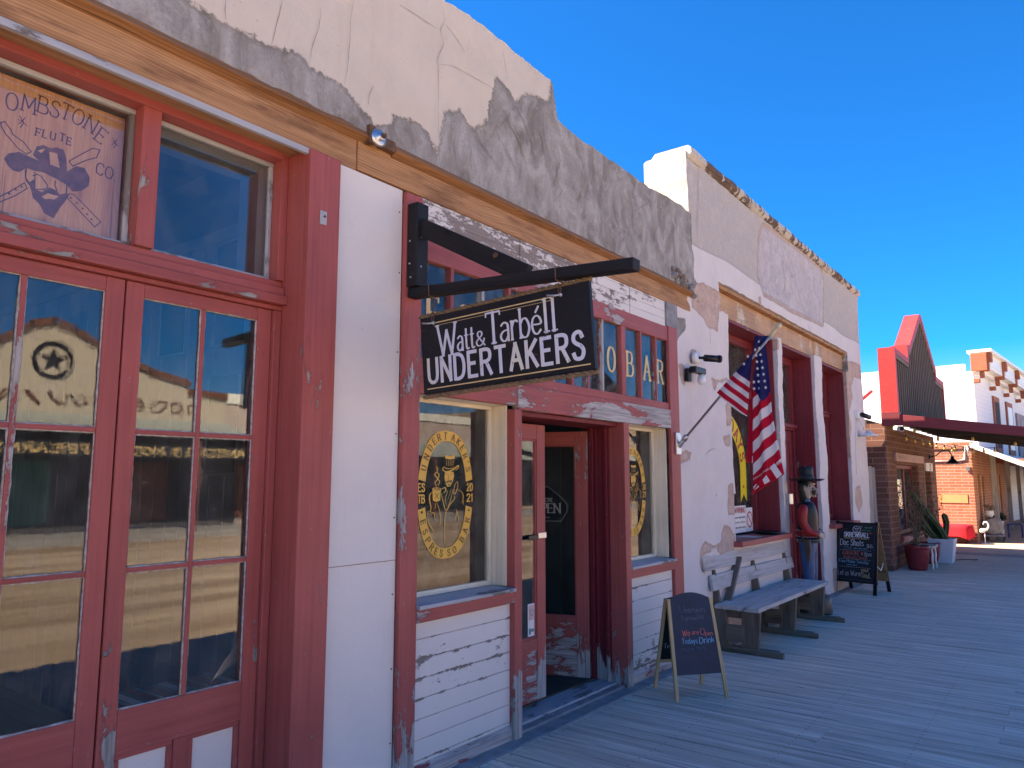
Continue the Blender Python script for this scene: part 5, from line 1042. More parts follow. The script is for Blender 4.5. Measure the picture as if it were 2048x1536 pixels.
# B: outer hanging sheet
KL = [(105, 722), (160, 660), (410, 628), (620, 634), (930, 628), (1130, 629)]; KR = [(105, 738), (160, 712), (430, 742), (600, 757), (800, 792), (985, 826), (1010, 790), (1130, 630)]
def pB(s, t_):
    y = 105 + 1025 * t_; l, r = lerpk(KL, y), lerpk(KR, y); x = l + (r - l) * s
    return x, y, 6.385 - .05 * math.sin(s * math.pi) * min(1, t_ * 4) - .018 * math.sin(s * 13 + t_ * 2) * min(1, t_ * 3) + .01 * math.sin(t_ * 9)
def cB(x, y):
    l1 = (465 + (x - 640) * 1.15) if x < 704 else 540 - (x - 704) * 1.7
    return (l1 - y) / 100.
sheet(40, 130, pB, lambda x, y: (101 + (y + 1.08 * (x - 635) - 660) / 69.) if y < 1040 - (x - 628) * .72 else 100.5, cB)
# C: dark inner fold hanging behind
def pC(s, t_):
    y = 400 + 535 * t_; l = 614 + (570 - 614) * t_; r = 646 + (628 - 646) * t_; return l + (r - l) * s, y, 6.42 + .02 * math.sin(s * 3)
sheet(6, 30, pC, lambda x, y: 100.5 if x < lerpk([(400, 700), (600, 640), (935, 606)], y) else 101.5, lambda x, y: -1.)
for cx, cy in ((588, 300), (613, 250), (682, 150), (687, 195), (660, 205), (694, 237), (667, 242), (701, 280), (671, 283), (707, 321), (674, 327), (713, 363), (677, 369), (720, 406), (682, 411), (726, 447), (686, 453), (692, 495), (650, 415), (652, 458)):
    star(fb_, cx, cy, 13, 6.325 if cx > 630 else 6.318)
    ST += [0.] * 11; CT += [0.] * 11
for (xa, ya, xb, yb, xc, yc, xd, yd) in ((745, 950, 775, 922, 822, 985, 790, 1015), (690, 1012, 716, 990, 748, 1035, 712, 1060), (640, 1085, 660, 1062, 678, 1078, 645, 1108)):
    P = [(6.335 - .0, *fp(*q)) for q in ((xa, ya), (xb, yb), (xc, yc), (xd, yd))]; fb_.add(P, [(0, 1, 2, 3)], None, 'starw'); ST += [0.] * 4; CT += [0.] * 4
fo = sub('cloth', t, fb_, None, recalc=False, attrs={'stripe': ST, 'canton': CT}); 
# ================================================================== SANDWICH BOARD 1 (arched, pine legs)
t = thing('sandwich_board', (5.52, 2.50, 0), 'arch-topped chalkboard on pine legs with red and blue chalk writing, outside the coffee shop', 'chalkboard')
A1, A2, B1, B2 = Vector((5.24, 2.47, 0)), Vector((5.55, 2.215, 0)), Vector((5.49, 2.77, 0)), Vector((5.80, 2.525, 0))
du = (A2 - A1).normalized(); W = (A2 - A1).length; topz = .70
T1 = (A1 + B1) / 2; T2 = (A2 + B2) / 2; T1 = A1.lerp(B1, .42); T2 = A2.lerp(B2, .42); T1.z = T2.z = topz; T1 += du * .025; T2 -= du * .025
def lerp3(a, c_, k): return a + (c_ - a) * k
b = MB(); nf = (T1 - A1).cross(du).normalized()
for a, c_ in ((A1, T1), (A2, T2)): b.beam(a, c_, .024, .026, up=du)
sub('front_frame', t, b, 'newwood', .003)
b = MB(); T1b, T2b = T1 + Vector((.02, .03, 0)), T2 + Vector((.02, .03, 0))
for a, c_ in ((B1, T1b), (B2, T2b)): b.beam(a, c_, .022, .024, up=du)
b.beam(B1.lerp(T1b, .30), B2.lerp(T2b, .30), .02, .025); sub('back_frame', t, b, 'newwood', .003)
def slab(P0, P1, Q0, Q1, arch, th, inset=.012):
    u = (P1 - P0).normalized(); pts = [P0 + u * inset, P1 - u * inset]; m = 12; top = []
    for k in range(m + 1):
        s_ = k / m; p = Q1.lerp(Q0, s_); p = p + (u * inset * (2 * s_ - 1)) ; p = p + (Q0 - P0).normalized() * arch * (1 - (2 * s_ - 1) ** 2); top.append(p)
    return pts + top
nr = du.cross((T1 - A1).normalized()).normalized(); nr = nr if nr.dot(Vector((-.3, -1, 0))) > 0 else -nr
pts = slab(A1.lerp(T1, .245), A2.lerp(T2, .245), T1 - nr * 0, T2, .045, .01); n = len(pts)
b = MB(); b.add([p + nr * .006 for p in pts] + [p - nr * .006 for p in pts], [tuple(range(n)), tuple(range(2 * n - 1, n - 1, -1))] + [(i, i + n, (i + 1) % n + n, (i + 1) % n) for i in range(n)]); sub('board', t, b, 'slate')
pts2 = slab(B1.lerp(T1b, .31), B2.lerp(T2b, .31), T1b, T2b, .02, .01)
nb = -(du.cross((T1b - B1).normalized())).normalized(); b = MB(); b.add([p + nb * .005 for p in pts2] + [p - nb * .005 for p in pts2], [tuple(range(n)), tuple(range(2 * n - 1, n - 1, -1))] + [(i, i + n, (i + 1) % n + n, (i + 1) % n) for i in range(n)]); sub('back_board', t, b, 'slatedark')
b = MB(); o = A1.lerp(T1, .245) + nr * .0065; vv = (T1 - A1).normalized()
def cw(s, h, x, z, m, width, rise=0., th=.004, jit=.25, tr=2.):
    st, w = text_strokes(s, h, 1, tr, 0, jit); k = width / w; f = plane_fn(o, du, vv, nr)
    ribbons(b, [([(x + p[0] * k, z + p[1] + rise * p[0] * k) for p in P], q) for P, q in st], f, th, th * .7, m)
cw('U', .052, .085, .44, 'chalkg', .035, 0); cw('ndertakers', .036, .125, .440, 'chalkg', .165); cw('Espresso', .032, .095, .385, 'chalkg', .12); cw('Bar', .036, .225, .39, 'chalkg', .055)
cw('We', .042, .088, .268, 'chalkr', .06, .1, .006); cw('are', .03, .165, .282, 'chalkr', .055, 0, .005); cw('O', .044, .235, .275, 'chalkr', .038, 0, .006); cw('pen', .03, .275, .272, 'chalkr', .06, -.05, .005)
cw('Todays', .036, .078, .218, 'chalkb', .125, .0, .004); cw('Drink', .040, .222, .215, 'chalkb', .12, .05, .005); cw('Mexican Mocha', .026, .07, .165, 'chalkg', .20, .02, .003)
sub('chalk_writing', t, b, None, recalc=False)
b = MB(); f = plane_fn(B1.lerp(T1b, .31) + nb * .0 - nb * .0 , du, (T1b - B1).normalized(), -nb); b2_ = B1.lerp(T1b, .31) - nb * .006
write(b, 'To', .035, b2_ + (T1b - B1).normalized() * .10 + du * .03 , du, (T1b - B1).normalized(), -nb, .004, .003, 1, m='chalkw'); sub('chalk_writing', t, b, None, recalc=False)
# ================================================================== SANDWICH BOARD 2 (black, at the far door)
t = thing('sandwich_board', (11.85, 2.65, 0), 'tall black-framed chalkboard covered in chalk writing beside the adobe building', 'chalkboard')
A1, A2, B1, B2 = Vector((11.65, 2.97, 0)), Vector((11.54, 2.42, 0)), Vector((12.14, 2.86, 0)), Vector((12.10, 2.34, 0))
du = (A2 - A1).normalized(); zt = 1.0; T1 = A1.lerp(B1, .40); T2 = A2.lerp(B2, .40); T1.z = T2.z = zt
vv = (T1 - A1).normalized(); nr = du.cross(vv).normalized(); nr = nr if nr.x < 0 else -nr
for nm, (P, Q, TT1, TT2) in (('front_frame', (A1, A2, T1, T2)), ('back_frame', (B1, B2, T1 + Vector((.03, 0, 0)), T2 + Vector((.03, 0, 0))))):
    b = MB(); b.beam(P, TT1, .05, .022, up=nr); b.beam(Q, TT2, .05, .022, up=nr); b.beam(P.lerp(TT1, .16), Q.lerp(TT2, .16), .045, .02, up=vv); b.beam(P.lerp(TT1, .975), Q.lerp(TT2, .975), .045, .02, up=vv); sub(nm, t, b, 'black', .003)
b = MB(); o = A1.lerp(T1, .16); L = (T1 - A1).length * .81; W = (A2 - A1).length
def pan(mb, o, u, v, nn, w, h, th): mb.add([o, o + u * w, o + u * w + v * h, o + v * h] + [p - nn * th for p in (o, o + u * w, o + u * w + v * h, o + v * h)], [(0, 1, 2, 3), (7, 6, 5, 4), (0, 4, 5, 1), (1, 5, 6, 2), (2, 6, 7, 3), (3, 7, 4, 0)])
pan(b, o + nr * .003, du, vv, nr, W, L, .008); sub('board', t, b, 'slatedark')
vb = ((T1 - B1) + Vector((.03, 0, 0))).normalized(); nb = du.cross(vb).normalized(); nb = nb if nb.x > 0 else -nb
b = MB(); pan(b, B1.lerp(T1, .16) + Vector((.012, 0, 0)), du, vb, nb, W, L, .006); sub('back_board', t, b, 'beam')
b = MB(); b.tube([B1.lerp(T1, .42) - du * -W * .96 + Vector((-.01, 0, 0)), A2.lerp(B2, .5) + Vector((0, 0, .32)), A2.lerp(T2, .42)], .006, 6); sub('cord', t, b, 'white')
b = MB(); o = o + nr * .0035
MT['chalkw2'] = m_flat('bright chalk', (.60, .62, .66), .9, var=.2)
cwl = [('SKREWBALL', .062, .10, .635, 'chalkw2', .36, .013), ('PEANUT BUTTER WHISKEY', .018, .10, .605, 'gold', .36, .003), ('Doc Shots', .085, .05, .51, 'chalkw2', .33, .008), ('$6', .05, .43, .49, 'chalkw', .08, .006), ('Old ~~~', .03, .10, .465, 'chalkb', .34, .003), ('KARAOKE @', .055, .09, .375, 'chalkr', .29, .005), ('8pm', .06, .40, .37, 'chalkw', .10, .005), ('Wednesday Sunday', .032, .10, .33, 'chalkr', .34, .003),
       ('Free Phone Tuesday', .045, .04, .262, 'chalkb', .42, .004), ('~~', .028, .15, .225, 'chalkb', .15, .003), ('Let us Warm', .07, .03, .085, 'chalkw', .33, .005), ('your', .05, .36, .155, 'gold', .11, .005), ('Soul_', .07, .37, .07, 'gold', .14, .005), ('~', .03, .03, .74, 'chalkp', .12, .003), ('~~', .022, .03, .71, 'chalkp', .13, .003), ('$5 ~~', .032, .33, .765, 'chalkgr', .17, .004), ('~~', .028, .36, .725, 'chalkgr', .12, .003), ('$4 ~~', .026, .33, .69, 'chalkr', .17, .003)]
for s_, h, x, z, m, wd, th in cwl:
    st, w = text_strokes(s_, h, 1, 2, 0, .3); k = wd / w; ribbons(b, [([(x + p[0] * k, z + p[1]) for p in P], q) for P, q in st], plane_fn(o, du, vv, nr), th, th * .7, m)
for z in (.445, .315, .205): ribbons(b, [([(.05 + .03 * i, z), (.068 + .03 * i, z)], False) for i in range(15)], plane_fn(o, du, vv, nr), .004, .004, 'chalkw')
ribbons(b, [([(.28 + .055 * math.cos(k / 16 * 6.2832), .745 + .045 * math.sin(k / 16 * 6.2832)) for k in range(17)], True), ([(.235, .775), (.26, .75), (.28, .765), (.30, .75), (.325, .775)], True), ([(.262, .75), (.28, .71), (.298, .75)], True)], plane_fn(o, du, vv, nr), .007, .007, 'chalkw2')
ribbons(b, [([(.035, .03), (.035, .80), (.53, .80), (.53, .03), (.035, .03)], False)], plane_fn(o, du, vv, nr), .003, .003, 'chalkg')
sub('chalk_writing', t, b, None, recalc=False)
# ================================================================== BENCH
t = thing('bench', (8.2, 2.65, 0), 'weathered grey plank bench on three heavy timber trestles in front of the adobe wall', 'bench')
b = MB(); b.box(6.98, 9.38, 2.455, 2.665, .385, .425, 'x'); b.box(7.0, 9.40, 2.67, 2.89, .385, .425, 'x'); sub('seat', t, b, 'benchwood', .006)
for z, y, x0, x1 in ((.545, 2.885, 7.0, 9.52), (.735, 2.935 - .02, 6.88, 9.34)):
    b = MB(); o = random.uniform(0, 9); b.add([(x0, y, z), (x1, y, z - .0), (x1, y + .03, z + .125), (x0, y + .03, z + .145), (x0, y + .03, z - .006), (x1, y + .03, z - .006), (x1, y + .06, z + .119), (x0, y + .06, z + .139)], [(0, 1, 2, 3), (7, 6, 5, 4), (0, 4, 5, 1), (1, 5, 6, 2), (2, 6, 7, 3), (3, 7, 4, 0)], [(p + o, q, 0) for p, q in ((x0, 0), (x1, 0), (x1, .13), (x0, .14), (x0, 0), (x1, 0), (x1, .13), (x0, .14))])
    sub('backrest', t, b, 'benchwood', .006)
for xx in (7.05, 8.15, 9.22):
    b = MB(); b.prism([(2.50, .045), (2.66, .045), (2.645, .384), (2.47, .384)], 'x', xx, xx + .045, g='z'); sub('leg', t, b, 'benchdark', .005)
    b = MB(); b.prism([(2.80, .045), (2.92, .045), (3.0 - .015, .86), (2.955 - .01, .86)], 'x', xx + .05, xx + .09, g='z'); b.prism([(2.77, .045), (2.90, .045), (2.91, .384), (2.80, .384)], 'x', xx, xx + .045, g='z'); sub('back_leg', t, b, 'benchdark', .005)
    b = MB(); b.box(xx - .045, xx + .0, 2.26, 2.90, .0, .05, 'y'); b.box(xx + .002, xx + .10, 2.33, 2.94, 0, .044, 'y'); b.box(xx - .03, xx - .001, 2.62, 2.80, .10, .25, 'y'); b.box(xx + .046, xx + .075, 2.50, 2.90, .30, .383, 'y'); sub('foot', t, b, 'benchdark', .006)
b = MB(); b.beam((7.16, 2.86, .30), (7.75, 2.92, .80), .03, .08, up=(0, 1, 0)); sub('back_brace', t, b, 'benchdark', .004)
# ================================================================== CARVED COWBOY
def skin(name, parent, pts, edges, rad, m, sub_=2, root=0, fl=None):
    me = bpy.data.meshes.new(name); org = parent_org(parent)
    me.from_pydata([Vector(p) - org for p in pts], edges, []); o = bpy.data.objects.new(name, me); scene.collection.objects.link(o); o.parent = parent; ORG[o.name] = org
    sk = o.modifiers.new('skin', 'SKIN'); pass
    for i, r in enumerate(rad): me.skin_vertices[0].data[i].radius = (r, r) if not hasattr(r, '__len__') else r
    me.skin_vertices[0].data[root].use_root = True; sk.use_smooth_shade = True
    s2 = o.modifiers.new('sub', 'SUBSURF'); s2.levels = sub_; s2.render_levels = sub_
    dg = bpy.context.evaluated_depsgraph_get(); ev = o.evaluated_get(dg); nm = bpy.data.meshes.new_from_object(ev); 
    o.modifiers.clear(); o.data = nm
    la = nm.attributes.new('loc', 'FLOAT_VECTOR', 'POINT'); la.data.foreach_set('vector', [q for v in nm.vertices for q in (v.co + org)])
    la = nm.attributes.new('wp', 'FLOAT_VECTOR', 'POINT'); la.data.foreach_set('vector', [q for v in nm.vertices for q in (v.co + org)])
    nm.materials.clear(); nm.materials.append(MT[m])
    for p in nm.polygons: p.use_smooth = True
    return o
def carved(name, c, var=.3): 
    n = NT(name); a = n.noise(n.scl(n.v, (6, 6, 1.5)), 5, 5, .65); w = n.mr(n.noise(None, 45, 5, .7), .62, .68, 0, .6)
    cc = n.mix(n.mr(a, .3, .7), tuple(x * (1 - var) for x in c), c); cc = n.mix(w, cc, tuple(x * .35 for x in c))
    MT[name] = n.done(cc, .45, n.bump(n.noise(None, 28, 4, .6), .5, .01), spec=.4)
carved('carved red shirt', (.36, .012, .014)); carved('carved blue jeans', (.03, .10, .24), .5); carved('carved black vest', (.007, .008, .010)); carved('carved face', (.50, .41, .34)); carved('carved hair', (.012, .011, .011)); carved('carved brown log', (.12, .085, .06), .6); carved('carved leather', (.06, .04, .028))
SX, SY = 9.66, 2.745
st_ = thing('cowboy_statue', (SX, SY, 0), 'painted wooden cowboy carving in black hat, red sleeves and blue jeans, standing beside the bench', 'statue')
F = lambda f_, l, z: (SX + l, SY - f_, z)      # f_ = forward (towards the street), l = sideways (+x), z up
b = MB(); b.lathe([(0, 0), (.20, 0), (.205, .03), (.195, .12), (.185, .21), (0, .215)], (SX, SY - .02, 0), 18); sub('log_base', st_, b, 'carved brown log')
pts = [F(0, 0, .83), F(0, 0, .98), F(.005, 0, 1.14), F(-.005, 0, 1.28), F(-.01, 0, 1.345), F(.0, 0, 1.385), F(.0, -.065, .74), F(.005, -.065, .50), F(-.005, -.065, .27), F(.0, .065, .74), F(.005, .065, .50), F(-.005, .065, .27), F(.06, -.07, .24), F(.06, .07, .24)]
skin('body', st_, pts, [(0, 1), (1, 2), (2, 3), (3, 4), (4, 5), (0, 6), (6, 7), (7, 8), (0, 9), (9, 10), (10, 11), (8, 12), (11, 13)], [.105, .095, .085, .07, .05, .045, .085, .072, .065, .085, .072, .065, .045, .045], 'carved blue jeans')
skin('vest', st_, [F(.003, 0, .915), F(.004, 0, 1.0), F(.003, 0, 1.14), F(-.01, 0, 1.27), F(-.012, 0, 1.335)], [(0, 1), (1, 2), (2, 3), (3, 4)], [.130, .120, .126, .120, .075], 'carved black vest')
for sg_ in (-1, 1):
    skin('sleeve', st_, [F(-.005, sg_ * .085, 1.285), F(-.005, sg_ * .155, 1.22), F(-.01, sg_ * .17, 1.08), F(.05, sg_ * .155, .97), F(.14, sg_ * .10, .93)], [(0, 1), (1, 2), (2, 3), (3, 4)], [.05, .062, .055, .048, .038], 'carved red shirt')
    hp = [F(.14, sg_ * .10, .93), F(.165, sg_ * .065, .925)]; he = [(0, 1)]; hr = [.028, .027]
    for k in range(4): hp += [F(.17 - .0 * k, sg_ * .045, .945 - k * .016), F(.172, sg_ * .012, .94 - k * .016), F(.155, sg_ * -.012, .938 - k * .016)]; i = len(hp) - 3; he += [(1, i), (i, i + 1), (i + 1, i + 2)]; hr += [.010, .0095, .008]
    hp += [F(.15, sg_ * .05, .965), F(.155, sg_ * .02, .975)]; i = len(hp) - 2; he += [(1, i), (i, i + 1)]; hr += [.011, .009]
    skin('hand', st_, hp, he, hr, 'carved face', 1)
b = MB(); b.lathe([(.118, .90), (.130, .905), (.131, .975), (.118, .98)], (SX, SY - .003, 0), 24, 'carved red shirt'); b.lathe([(.112, .83), (.124, .835), (.124, .885), (.112, .89)], (SX, SY - .003, 0), 24, 'carved black vest'); sub('sash_and_belt', st_, b)
b = MB()
for z, r in ((.903, .133), (.978, .133), (.838, .126), (.862, .126)):
    for k in range(26): a = k / 26 * 2 * math.pi; b.box(SX + r * math.cos(a) - .004, SX + r * math.cos(a) + .004, SY + r * math.sin(a) - .006, SY + r * math.sin(a) + .006, z, z + .005)
for z in (1.0, 1.05, 1.10, 1.15, 1.20, 1.24): b.box(SX - .125, SX - .118, SY - .03, SY - .02, z, z + .02)
sub('stitching', st_, b, 'chalkw')
for sg_ in (-1, 1):
    b = MB(); b.prism([(SY - .10 + .05, .87), (SY - .03 + .05, .87), (SY - .045 + .05, .74), (SY - .06 + .04, .60), (SY - .075 + .04, .60), (SY - .10 + .04, .76)], 'x', SX + sg_ * .128 - .02, SX + sg_ * .128 + .02); b.prism([(SY + .02, .86), (SY + .045, .86), (SY + .03, .93), (SY + .0, .94)], 'x', SX + sg_ * .128 - .012, SX + sg_ * .128 + .012); sub('holster', st_, b, 'carved leather', .01)
# head with neck, jaw, nose, brow, ears, moustache
skin('head', st_, [F(-.005, 0, 1.35), F(.01, 0, 1.41), F(.02, 0, 1.48), F(.02, 0, 1.56), F(.045, 0, 1.44), F(.06, 0, 1.425)], [(0, 1), (1, 2), (2, 3), (1, 4), (4, 5)], [.048, .052, .070, .068, .045, .026], 'carved face')
b = MB(); hx = SY - .0
b.prism([(SY - .085, 1.53), (SY - .098, 1.50), (SY - .135, 1.475), (SY - .125, 1.458), (SY - .082, 1.460)], 'x', SX - .017, SX + .017); b.prism([(SY - .07, 1.555), (SY - .10, 1.545), (SY - .098, 1.528), (SY - .06, 1.535)], 'x', SX - .045, SX + .045)
b.prism([(SY - .07, 1.412), (SY - .105, 1.402), (SY - .115, 1.385), (SY - .085, 1.378), (SY - .06, 1.39)], 'x', SX - .022, SX + .022); sub('nose_and_chin', st_, b, 'carved face', .012)
b = MB()
for sg_ in (-1, 1): b.lathe([(.0, 0), (.030, .0), (.033, .012), (.016, .012), (.012, .004), (0, .004)], (SX + sg_ * .068, SY - .005, 1.485), 14, axis='x', sx=.7, sy=1.2); 
sub('ear', st_, b, 'carved face')
b = MB(); b.prism([(SY - .075, 1.455), (SY - .125, 1.462), (SY - .12, 1.43), (SY - .105, 1.395), (SY - .088, 1.41), (SY - .07, 1.43)], 'x', SX - .038, SX + .038); sub('moustache', st_, b, 'carved leather', .01)
b = MB()
for sg_ in (-1, 1): b.lathe([(0, 0), (.009, 0), (.006, .004), (0, .005)], (SX + sg_ * .062, SY - .062, 1.512), 10, 'carved hair', axis='x')
sub('eye', st_, b)
b = MB(); b.lathe([(.0, 1.32), (.06, 1.325), (.075, 1.40), (.080, 1.50), (.078, 1.59), (0, 1.60)], (SX, SY + .028, 0), 20, sx=.95, sy=.75); b.prism([(SY - .02, 1.57), (SY - .052, 1.56), (SY - .04, 1.50), (SY - .012, 1.53)], 'x', SX - .077, SX + .077); sub('hair', st_, b, 'carved hair')
b = MB(); N = 32; pr = [(.070, 1.585), (.10, 1.572), (.16, 1.575), (.195, 1.592), (.202, 1.604), (.16, 1.596), (.10, 1.598), (.086, 1.61), (.080, 1.68), (.081, 1.735), (.070, 1.752), (.04, 1.745), (0, 1.74)]
b.lathe(pr, (SX, SY - .01, 0), N, sx=1.0, sy=1.0); b.lathe([(.087, 1.598), (.0905, 1.60), (.0895, 1.625), (.086, 1.627)], (SX, SY - .01, 0), N, 'carved leather'); b.mats = [MT['carved black vest'], MT['carved leather']]; b.mi = [0 if i < (len(pr) - 1) * N + 2 else 1 for i in range(len(b.f))]; sub('hat', st_, b)
st_.scale = (1.06, 1.06, 1.008)
# small scrolled iron footscraper between board and wall
t = thing('iron_scroll_stand', (12.9, 2.8, 0), 'low black wrought iron scroll stand behind the black chalkboard', 'stand')
b = MB()
for x in (12.7, 13.35):
    for y in (2.62, 2.85): b.tube([(x, y, .0), (x, y, .22)], .010, 6)
b.tube([(12.7, 2.62, .2), (13.35, 2.62, .2), (13.35, 2.85, .2), (12.7, 2.85, .2), (12.7, 2.62, .2)], .008, 6)
for x in (12.85, 13.05, 13.2): b.tube([(x + .05 * (1 - k / 14) * math.cos(k * .6), 2.62, .12 + .05 * (1 - k / 14) * math.sin(k * .6)) for k in range(14)], .005, 5)
sub('frame', t, b, 'black')
# ================================================================== DECK, KERB STRIP, STREET
def struct(name, b, m, bevel=0., kind='structure', **k):
    o = b.build(name, m, None, bevel, **k); o['kind'] = kind; return o
random.seed(11)
b = MB(); x = -3.2
while x < 18.9:
    w = .138; cutsY = [2.83]; y = 2.83
    L = random.choice((1.4, 2.3, 3.0, 3.7)); y -= L
    while y > -1.0: cutsY.append(y); y -= 3.7
    cutsY.append(-1.05 + random.uniform(-.02, .02)); dz = 0
    for a, c_ in zip(cutsY, cutsY[1:]):
        if a - c_ < .1: continue
        r = random.random(); z = -.0 + random.uniform(-.003, .0015); o = random.uniform(-30, 30); t1 = random.uniform(-.0012, .0012); xa, xb = x + random.uniform(.001, .005), x + w - random.uniform(.006, .012)
        ya, yb = a - .0015, c_ + .0015
        vs = [(xa, ya, z - .035), (xb, ya, z - .035), (xa, yb, z - .035), (xb, yb, z - .035), (xa, ya, z - .004), (xa + .007, ya, z + t1), (xb - .007, ya, z - t1), (xb, ya, z - .004), (xa, yb, z - .004), (xa + .007, yb, z + t1), (xb - .007, yb, z - t1), (xb, yb, z - .004)]
        fs = [(0, 4, 5, 6, 7, 1), (2, 3, 11, 10, 9, 8), (4, 8, 9, 5), (5, 9, 10, 6), (6, 10, 11, 7), (0, 2, 8, 4), (1, 7, 11, 3)]
        b.add(vs, fs, [(q[1] + o, q[0] + o * .3, q[2]) for q in vs], None, False, r)
    x += w
struct('boardwalk', b, 'deck')
b = MB()
for k in range(150):
    for y in [2.6 - j * .62 for j in range(6)]: pass
b.box(-3.2, 18.9, -1.04, 2.83, -.10, -.04); struct('boardwalk_gap_shade', b, 'black')  # solid black sheet below the boards, standing in for shade in the gaps
b = MB()
xs = cuts(-3.2, 14.6, .35); 
for a, c_ in zip(xs, xs[1:]): pass
b.box(-3.2, 14.7, 2.832, 3.0, -.2, .004); b.box(14.7, 18.9, 2.80, 2.84, -.2, .004); struct('kerb_strip', b, 'concrete', .008)
b = MB(); b.box(18.9, 19.7, -1.1, 9, -.3, -.004); struct('concrete_path', b, 'concrete', .01)
b = MB(); b.box(22.7, 62, -1.1, 2.5, -.3, -.01); b.box(19.7, 22.7, -1.1, 12, -.3, -.012); struct('far_pavement', b, 'farpave')
b = MB(); b.add([(-220, -220, -.30), (320, -220, -.30), (320, 220, -.30), (-220, 220, -.30)], [(0, 1, 2, 3)]); struct('ground', b, 'dirt')
# ================================================================== SIGN ON THE KERB OPPOSITE THE COFFEE SHOP (seen as a reflection)
t = thing('information_lectern', (6.1, -.75, 0), 'black sloping information panel on a post at the street edge opposite the coffee shop', 'sign')
b = MB(); b.box(6.05, 6.15, -.80, -.72, 0, 1.08); sub('post', t, b, 'black', .004)
b = MB(); b.beam((5.85, -.95, 1.20), (5.85 + .0, -.55, 1.02), .55, .03, up=(0, .4, 1)); b.v = [(p[0] + .25, p[1], p[2]) for p in b.v]; sub('panel', t, b, 'black', .004)
# ================================================================== WOODEN FENCE between adobe and brick shop
t = thing('wooden_fence', (14.4, 3.05, 0), 'tall weathered grey plank gate filling the gap between adobe building and brick shop', 'fence')
b = MB(); x = 14.12
for w in (.20, .24, .22): b.box(x, x + w - .006, 2.97 + random.uniform(0, .012), 3.0, 0.01, 1.83 + random.uniform(-.01, .02), 'z'); x += w
sub('plank', t, b, 'greywood', .004)
b = MB(); b.box(14.11, 14.77, 3.001, 3.04, 1.5, 1.6, 'x'); b.box(14.11, 14.77, 3.001, 3.04, .3, .4, 'x'); sub('rail', t, b, 'benchdark', .004)
# ================================================================== BRICK SHOP with false front and awning
def bkbox(mb, x0, x1, y0, y1, z0, z1, bk):
    """box with brick coordinates per face"""
    for (vs, L) in (([(x0, y0, z0), (x1, y0, z0), (x1, y0, z1), (x0, y0, z1)], lambda p: (p[0], p[2], 0)), ([(x0, y1, z0), (x1, y1, z0), (x1, y1, z1), (x0, y1, z1)], lambda p: (p[0], p[2], 0)), ([(x0, y0, z0), (x0, y1, z0), (x0, y1, z1), (x0, y0, z1)], lambda p: (p[1] + .15, p[2], 0)),
                    ([(x1, y0, z0), (x1, y1, z0), (x1, y1, z1), (x1, y0, z1)], lambda p: (p[1] + .15, p[2], 0)), ([(x0, y0, z1), (x1, y0, z1), (x1, y1, z1), (x0, y1, z1)], lambda p: (p[0], p[1], 0)), ([(x0, y0, z0), (x1, y0, z0), (x1, y1, z0), (x0, y1, z0)], lambda p: (p[0], p[1], 0))):
        mb.add(vs, [(0, 1, 2, 3)]); bk += [L(p) for p in vs]
MT['brickbrown'] = m_brick('brown slump block', (.15, .068, .052), (.22, .10, .075), (.30, .19, .16), .42, .105, .010)
MT['brickred'] = m_brick('orange red brick', (.36, .135, .085), (.44, .19, .12), (.50, .38, .31), .30, .078, .009)
MT['gablered'] = m_paint('bright red fascia', (.42, .03, .035), wear=(.5, .2, .18), amt=.15, sc=4)
MT['awnred'] = m_paint('dark red fascia', (.17, .025, .035), amt=.15, sc=4, wear=(.25, .12, .1))
MT['boardblack'] = m_wood('black weathered planks', (.02, .022, .025), (.075, .07, .065), (.012, .012, .012), .2, bump=.8)
MT['batten'] = m_wood('grey brown batten', (.12, .09, .07), (.24, .19, .16), (.08, .06, .05), .2)
MT['awnmetal'] = m_flat('dark corrugated underside', (.03, .027, .027), .7, .2, var=.3)
MT['bulb'] = m_flat('warm clear bulb', (.75, .48, .12), .25, var=.1, spec=.8)
bs = thing('brick_shop', (17.5, 3.0, 0), 'brown block shop with stepped black and red false front and a dark lean-to awning', 'building')
y = 2.77; b = MB(); bk = []
W0, W1, WB, WT = 15.62, 17.98, .55, 1.90; D0, D1, DT = 18.75, 19.6, 1.80
for q in ((14.78, W0, 0, 2.62), (W1, D0, 0, 2.62), (D1, 20.4, 0, 2.62), (W0, W1, 0, WB), (W0, W1, WT, 2.62), (D0, D1, DT, 2.62)): bkbox(b, q[0], q[1], y, y + .3, q[2], q[3], bk)
bkbox(b, 14.78, 15.08, y + .3, 9, 0, 2.62, bk); bkbox(b, 20.1, 20.4, y + .3, 9, 0, 2.62, bk); bkbox(b, 14.78, 20.4, 9, 9.3, 0, 2.62, bk); sub('wall', bs, b, 'brickbrown', attrs={'bk': bk}, recalc=False)
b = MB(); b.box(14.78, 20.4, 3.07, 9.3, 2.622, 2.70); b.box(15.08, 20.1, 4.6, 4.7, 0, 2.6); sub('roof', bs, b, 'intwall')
f = MB(); yy = y + .12
for q in ((W0, W0 + .07, WB, WT), (W1 - .07, W1, WB, WT), (W0 + 1.35, W0 + 1.42, WB + .07, WT - .07)): f.box(q[0], q[1], yy, yy + .06, q[2], q[3], 'z')
f.box(W0 + .07, W1 - .07, yy, yy + .06, WB, WB + .07, 'x'); f.box(W0 + .07, W1 - .07, yy, yy + .06, WT - .07, WT, 'x'); w = sub('shop_window', bs, f, 'awnred', .004)
g = MB(); g.box(W0 + .07, W1 - .07, yy + .02, yy + .024, WB + .07, WT - .07); sub('pane', w, g, 'glass')
s = MB(); s.box(W0 - .05, W1 + .05, y - .07, y + .12, WB - .10, WB - .005, 'x'); sub('sill', w, s, 'redworn', .006)
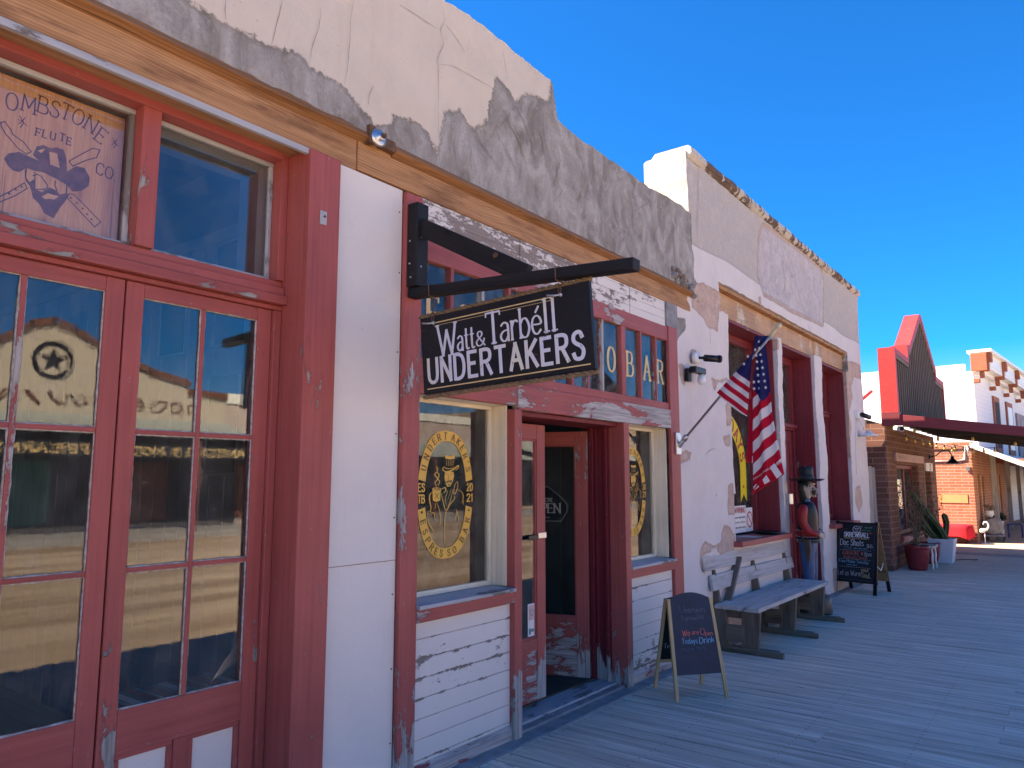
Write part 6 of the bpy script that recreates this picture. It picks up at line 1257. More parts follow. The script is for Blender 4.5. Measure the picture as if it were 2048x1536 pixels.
for k, (x0, x1, z0, z1, c_) in enumerate(((15.9, 16.3, .8, 1.5, 'paper'), (16.35, 16.8, .7, 1.2, 'pinkpaper'), (16.2, 16.5, 1.3, 1.7, 'whitepanel'))):
    s = MB(); s.box(x0, x1, yy + .2, yy + .24, z0, z1); sub('shop_display', w, s, c_)
MT['pinksign'] = m_paint('faded pink board', (.42, .22, .19), amt=.12, sc=5, wear=(.3, .25, .22))
t = thing('shop_sign', (16.9, 2.75, 1.94), 'faded pink lintel board with dark brand marks above the brick shop window', 'sign')
b = MB(); b.box(15.40, 18.45, 2.715, 2.768, 1.95, 2.11); sub('board', t, b, 'pinksign', .01)
b = MB()
for k in range(7):
    x = 15.6 + k * .13; ribbons(b, [([(x, 2.02), (x + .05, 2.06), (x + .09, 2.0), (x + .04, 1.99)], True)], lambda a, c_, w: (a, 2.713 - w, c_), .018, .012, 'inkblack')
sub('marks', t, b, None, recalc=False)
f = MB(); f.box(D0, D0 + .07, yy, yy + .06, 0.02, DT, 'z'); f.box(D1 - .07, D1, yy, yy + .06, .02, DT, 'z'); f.box(D0 + .07, D1 - .07, yy, yy + .06, DT - .07, DT, 'x'); f.box(D0 + .38, D0 + .46, yy + .01, yy + .05, .02, DT - .07, 'z'); f.box(D0 + .07, D1 - .07, yy + .01, yy + .05, .02, .3, 'x'); w = sub('shop_door', bs, f, 'creamwood', .004)
g = MB(); g.box(D0 + .07, D1 - .07, yy + .03, yy + .034, .3, DT - .07); sub('pane', w, g, 'glass')
t = thing('house_number_sign', (19.1, 2.75, 1.76), 'white board with a two-figure number over the brick shop door', 'sign')
b = MB(); b.box(18.78, 19.7, 2.73, 2.768, 1.80, 1.98); sub('board', t, b, 'white', .004)
b = MB(); write(b, '23', .13, (19.25, 2.728, 1.825), (1, 0, 0), (0, 0, 1), (0, -1, 0), .026, .018, .9, m='inkblack'); sub('number', t, b, None, recalc=False)
# false front
ff = MB(); FY0, FY1 = 2.50, 2.76
OUT = [(14.62, 2.80), (14.62, 3.97), (15.92, 3.94), (15.94, 4.20), (16.22, 4.23), (17.62, 5.10), (17.92, 5.12), (19.35, 4.22), (19.52, 4.2), (19.54, 3.97), (20.62, 3.95), (20.62, 2.80)]
IN = [(14.74, 2.80), (14.74, 3.86), (16.06, 3.83), (16.08, 4.09), (16.28, 4.12), (17.68, 4.98), (17.86, 4.99), (19.22, 4.12), (19.38, 4.09), (19.40, 3.86), (20.50, 3.84), (20.50, 2.80)]
panel = MB(); panel.prism(IN, 'y', FY0 + .05, FY1, m=None, g='z')
fw = sub('false_front', bs, panel, 'boardblack')
rim = MB(); n = len(OUT)
for i in range(n - 1):
    q = [OUT[i], OUT[i + 1], IN[i + 1], IN[i]]; rim.prism(q, 'y', FY0, FY1 + .02)
sub('red_rim', fw, rim, 'gablered')
bt = MB(); x = 14.80
def inz(x):
    for (x0, z0), (x1, z1) in zip(IN[1:-1], IN[2:-1]):
        if x0 <= x <= x1 and x1 > x0: return z0 + (z1 - z0) * (x - x0) / (x1 - x0)
    return 3.84
while x < 20.45: bt.box(x, x + .045, FY0 + .02, FY0 + .049, 2.80, inz(x + .02) - .09, 'z'); x += .215
for i in range(1, n - 2):
    (ax, az), (bx, bz) = IN[i], IN[i + 1]
    if abs(bx - ax) > .15: bt.prism([(ax, az), (bx, bz), (bx, bz - .07), (ax, az - .07)], 'y', FY0 + .01, FY0 + .05)
sub('batten', fw, bt, 'batten')
b = MB(); b.beam((14.6, 2.9, 3.2), (14.5, 3.6, 2.6), .05, .05, up=(0, 0, 1)); sub('stay', fw, b, 'gablered')
# awning: slopes down towards the street, corrugated
ax0, ax1 = 14.62, 20.9; ya, yb, za, zb = 2.74, .35, 2.76, 2.36
b = MB(); xs = cuts(ax0 + .06, ax1, .045); vs = []; fs = []
for i, x in enumerate(xs):
    r = .012 * math.sin(i * math.pi / 2)
    for (yy_, zz) in ((ya, za), (yb, zb)):
        vs += [(x, yy_, zz + r), (x, yy_, zz + r - .012)]
for i in range(len(xs) - 1): o = 4 * i; fs += [(o, o + 2, o + 6, o + 4), (o + 1, o + 5, o + 7, o + 3)]
b.add(vs, fs); aw_ = sub('awning', bs, b, 'awnmetal')
b = MB()
for k in range(9): x = 15.0 + k * .72; b.beam((x, ya, za - .07), (x, yb, zb - .07), .05, .09)
for y_ in (.6, 1.6, 2.6): z_ = za + (zb - za) * (ya - y_) / (ya - yb); b.box(ax0 + .06, ax1, y_ - .03, y_ + .03, z_ - .065, z_ - .022, 'x')
sub('rafter', aw_, b, 'awnmetal')
b = MB(); vs = [(ax0, ya, za + .035), (ax0, ya, za - .165), (ax0, yb - .05, zb - .115), (ax0, yb - .05, zb + .035)]; b.add([(p[0], p[1], p[2]) for p in vs] + [(p[0] + .055, p[1], p[2]) for p in vs], [(0, 1, 2, 3), (7, 6, 5, 4), (0, 4, 5, 1), (1, 5, 6, 2), (2, 6, 7, 3), (3, 7, 4, 0)], [(p[1], p[2], 0) for p in vs] * 2); b.box(ax0 + .055, ax1, yb - .05, yb - .01, zb - .10, zb + .02, 'x'); sub('fascia', aw_, b, 'awnred', .004)
b = MB(); b.box(14.6, 14.74, 2.48, 2.78, 2.56, 2.80); sub('corner_block', aw_, b, 'awnred', .004)
for x in (14.9, 20.7):
    t_ = MB(); t_.box(x, x + .1, .40, .50, 0, 2.28, 'z')
    if x > 20: pass
t = thing('security_camera', (14.75, 2.62, 2.5), 'white bullet camera under the corner of the dark awning', 'camera')
b = MB(); b.tube([(14.95, 2.62, 2.53), (14.78, 2.50, 2.505)], .045, 14); b.tube([(14.80, 2.514, 2.508), (14.765, 2.49, 2.503)], .05, 14); sub('camera_body', t, b, 'white'); b = MB(); b.tube([(14.764, 2.489, 2.503), (14.755, 2.483, 2.502)], .036, 14); b.tube([(14.95, 2.62, 2.53), (15.0, 2.65, 2.62)], .02, 8); sub('lens', t, b, 'black')
# string lights
def string_lights(label, pts, n):
    t = thing('string_lights', pts[0], label, 'string lights', 'string lights under the awning'); P = [Vector(p) for p in catmull([tuple(p) for p in pts], 10)]
    b = MB(); b.tube(P, .006, 5); sub('cable', t, b, 'black')
    for k in range(n):
        f_ = (k + .5) / n * (len(P) - 1); i = int(f_); p = P[i].lerp(P[min(i + 1, len(P) - 1)], f_ - i)
        h = MB(); h.tube([p, p - Vector((0, 0, .045))], .013, 8); sub('socket', t, h, 'black')
        h = MB(); h.lathe([(0, -.115), (.018, -.108), (.028, -.08), (.022, -.052), (.012, -.04), (0, -.04)], p, 10); sub('bulb', t, h, 'bulb')
string_lights('string of warm bulbs along the near brick wall under the awning', [(15.6, 2.62, 2.46), (17.2, 2.55, 2.42), (18.8, 2.48, 2.40), (20.4, 2.35, 2.36)], 7)
string_lights('string of bulbs running outwards along the far edge of the awning', [(20.5, 2.4, 2.44), (20.6, 2.0, 2.34), (20.7, 1.5, 2.36)], 5)
string_lights('string of spaced bulbs hanging from the awning rafters towards the street', [(15.4, 2.5, 2.66), (16.2, 2.2, 2.46), (16.6, 1.5, 2.44), (16.9, .7, 2.30)], 4)
t = thing('gooseneck_lamp', (19.3, 2.76, 1.9), 'black gooseneck barn lamp on the brick shop wall above the door', 'lamp')
b = MB(); b.lathe([(0, 0), (.05, 0), (.05, .02), (0, .02)], (19.55, 2.745, 2.12), 12, axis='y'); b.tube([(19.55, 2.75, 2.12), (19.55, 2.62, 2.16), (19.6, 2.5, 2.27), (19.65, 2.38, 2.27), (19.67, 2.32, 2.14)], .012, 8); sub('arm', t, b, 'black')
b = MB(); b.lathe([(0, .08), (.03, .08), (.04, .02), (.13, -.07), (.14, -.09), (.125, -.08), (.03, .0), (0, .02)], (19.67, 2.32, 2.06), 20); sub('shade', t, b, 'black')
# ================================================================== POTS, PLANTER, CACTUS, STONE BENCH
MT['potred'] = m_flat('glazed dark red pot', (.22, .018, .022), .18, var=.15, spec=.6)
MT['soil'] = m_flat('potting soil', (.05, .035, .025), .95)
MT['leafdry'] = m_flat('grey green twig leaves', (.09, .10, .055), .8, var=.4, sc=30); MT['twig'] = m_flat('dry twigs', (.17, .12, .09), .9, var=.4, sc=20); MT['cactus'] = m_flat('dark green cactus', (.030, .065, .030), .55, var=.35, sc=14, bump=.5); MT['mosaic'] = m_flat('speckled stone', (.42, .36, .36), .7, var=.35, sc=45); MT['bluewhite'] = m_flat('pale blue planter', (.56, .62, .72), .5, var=.06)
def pot(x, y, r, h, label):
    t = thing('plant_pot', (x, y, 0), label, 'plant pot', 'glazed red pots by the brick shop'); b = MB()
    b.lathe([(0, 0), (r * .72, 0), (r * .76, h * .06), (r * .93, h * .45), (r, h * .8), (r * 1.0, h * .9), (r * 1.07, h * .93), (r * 1.07, h), (r * .95, h), (r * .90, h * .88), (0, h * .87)], (x, y, 0), 28); sub('pot', t, b, 'potred')
    b = MB(); b.lathe([(0, h * .872), (r * .9, h * .872), (r * .9, h * .89), (0, h * .90)], (x, y, 0), 20); sub('soil', t, b, 'soil'); return t
pot(15.32, 2.47, .20, .43, 'glazed dark red pot nearest the camera, holding the bare twiggy shrub'); pot(16.62, 2.47, .19, .40, 'glazed dark red pot tucked behind the stone bench')
def leafc(b, p, s, m):
    d = Vector((random.uniform(-1, 1), random.uniform(-1, 1), random.uniform(-.6, 1))).normalized(); u = d.orthogonal().normalized(); a = random.uniform(0, 6); u = (Matrix.Rotation(a, 3, d) @ u) * s * .35
    p = Vector(p); b.add([p, p + d * s * .5 + u, p + d * s, p + d * s * .5 - u], [(0, 1, 2, 3)], None, m)
def shrub(name, label, base, n, hgt, spread, leaves, lm, cat='plant'):
    t = thing(name, base, label, cat); b = MB(); lf = MB()
    for k in range(n):
        a = random.uniform(0, 6.28); r = random.uniform(.2, 1) * spread; h = hgt * random.uniform(.5, 1); P = [Vector(base)]; m = 7
        for j in range(1, m + 1): f_ = j / m; P.append(Vector(base) + Vector((math.cos(a) * r * f_ ** 1.2 + random.uniform(-.03, .03), math.sin(a) * r * f_ ** 1.2 + random.uniform(-.03, .03), h * f_)))
        b.tube(P, [.008 * (1 - j / m * .8) for j in range(m + 1)], 5)
        for j in range(2, m + 1):
            for q in range(leaves):
                p = P[j] + Vector((random.gauss(0, .035), random.gauss(0, .035), random.gauss(0, .035))); leafc(lf, p, random.uniform(.02, .05), None)
            if random.random() < .6: e = P[j] + Vector((random.uniform(-.12, .12), random.uniform(-.12, .12), random.uniform(.02, .15))); b.tube([P[j], e], [.004, .001], 4); [leafc(lf, P[j].lerp(e, random.random()), random.uniform(.02, .04), None) for _ in range(leaves)]
    sub('stem', t, b, 'twig'); sub('foliage', t, lf, lm, recalc=False); return t
shrub('twiggy_shrub', 'bare twiggy shrub growing up the shop window from the nearest red pot', (15.32, 2.47, .38), 15, 1.35, .48, 2, 'leafdry')
shrub('trailing_vine', 'leggy vine reaching up the wall behind the cactus', (17.4, 2.62, .42), 12, 1.25, .40, 6, 'leafdry')
t = thing('white_planter', (16.95, 2.28, 0), 'square tapered pale blue-white planter holding the cactus', 'planter')
b = MB(); b.add([(16.798, 2.116, 0.000), (17.142, 2.116, 0.000), (17.142, 2.444, 0.000), (16.798, 2.444, 0.000), (16.732, 2.050, 0.465), (17.208, 2.050, 0.465), (17.208, 2.510, 0.465), (16.732, 2.510, 0.465), (16.765, 2.083, 0.465), (17.175, 2.083, 0.465), (17.175, 2.477, 0.465), (16.765, 2.477, 0.465), (16.765, 2.083, 0.409), (17.175, 2.083, 0.409), (17.175, 2.477, 0.409), (16.765, 2.477, 0.409)], [(0, 1, 2, 3), (0, 4, 5, 1), (1, 5, 6, 2), (2, 6, 7, 3), (3, 7, 4, 0), (4, 8, 9, 5), (5, 9, 10, 6), (6, 10, 11, 7), (7, 11, 8, 4), (8, 12, 13, 9), (9, 13, 14, 10), (10, 14, 15, 11), (11, 15, 12, 8), (12, 15, 14, 13)]); sub('box', t, b, 'bluewhite', .008)
t = thing('cactus_plant', (16.95, 2.28, .45), 'dark green ribbed cactus arms leaning left out of the pale planter', 'cactus')
def cact(P, r):
    b = MB(); P = [Vector(p) for p in catmull(P, 6)]; k = len(P); n = 14; vs = []; fs = []
    for i, p in enumerate(P):
        d = (P[min(i + 1, k - 1)] - P[max(i - 1, 0)]).normalized(); u = Vector((0, 1, 0)).cross(d).normalized(); w = d.cross(u); e = r * (1 - .8 * max(0, (i / (k - 1) - .8) / .2) ** 2)
        for j in range(n): a = j / n * 6.2832; q = e * (1 if j % 2 else .72); vs.append(p + (u * math.cos(a) + w * math.sin(a)) * q)
    for i in range(k - 1):
        for j in range(n): fs.append((i * n + j, i * n + (j + 1) % n, (i + 1) * n + (j + 1) % n, (i + 1) * n + j))
    b.add(vs, fs + [tuple(range((k - 1) * n, k * n))]); sub('arm', t, b, 'cactus')
cact([(16.95, 2.30, .44), (16.80, 2.40, .75), (16.45, 2.52, 1.05), (16.10, 2.60, 1.35)], .07); cact([(16.9, 2.2, .44), (16.7, 2.30, .72), (16.35, 2.42, .98), (16.2, 2.5, 1.15)], .06); cact([(17.0, 2.25, .44), (17.05, 2.2, .72), (16.95, 2.22, .95)], .06); cact([(16.85, 2.35, .44), (16.62, 2.45, .62), (16.50, 2.55, .80)], .055)
t = thing('stone_bench', (15.75, 2.32, 0), 'small speckled stone garden bench with wavy white legs between the red pots', 'bench')
b = MB(); b.box(15.42, 16.15, 2.24, 2.55, .36, .41); sub('seat', t, b, 'mosaic', .012)
for y_ in (2.27, 2.50):
    for x_ in (15.58, 15.95): b = MB(); b.tube([(x_ + .03 * math.sin(k * 1.1), y_, .36 * k / 10) for k in range(11)], .018, 8); sub('leg', t, b, 'white')
t = thing('cable_on_ground', (17.6, 2.0, .02), 'thin black cable loop lying on the boardwalk by the pale planter', 'cable'); b = MB(); b.tube([Vector(p) for p in catmull([(17.3, 2.25, .01), (17.7, 2.05, .012), (17.9, 1.8, .01), (17.5, 1.85, .012)], 6)], .006, 6); sub('cable', t, b, 'black')
# ================================================================== CORNER BRICK BUILDING with porch
bb = thing('corner_brick_building', (26, 3, 0), 'low orange brick building with sunlit side and pale porch roof beyond the alley', 'building')
X4, Y4 = 21.7, 2.14; b = MB(); bk = []
ops = [(22.6, 23.2, 0, 1.75), (23.5, 24.2, 0, 1.7), (26.3, 28.6, .45, 1.75), (28.9, 29.8, 0, 1.8), (31.6, 33.6, .45, 1.7), (34.4, 35.3, 0, 1.75), (38, 42, .45, 1.75)]
xs = [X4] + [v for o_ in ops for v in o_[:2]] + [48]
for k in range(0, len(xs), 2): bkbox(b, xs[k], xs[k + 1], Y4, Y4 + .3, 0, 2.52, bk)
for (a, c_, z0, z1) in ops:
    bkbox(b, a, c_, Y4 + .001, Y4 + .3, z1, 2.52, bk)
    if z0: bkbox(b, a, c_, Y4 + .001, Y4 + .3, 0, z0, bk)
bkbox(b, X4 + .001, X4 + .3, Y4 + .3, 11, 0, 2.42, bk); bkbox(b, X4 - .03, X4 + .33, Y4 - .02, 11, 2.425, 2.60, bk); sub('wall', bb, b, 'brickred', attrs={'bk': bk}, recalc=False)
b = MB(); b.box(X4 + .3, 48, Y4 + .3, 11, 2.45, 2.5); b.box(X4 + .4, 48, 4.5, 4.6, 0, 2.4); sub('roof', bb, b, 'intwall')
b = MB(); b.box(X4 - .012, X4 - .002, 2.3, 2.95, 1.40 - .4, 1.22); sub('pale_patch', bb, b, 'patchorange')
MT['brownwin'] = m_paint('brown painted shutters', (.18, .06, .035), amt=.1)
for (a, c_, z0, z1) in ops:
    f = MB(); f.box(a, a + .08, Y4 + .05, Y4 + .12, z0, z1, 'z'); f.box(c_ - .08, c_, Y4 + .05, Y4 + .12, z0, z1, 'z'); f.box(a + .08, c_ - .08, Y4 + .05, Y4 + .12, z1 - .08, z1, 'x')
    w = sub('window' if z0 else 'door', bb, f, 'awnred' if z0 else 'creamwood', .004); g = MB(); g.box(a + .08, c_ - .08, Y4 + .08, Y4 + .10, max(z0, .02), z1 - .08); sub('shutter' if z0 else 'door_panel', w, g, 'brownwin' if z0 or a > 25 else 'orangewood')
    if z0: s = MB(); s.box(a - .05, c_ + .05, Y4 - .05, Y4 - .002, z0 - .06, z0); sub('sill', w, s, 'white')
b = MB(); b.add([(21.55, 2.13, 2.46), (46, 2.13, 2.46), (46, .3, 1.62), (21.55, .3, 1.62), (21.55, 2.13, 2.52), (46, 2.13, 2.52), (46, .3, 1.68), (21.55, .3, 1.68)], [(0, 1, 2, 3), (7, 6, 5, 4), (0, 4, 5, 1), (1, 5, 6, 2), (2, 6, 7, 3), (3, 7, 4, 0)]); sub('porch_roof', bb, b, 'creamwood')
b = MB(); b.add([(21.5, 2.14, 2.44), (21.5, .28, 1.87 - .28), (21.5, .28, 1.97 - .24), (21.5, 2.14, 2.57), (21.549, 2.14, 2.44), (21.549, .28, 1.59), (21.549, .28, 1.73), (21.549, 2.14, 2.57)], [(0, 1, 2, 3), (7, 6, 5, 4), (0, 4, 5, 1), (1, 5, 6, 2), (2, 6, 7, 3), (3, 7, 4, 0)]); sub('porch_fascia', bb, b, 'white')
for x_ in (23.1, 28, 33, 38): b = MB(); b.box(x_, x_ + .12, 1.74, 1.86, 0, 2.30, 'z'); sub('porch_post', bb, b, 'greywood')
b = MB(); b.tube([(21.68, 4.5, 2.10), (21.68, 2.5, 2.10), (21.68, 2.30, 2.14), (21.68, 2.27, 2.5)], .014, 8); b.tube([(21.67, 2.22, 2.5), (21.62, 2.2, 2.35), (21.66, 2.2, 2.2)], .03, 6); b.box(21.63, 21.69, 2.20, 2.28, 1.84, 1.95); sub('conduit', bb, b, 'steel')
t = thing('red_cloth_table', (21.3, 2.75, 0), 'folding table under a bright red cloth against the sunlit brick side wall', 'table')
b = MB(); nx_ = 24; vs = []; fs = []; ring = []
for k in range(nx_): a = k / nx_ * 6.2832; ring.append((math.copysign(abs(math.cos(a)) ** .45, math.cos(a)) * .34, math.copysign(abs(math.sin(a)) ** .45, math.sin(a)) * .60))
for j, (s_, z_) in enumerate(((.0, .47), (.95, .47), (1., .455), (1.03, .36), (1.05, .25), (1.07, .14))):
    for k, (px_, py_) in enumerate(ring): w_ = 1 + (.05 * math.sin(k * 2.3) if j > 2 else 0) ; vs.append((21.3 + px_ * s_ * w_, 2.80 + py_ * s_ * w_, z_ - (.05 * math.sin(k * 1.3 + 1) if j == 5 else 0)))
for j in range(5):
    for k in range(nx_): fs.append((j * nx_ + k, j * nx_ + (k + 1) % nx_, (j + 1) * nx_ + (k + 1) % nx_, (j + 1) * nx_ + k))
b.add(vs, fs, None, None, True); sub('cloth', t, b, 'redcloth')
for x_ in (21.1, 21.5):
    for y_ in (2.35, 3.25): b = MB(); b.tube([(x_, y_, 0), (x_, y_, .44)], .012, 6); sub('leg', t, b, 'black')
t = thing('flamingo_figure', (21.3, 1.95, 0), 'white garden flamingo figure with curled neck on a round base at the pavement edge', 'statue')
b = MB(); b.lathe([(0, 0), (.11, 0), (.11, .02), (.02, .03), (0, .03)], (21.3, 1.95, -.01), 18); b.tube([(21.3, 1.95, 0), (21.3, 1.95, .30)], .012, 8); sub('base', t, b, 'white')
b = MB(); b.tube([Vector(p) for p in catmull([(21.3, 2.03, .27), (21.3, 1.99, .33), (21.3, 1.90, .36), (21.3, 1.86, .42), (21.3, 1.86, .50), (21.3, 1.90, .54), (21.3, 1.95, .53), (21.3, 1.97, .47)], 5)], [.012, .03, .045, .055, .06, .055, .05, .04, .035, .03, .026, .024, .022, .02, .02, .018, .018, .018, .018, .018, .018, .018, .02, .022, .024, .024, .022, .02, .018, .016, .014, .012, .010, .008, .006, .004][:36], 10); sub('body', t, b, 'white')
t = thing('garden_cart', (22.6, 1.85, 0), 'grey barrel cart on small wheels beside the flamingo figure', 'cart')
b = MB(); b.lathe([(0, -.30), (.20, -.30), (.22, -.1), (.22, .2), (.20, .3), (0, .3)], (22.6, 1.85, .38), 18, axis='x'); b.box(22.3, 22.9, 1.62, 2.06, .12, .17); sub('tub', t, b, 'concrete', .01)
for x_ in (22.36, 22.84):
    for y_ in (1.64, 2.02): b = MB(); b.lathe([(0, -.015), (.06, -.015), (.06, .015), (0, .015)], (x_, y_, .065), 14, axis='y'); sub('wheel', t, b, 'black')
t = thing('white_urn', (22.9, 2.0, .6), 'small white urn with dry sprigs standing on the grey cart', 'vase'); b = MB(); b.lathe([(0, 0), (.07, 0), (.12, .08), (.11, .16), (.13, .18), (.0, .17)], (22.75, 1.95, .60), 18); sub('urn', t, b, 'white')
b = MB(); [leafc(b, (22.75 + random.gauss(0, .07), 1.95 + random.gauss(0, .07), .80 + random.random() * .12), .06, None) for _ in range(50)]; sub('sprigs', t, b, 'leafdry', recalc=False)
t = thing('white_planter', (24.6, 1.95, 0), 'white square planter with green grass further along the far pavement', 'planter'); b = MB(); b.box(24.4, 24.8, 1.78, 2.10, 0, .50); sub('box', t, b, 'white', .01)
b = MB(); [leafc(b, (24.6 + random.uniform(-.2, .2), 1.94 + random.uniform(-.15, .15), .50 + random.random() * .08), .14, None) for _ in range(160)]; sub('foliage', t, b, 'cactus', recalc=False)
t = thing('blue_chair', (24.2, 1.5, 0), 'small blue metal chair beside the grey cart', 'chair')
b = MB(); b.box(24.0, 24.4, 1.3, 1.66, .36, .39); sub('seat', t, b, 'bluemetal', .005)
for x_ in (24.02, 24.38):
    for y_ in (1.32, 1.64): b = MB(); b.tube([(x_, y_, 0), (x_, y_, .38)], .012, 6); sub('leg', t, b, 'bluemetal')
for o in scene.objects:
    if o.parent is None and (o.name.split('.')[0] in ('corner_brick_building', 'red_cloth_table', 'flamingo_figure', 'garden_cart', 'white_urn', 'blue_chair') or (o.name.startswith('white_planter') and o.location.x > 20)): o.location += Vector((1.2, .12, 0))
# ================================================================== TWO-STOREY WHITE HOUSE far right
h2 = thing('two_storey_building', (38, 4, 0), 'tall white clapboard building with rust-red bracketed cornice beyond the brick building', 'building')
h2y = R(-4.5); O = Vector((30, 2.73, 0)); ux = Vector((math.cos(h2y), math.sin(h2y), 0)); uy = Vector((-ux.y, ux.x, 0))
def hb(mb, a0, a1, d0, d1, z0, z1, m=None):
    vs = [O + ux * a + uy * d + Vector((0, 0, z)) for a in (a0, a1) for d in (d0, d1) for z in (z0, z1)]
    mb.add(vs, [(0, 1, 3, 2), (4, 6, 7, 5), (0, 4, 5, 1), (2, 3, 7, 6), (0, 2, 6, 4), (1, 5, 7, 3)], [(a, z, d) for a in (a0, a1) for d in (d0, d1) for z in (z0, z1)], m)
LEN = 24.
b = MB(); hb(b, 0, LEN, 0, .25, 0, 5.35); hb(b, 0, .25, .25, 14, 0, 5.62); hb(b, .25, LEN, .25, 14, 5.1, 5.3); sub('wall', h2, b, 'clapboard')
b = MB(); hb(b, -.15, LEN + .2, -.45, .0, 5.42, 5.95)
for k in range(8): hb(b, .5 + k * 2.94, 2.5 + k * 2.94, -.47, -.451, 5.52, 5.85)
if 1: hb(b, -.2, LEN + .3, -.62, .1, 5.95, 6.05); hb(b, -.1, LEN, -.2, -.001, 5.30, 5.42); co = sub('cornice', h2, b, 'white')
for k in range(9):
    a = .0 + k * (LEN - .5) / 8 * 1.0
    b = MB(); hb(b, a - .10, a + .14, -.60, -.452, 5.60, 5.93); hb(b, a - .08, a + .12, -.50, -.21, 5.30, 5.59); hb(b, a - .06, a + .10, -.34, -.202, 5.08, 5.29); hb(b, a - .04, a + .08, -.2, -.002, 4.92, 5.07); sub('bracket', co, b, 'rustpaint', .02)
b = MB(); hb(b, -.20, -.153, -.48, .02, 5.30, 5.93); sub('corner_bracket', h2, b, 'rustpaint', .03)
for k, (a0, a1, cl) in enumerate(((3.2, 4.4, 'rustpaint'), (6.0, 7.4, 'rustpaint'), (8.4, 11.6, 'poster'), (12.2, 13.4, 'rustpaint'), (14.2, 17.2, 'clapblue'), (18.0, 21.0, 'clapblue'), (22., 23.2, 'rustpaint'))):
    b = MB(); hb(b, a0, a1, -.06, -.002, 2.6, 4.75 - (.3 if cl != 'rustpaint' else 0), None); w = sub('window' if cl == 'rustpaint' else 'painted_panel', h2, b, cl)
    if cl == 'rustpaint': g = MB(); hb(g, a0 + .18, a1 - .18, -.068, -.061, 2.8, 4.55); sub('pane', w, g, 'white' if k % 2 else 'blackpanel')
b = MB()
for k in range(26): hb(b, k * .9 + .1, k * .9 + .16, -3.0, -2.95, 2.35, 2.95)
for k in range(150): hb(b, k * .16, k * .16 + .05, -3.0, -2.96, 2.42, 2.86)
hb(b, 0, LEN, -3.02, -2.94, 2.87, 2.93); hb(b, 0, LEN, -3.02, -2.94, 2.35, 2.41)
bal = MB(); hb(bal, 0, LEN, -3.02, -.002, 2.18, 2.30); bo = sub('balcony', h2, bal, 'rustpaint'); sub('railing', bo, b, 'white')
b = MB(); hb(b, 0, LEN, -3.02, -2.92, 1.98, 2.12); sub('balcony_beam', bo, b, 'patchorange')
for k in range(6): b = MB(); hb(b, k * 4.6 + .2, k * 4.6 + .34, -2.98, -2.86, 0, 1.978); sub('balcony_post', bo, b, 'white')
# ================================================================== BUILDINGS ACROSS THE STREET (seen only as reflections, and lighting the shade)
YO = -20.0
g1 = thing('gabled_store', (10, YO - 2, -.3), 'beige store with curved gable, red lettering and sheet metal awning, reflected in the old doors', 'building')
sil = [(4.6, -.3), (4.6, 5.0), (6.2, 5.05), (7.2, 5.35), (8.4, 5.75), (9.3, 6.45), (9.95, 6.65), (10.6, 6.45), (11.7, 5.9), (13.2, 5.35), (14.66, 5.05), (14.7, 4.75), (16.2, 4.7), (16.2, -.3)]
b = MB(); b.prism(sil, 'y', YO - 6, YO); sub('wall', g1, b, 'beige')
b = MB()
for (ax, az), (bx, bz) in zip(sil[1:-2], sil[2:-1]):
    if abs(bx - ax) > .1: b.prism([(ax - .05, az), (bx + .05, bz), (bx + .05, bz + .22), (ax - .05, az + .22)], 'y', YO - .1, YO + .12)
sub('roof_trim', g1, b, 'brownink')
b = MB(); fo = lambda a, c_, w: (a, YO + .02 + w, c_)
rg = [(10.0 + .55 * math.cos(k / 24 * 6.2832), 5.45 + .55 * math.sin(k / 24 * 6.2832)) for k in range(25)]; stp = [(10.0 + (.42 if k % 2 == 0 else .17) * math.sin(k / 10 * 6.2832), 5.45 + (.42 if k % 2 == 0 else .17) * math.cos(k / 10 * 6.2832)) for k in range(10)]
ribbons(b, [(rg, True)], fo, .14, .14, 'black', .01); b.add([fo(*p, .02) for p in stp] + [fo(10, 5.45, .02)], [(k, (k + 1) % 10, 10) for k in range(10)], None, 'black')
b.add([fo(*p, .02) for p in ((11.5, 5.9), (11.75, 5.95), (11.95, 5.3), (12.3, 5.0), (12.2, 4.7), (12.15, 4.3), (11.95, 4.3), (12.0, 4.75), (11.7, 5.1))], [tuple(range(9))], None, 'black'); b.add([fo(*p, .02) for p in ((8.4, 5.9), (8.2, 5.9), (8.0, 5.3), (7.7, 5.0), (7.8, 4.7), (7.85, 4.3), (8.05, 4.3), (8.0, 4.75), (8.25, 5.1))], [tuple(range(9))], None, 'black')
for k in range(15):
    x = 5.4 + k * .68; ribbons(b, [([(x + .25 * math.cos(a * 1.05 + k) * (1 + .3 * math.sin(k * 2.7)), 4.22 + .22 * math.sin(a * (1.05 + .3 * (k % 3)) + k * .7)) for a in range(7)], True)], fo, .07, .04, 'brownink', .02)
sub('painted_emblems', g1, b, None, recalc=False)
MT['tin'] = m_flat('grey green tin roof', (.42, .46, .43), .6, .2, var=.12, sc=3)
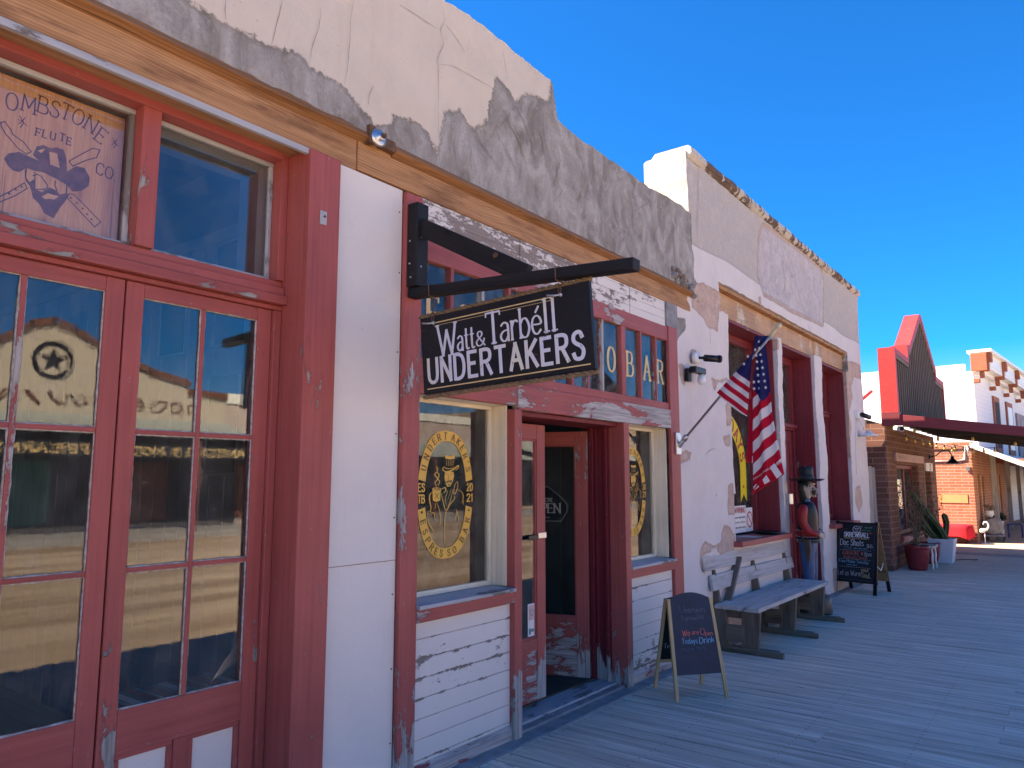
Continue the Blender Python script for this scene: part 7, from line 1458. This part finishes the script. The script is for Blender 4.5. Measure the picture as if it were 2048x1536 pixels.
def porch(par, x0, x1, zt, zb_, txt=None):
    b = MB(); xs = cuts(x0, x1, .12); vs = []; fs = []
    for i, x in enumerate(xs):
        r = .02 if i % 2 else -.01
        vs += [(x, YO + .02, zt + r), (x, YO + 2.6, zb_ + r), (x, YO + 2.6, zb_ + r - .05), (x, YO + .02, zt + r - .05)]
    for i in range(len(xs) - 1): o = 4 * i; fs += [(o, o + 4, o + 5, o + 1), (o + 1, o + 5, o + 6, o + 2), (o + 2, o + 6, o + 7, o + 3)]
    b.add(vs, fs); a_ = sub('porch_roof', par, b, 'tin')
    for k in range(int((x1 - x0) / 3) + 1):
        b = MB(); x = x0 + .1 + k * 3; b.box(x, x + .13, YO + 2.4, YO + 2.53, -.3, zb_ - .06, 'z'); sub('porch_post', par, b, 'brownwin')
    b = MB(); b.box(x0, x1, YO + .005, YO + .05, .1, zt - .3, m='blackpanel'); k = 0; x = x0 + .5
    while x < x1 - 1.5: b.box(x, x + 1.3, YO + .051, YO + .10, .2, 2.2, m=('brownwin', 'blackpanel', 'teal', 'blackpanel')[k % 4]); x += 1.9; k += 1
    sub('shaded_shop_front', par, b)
    if txt:
        b = MB(); b.box(x0 + .3, x1 - .3, YO + 2.3, YO + 2.36, zb_ - .72, zb_ - .32); fb2 = sub('fascia_sign', par, b, 'blackpanel'); b = MB(); write(b, txt, .24, (x1 - .6, YO + 2.365, zb_ - .64), (-1, 0, 0), (0, 0, 1), (0, 1, 0), .06, .04, .9, serif=1, m='gold', width=x1 - x0 - 1.4, track=2.2); sub('lettering', fb2, b, None, recalc=False)
porch(g1, 4.6, 16.2, 3.75, 3.05, 'ANTIQUE & MODERN FIREARMS   KNIVES')
g2 = thing('pink_parapet_store', (24, YO - 2, -.3), 'long pale store with pinkish parapet and tin awning, reflected in the coffee shop window', 'building')
b = MB(); b.box(16.21, 33.5, YO - 6, YO, -.3, 4.55); sub('wall', g2, b, 'pinkwall'); b = MB(); b.box(16.21, 33.5, YO - 6, YO + .06, 4.551, 4.95); sub('parapet', g2, b, 'whitewall'); porch(g2, 16.25, 33.4, 3.5, 2.72)
t = thing('rooftop_cooler', (26.9, YO - 2, 4.95), 'boxy white rooftop air cooler above the pink parapet', 'air cooler'); b = MB(); b.box(26.2, 27.6, YO - 2.6, YO - 1.4, 4.951, 5.55)
for k in range(9): b.box(26.25 + k * .15, 26.32 + k * .15, YO - 1.399, YO - 1.38, 5.0, 5.5)
sub('casing', t, b, 'white')
g3 = thing('pale_brick_store', (40, YO - 2, -.3), 'pale brick store with dark porch at the far end of the opposite row', 'building')
b = MB(); bk = []; bkbox(b, 33.6, 52, YO - 6, YO, -.3, 5.6, bk); sub('wall', g3, b, 'brickpale', attrs={'bk': bk}, recalc=False); porch(g3, 33.7, 51.8, 3.9, 2.9)
g4 = thing('plain_tan_store', (-5, YO - 2, -.3), 'tan stucco store at the left end of the opposite row', 'building')
b = MB(); b.box(-16, 4.5, YO - 6, YO, -.3, 4.9); sub('wall', g4, b, 'beige'); porch(g4, -15.8, 4.4, 3.6, 2.9)
b = MB(); b.box(-16, 52, YO + .05, YO + 2.8, -.3, -.08); struct('opposite_boardwalk', b, 'greywood')
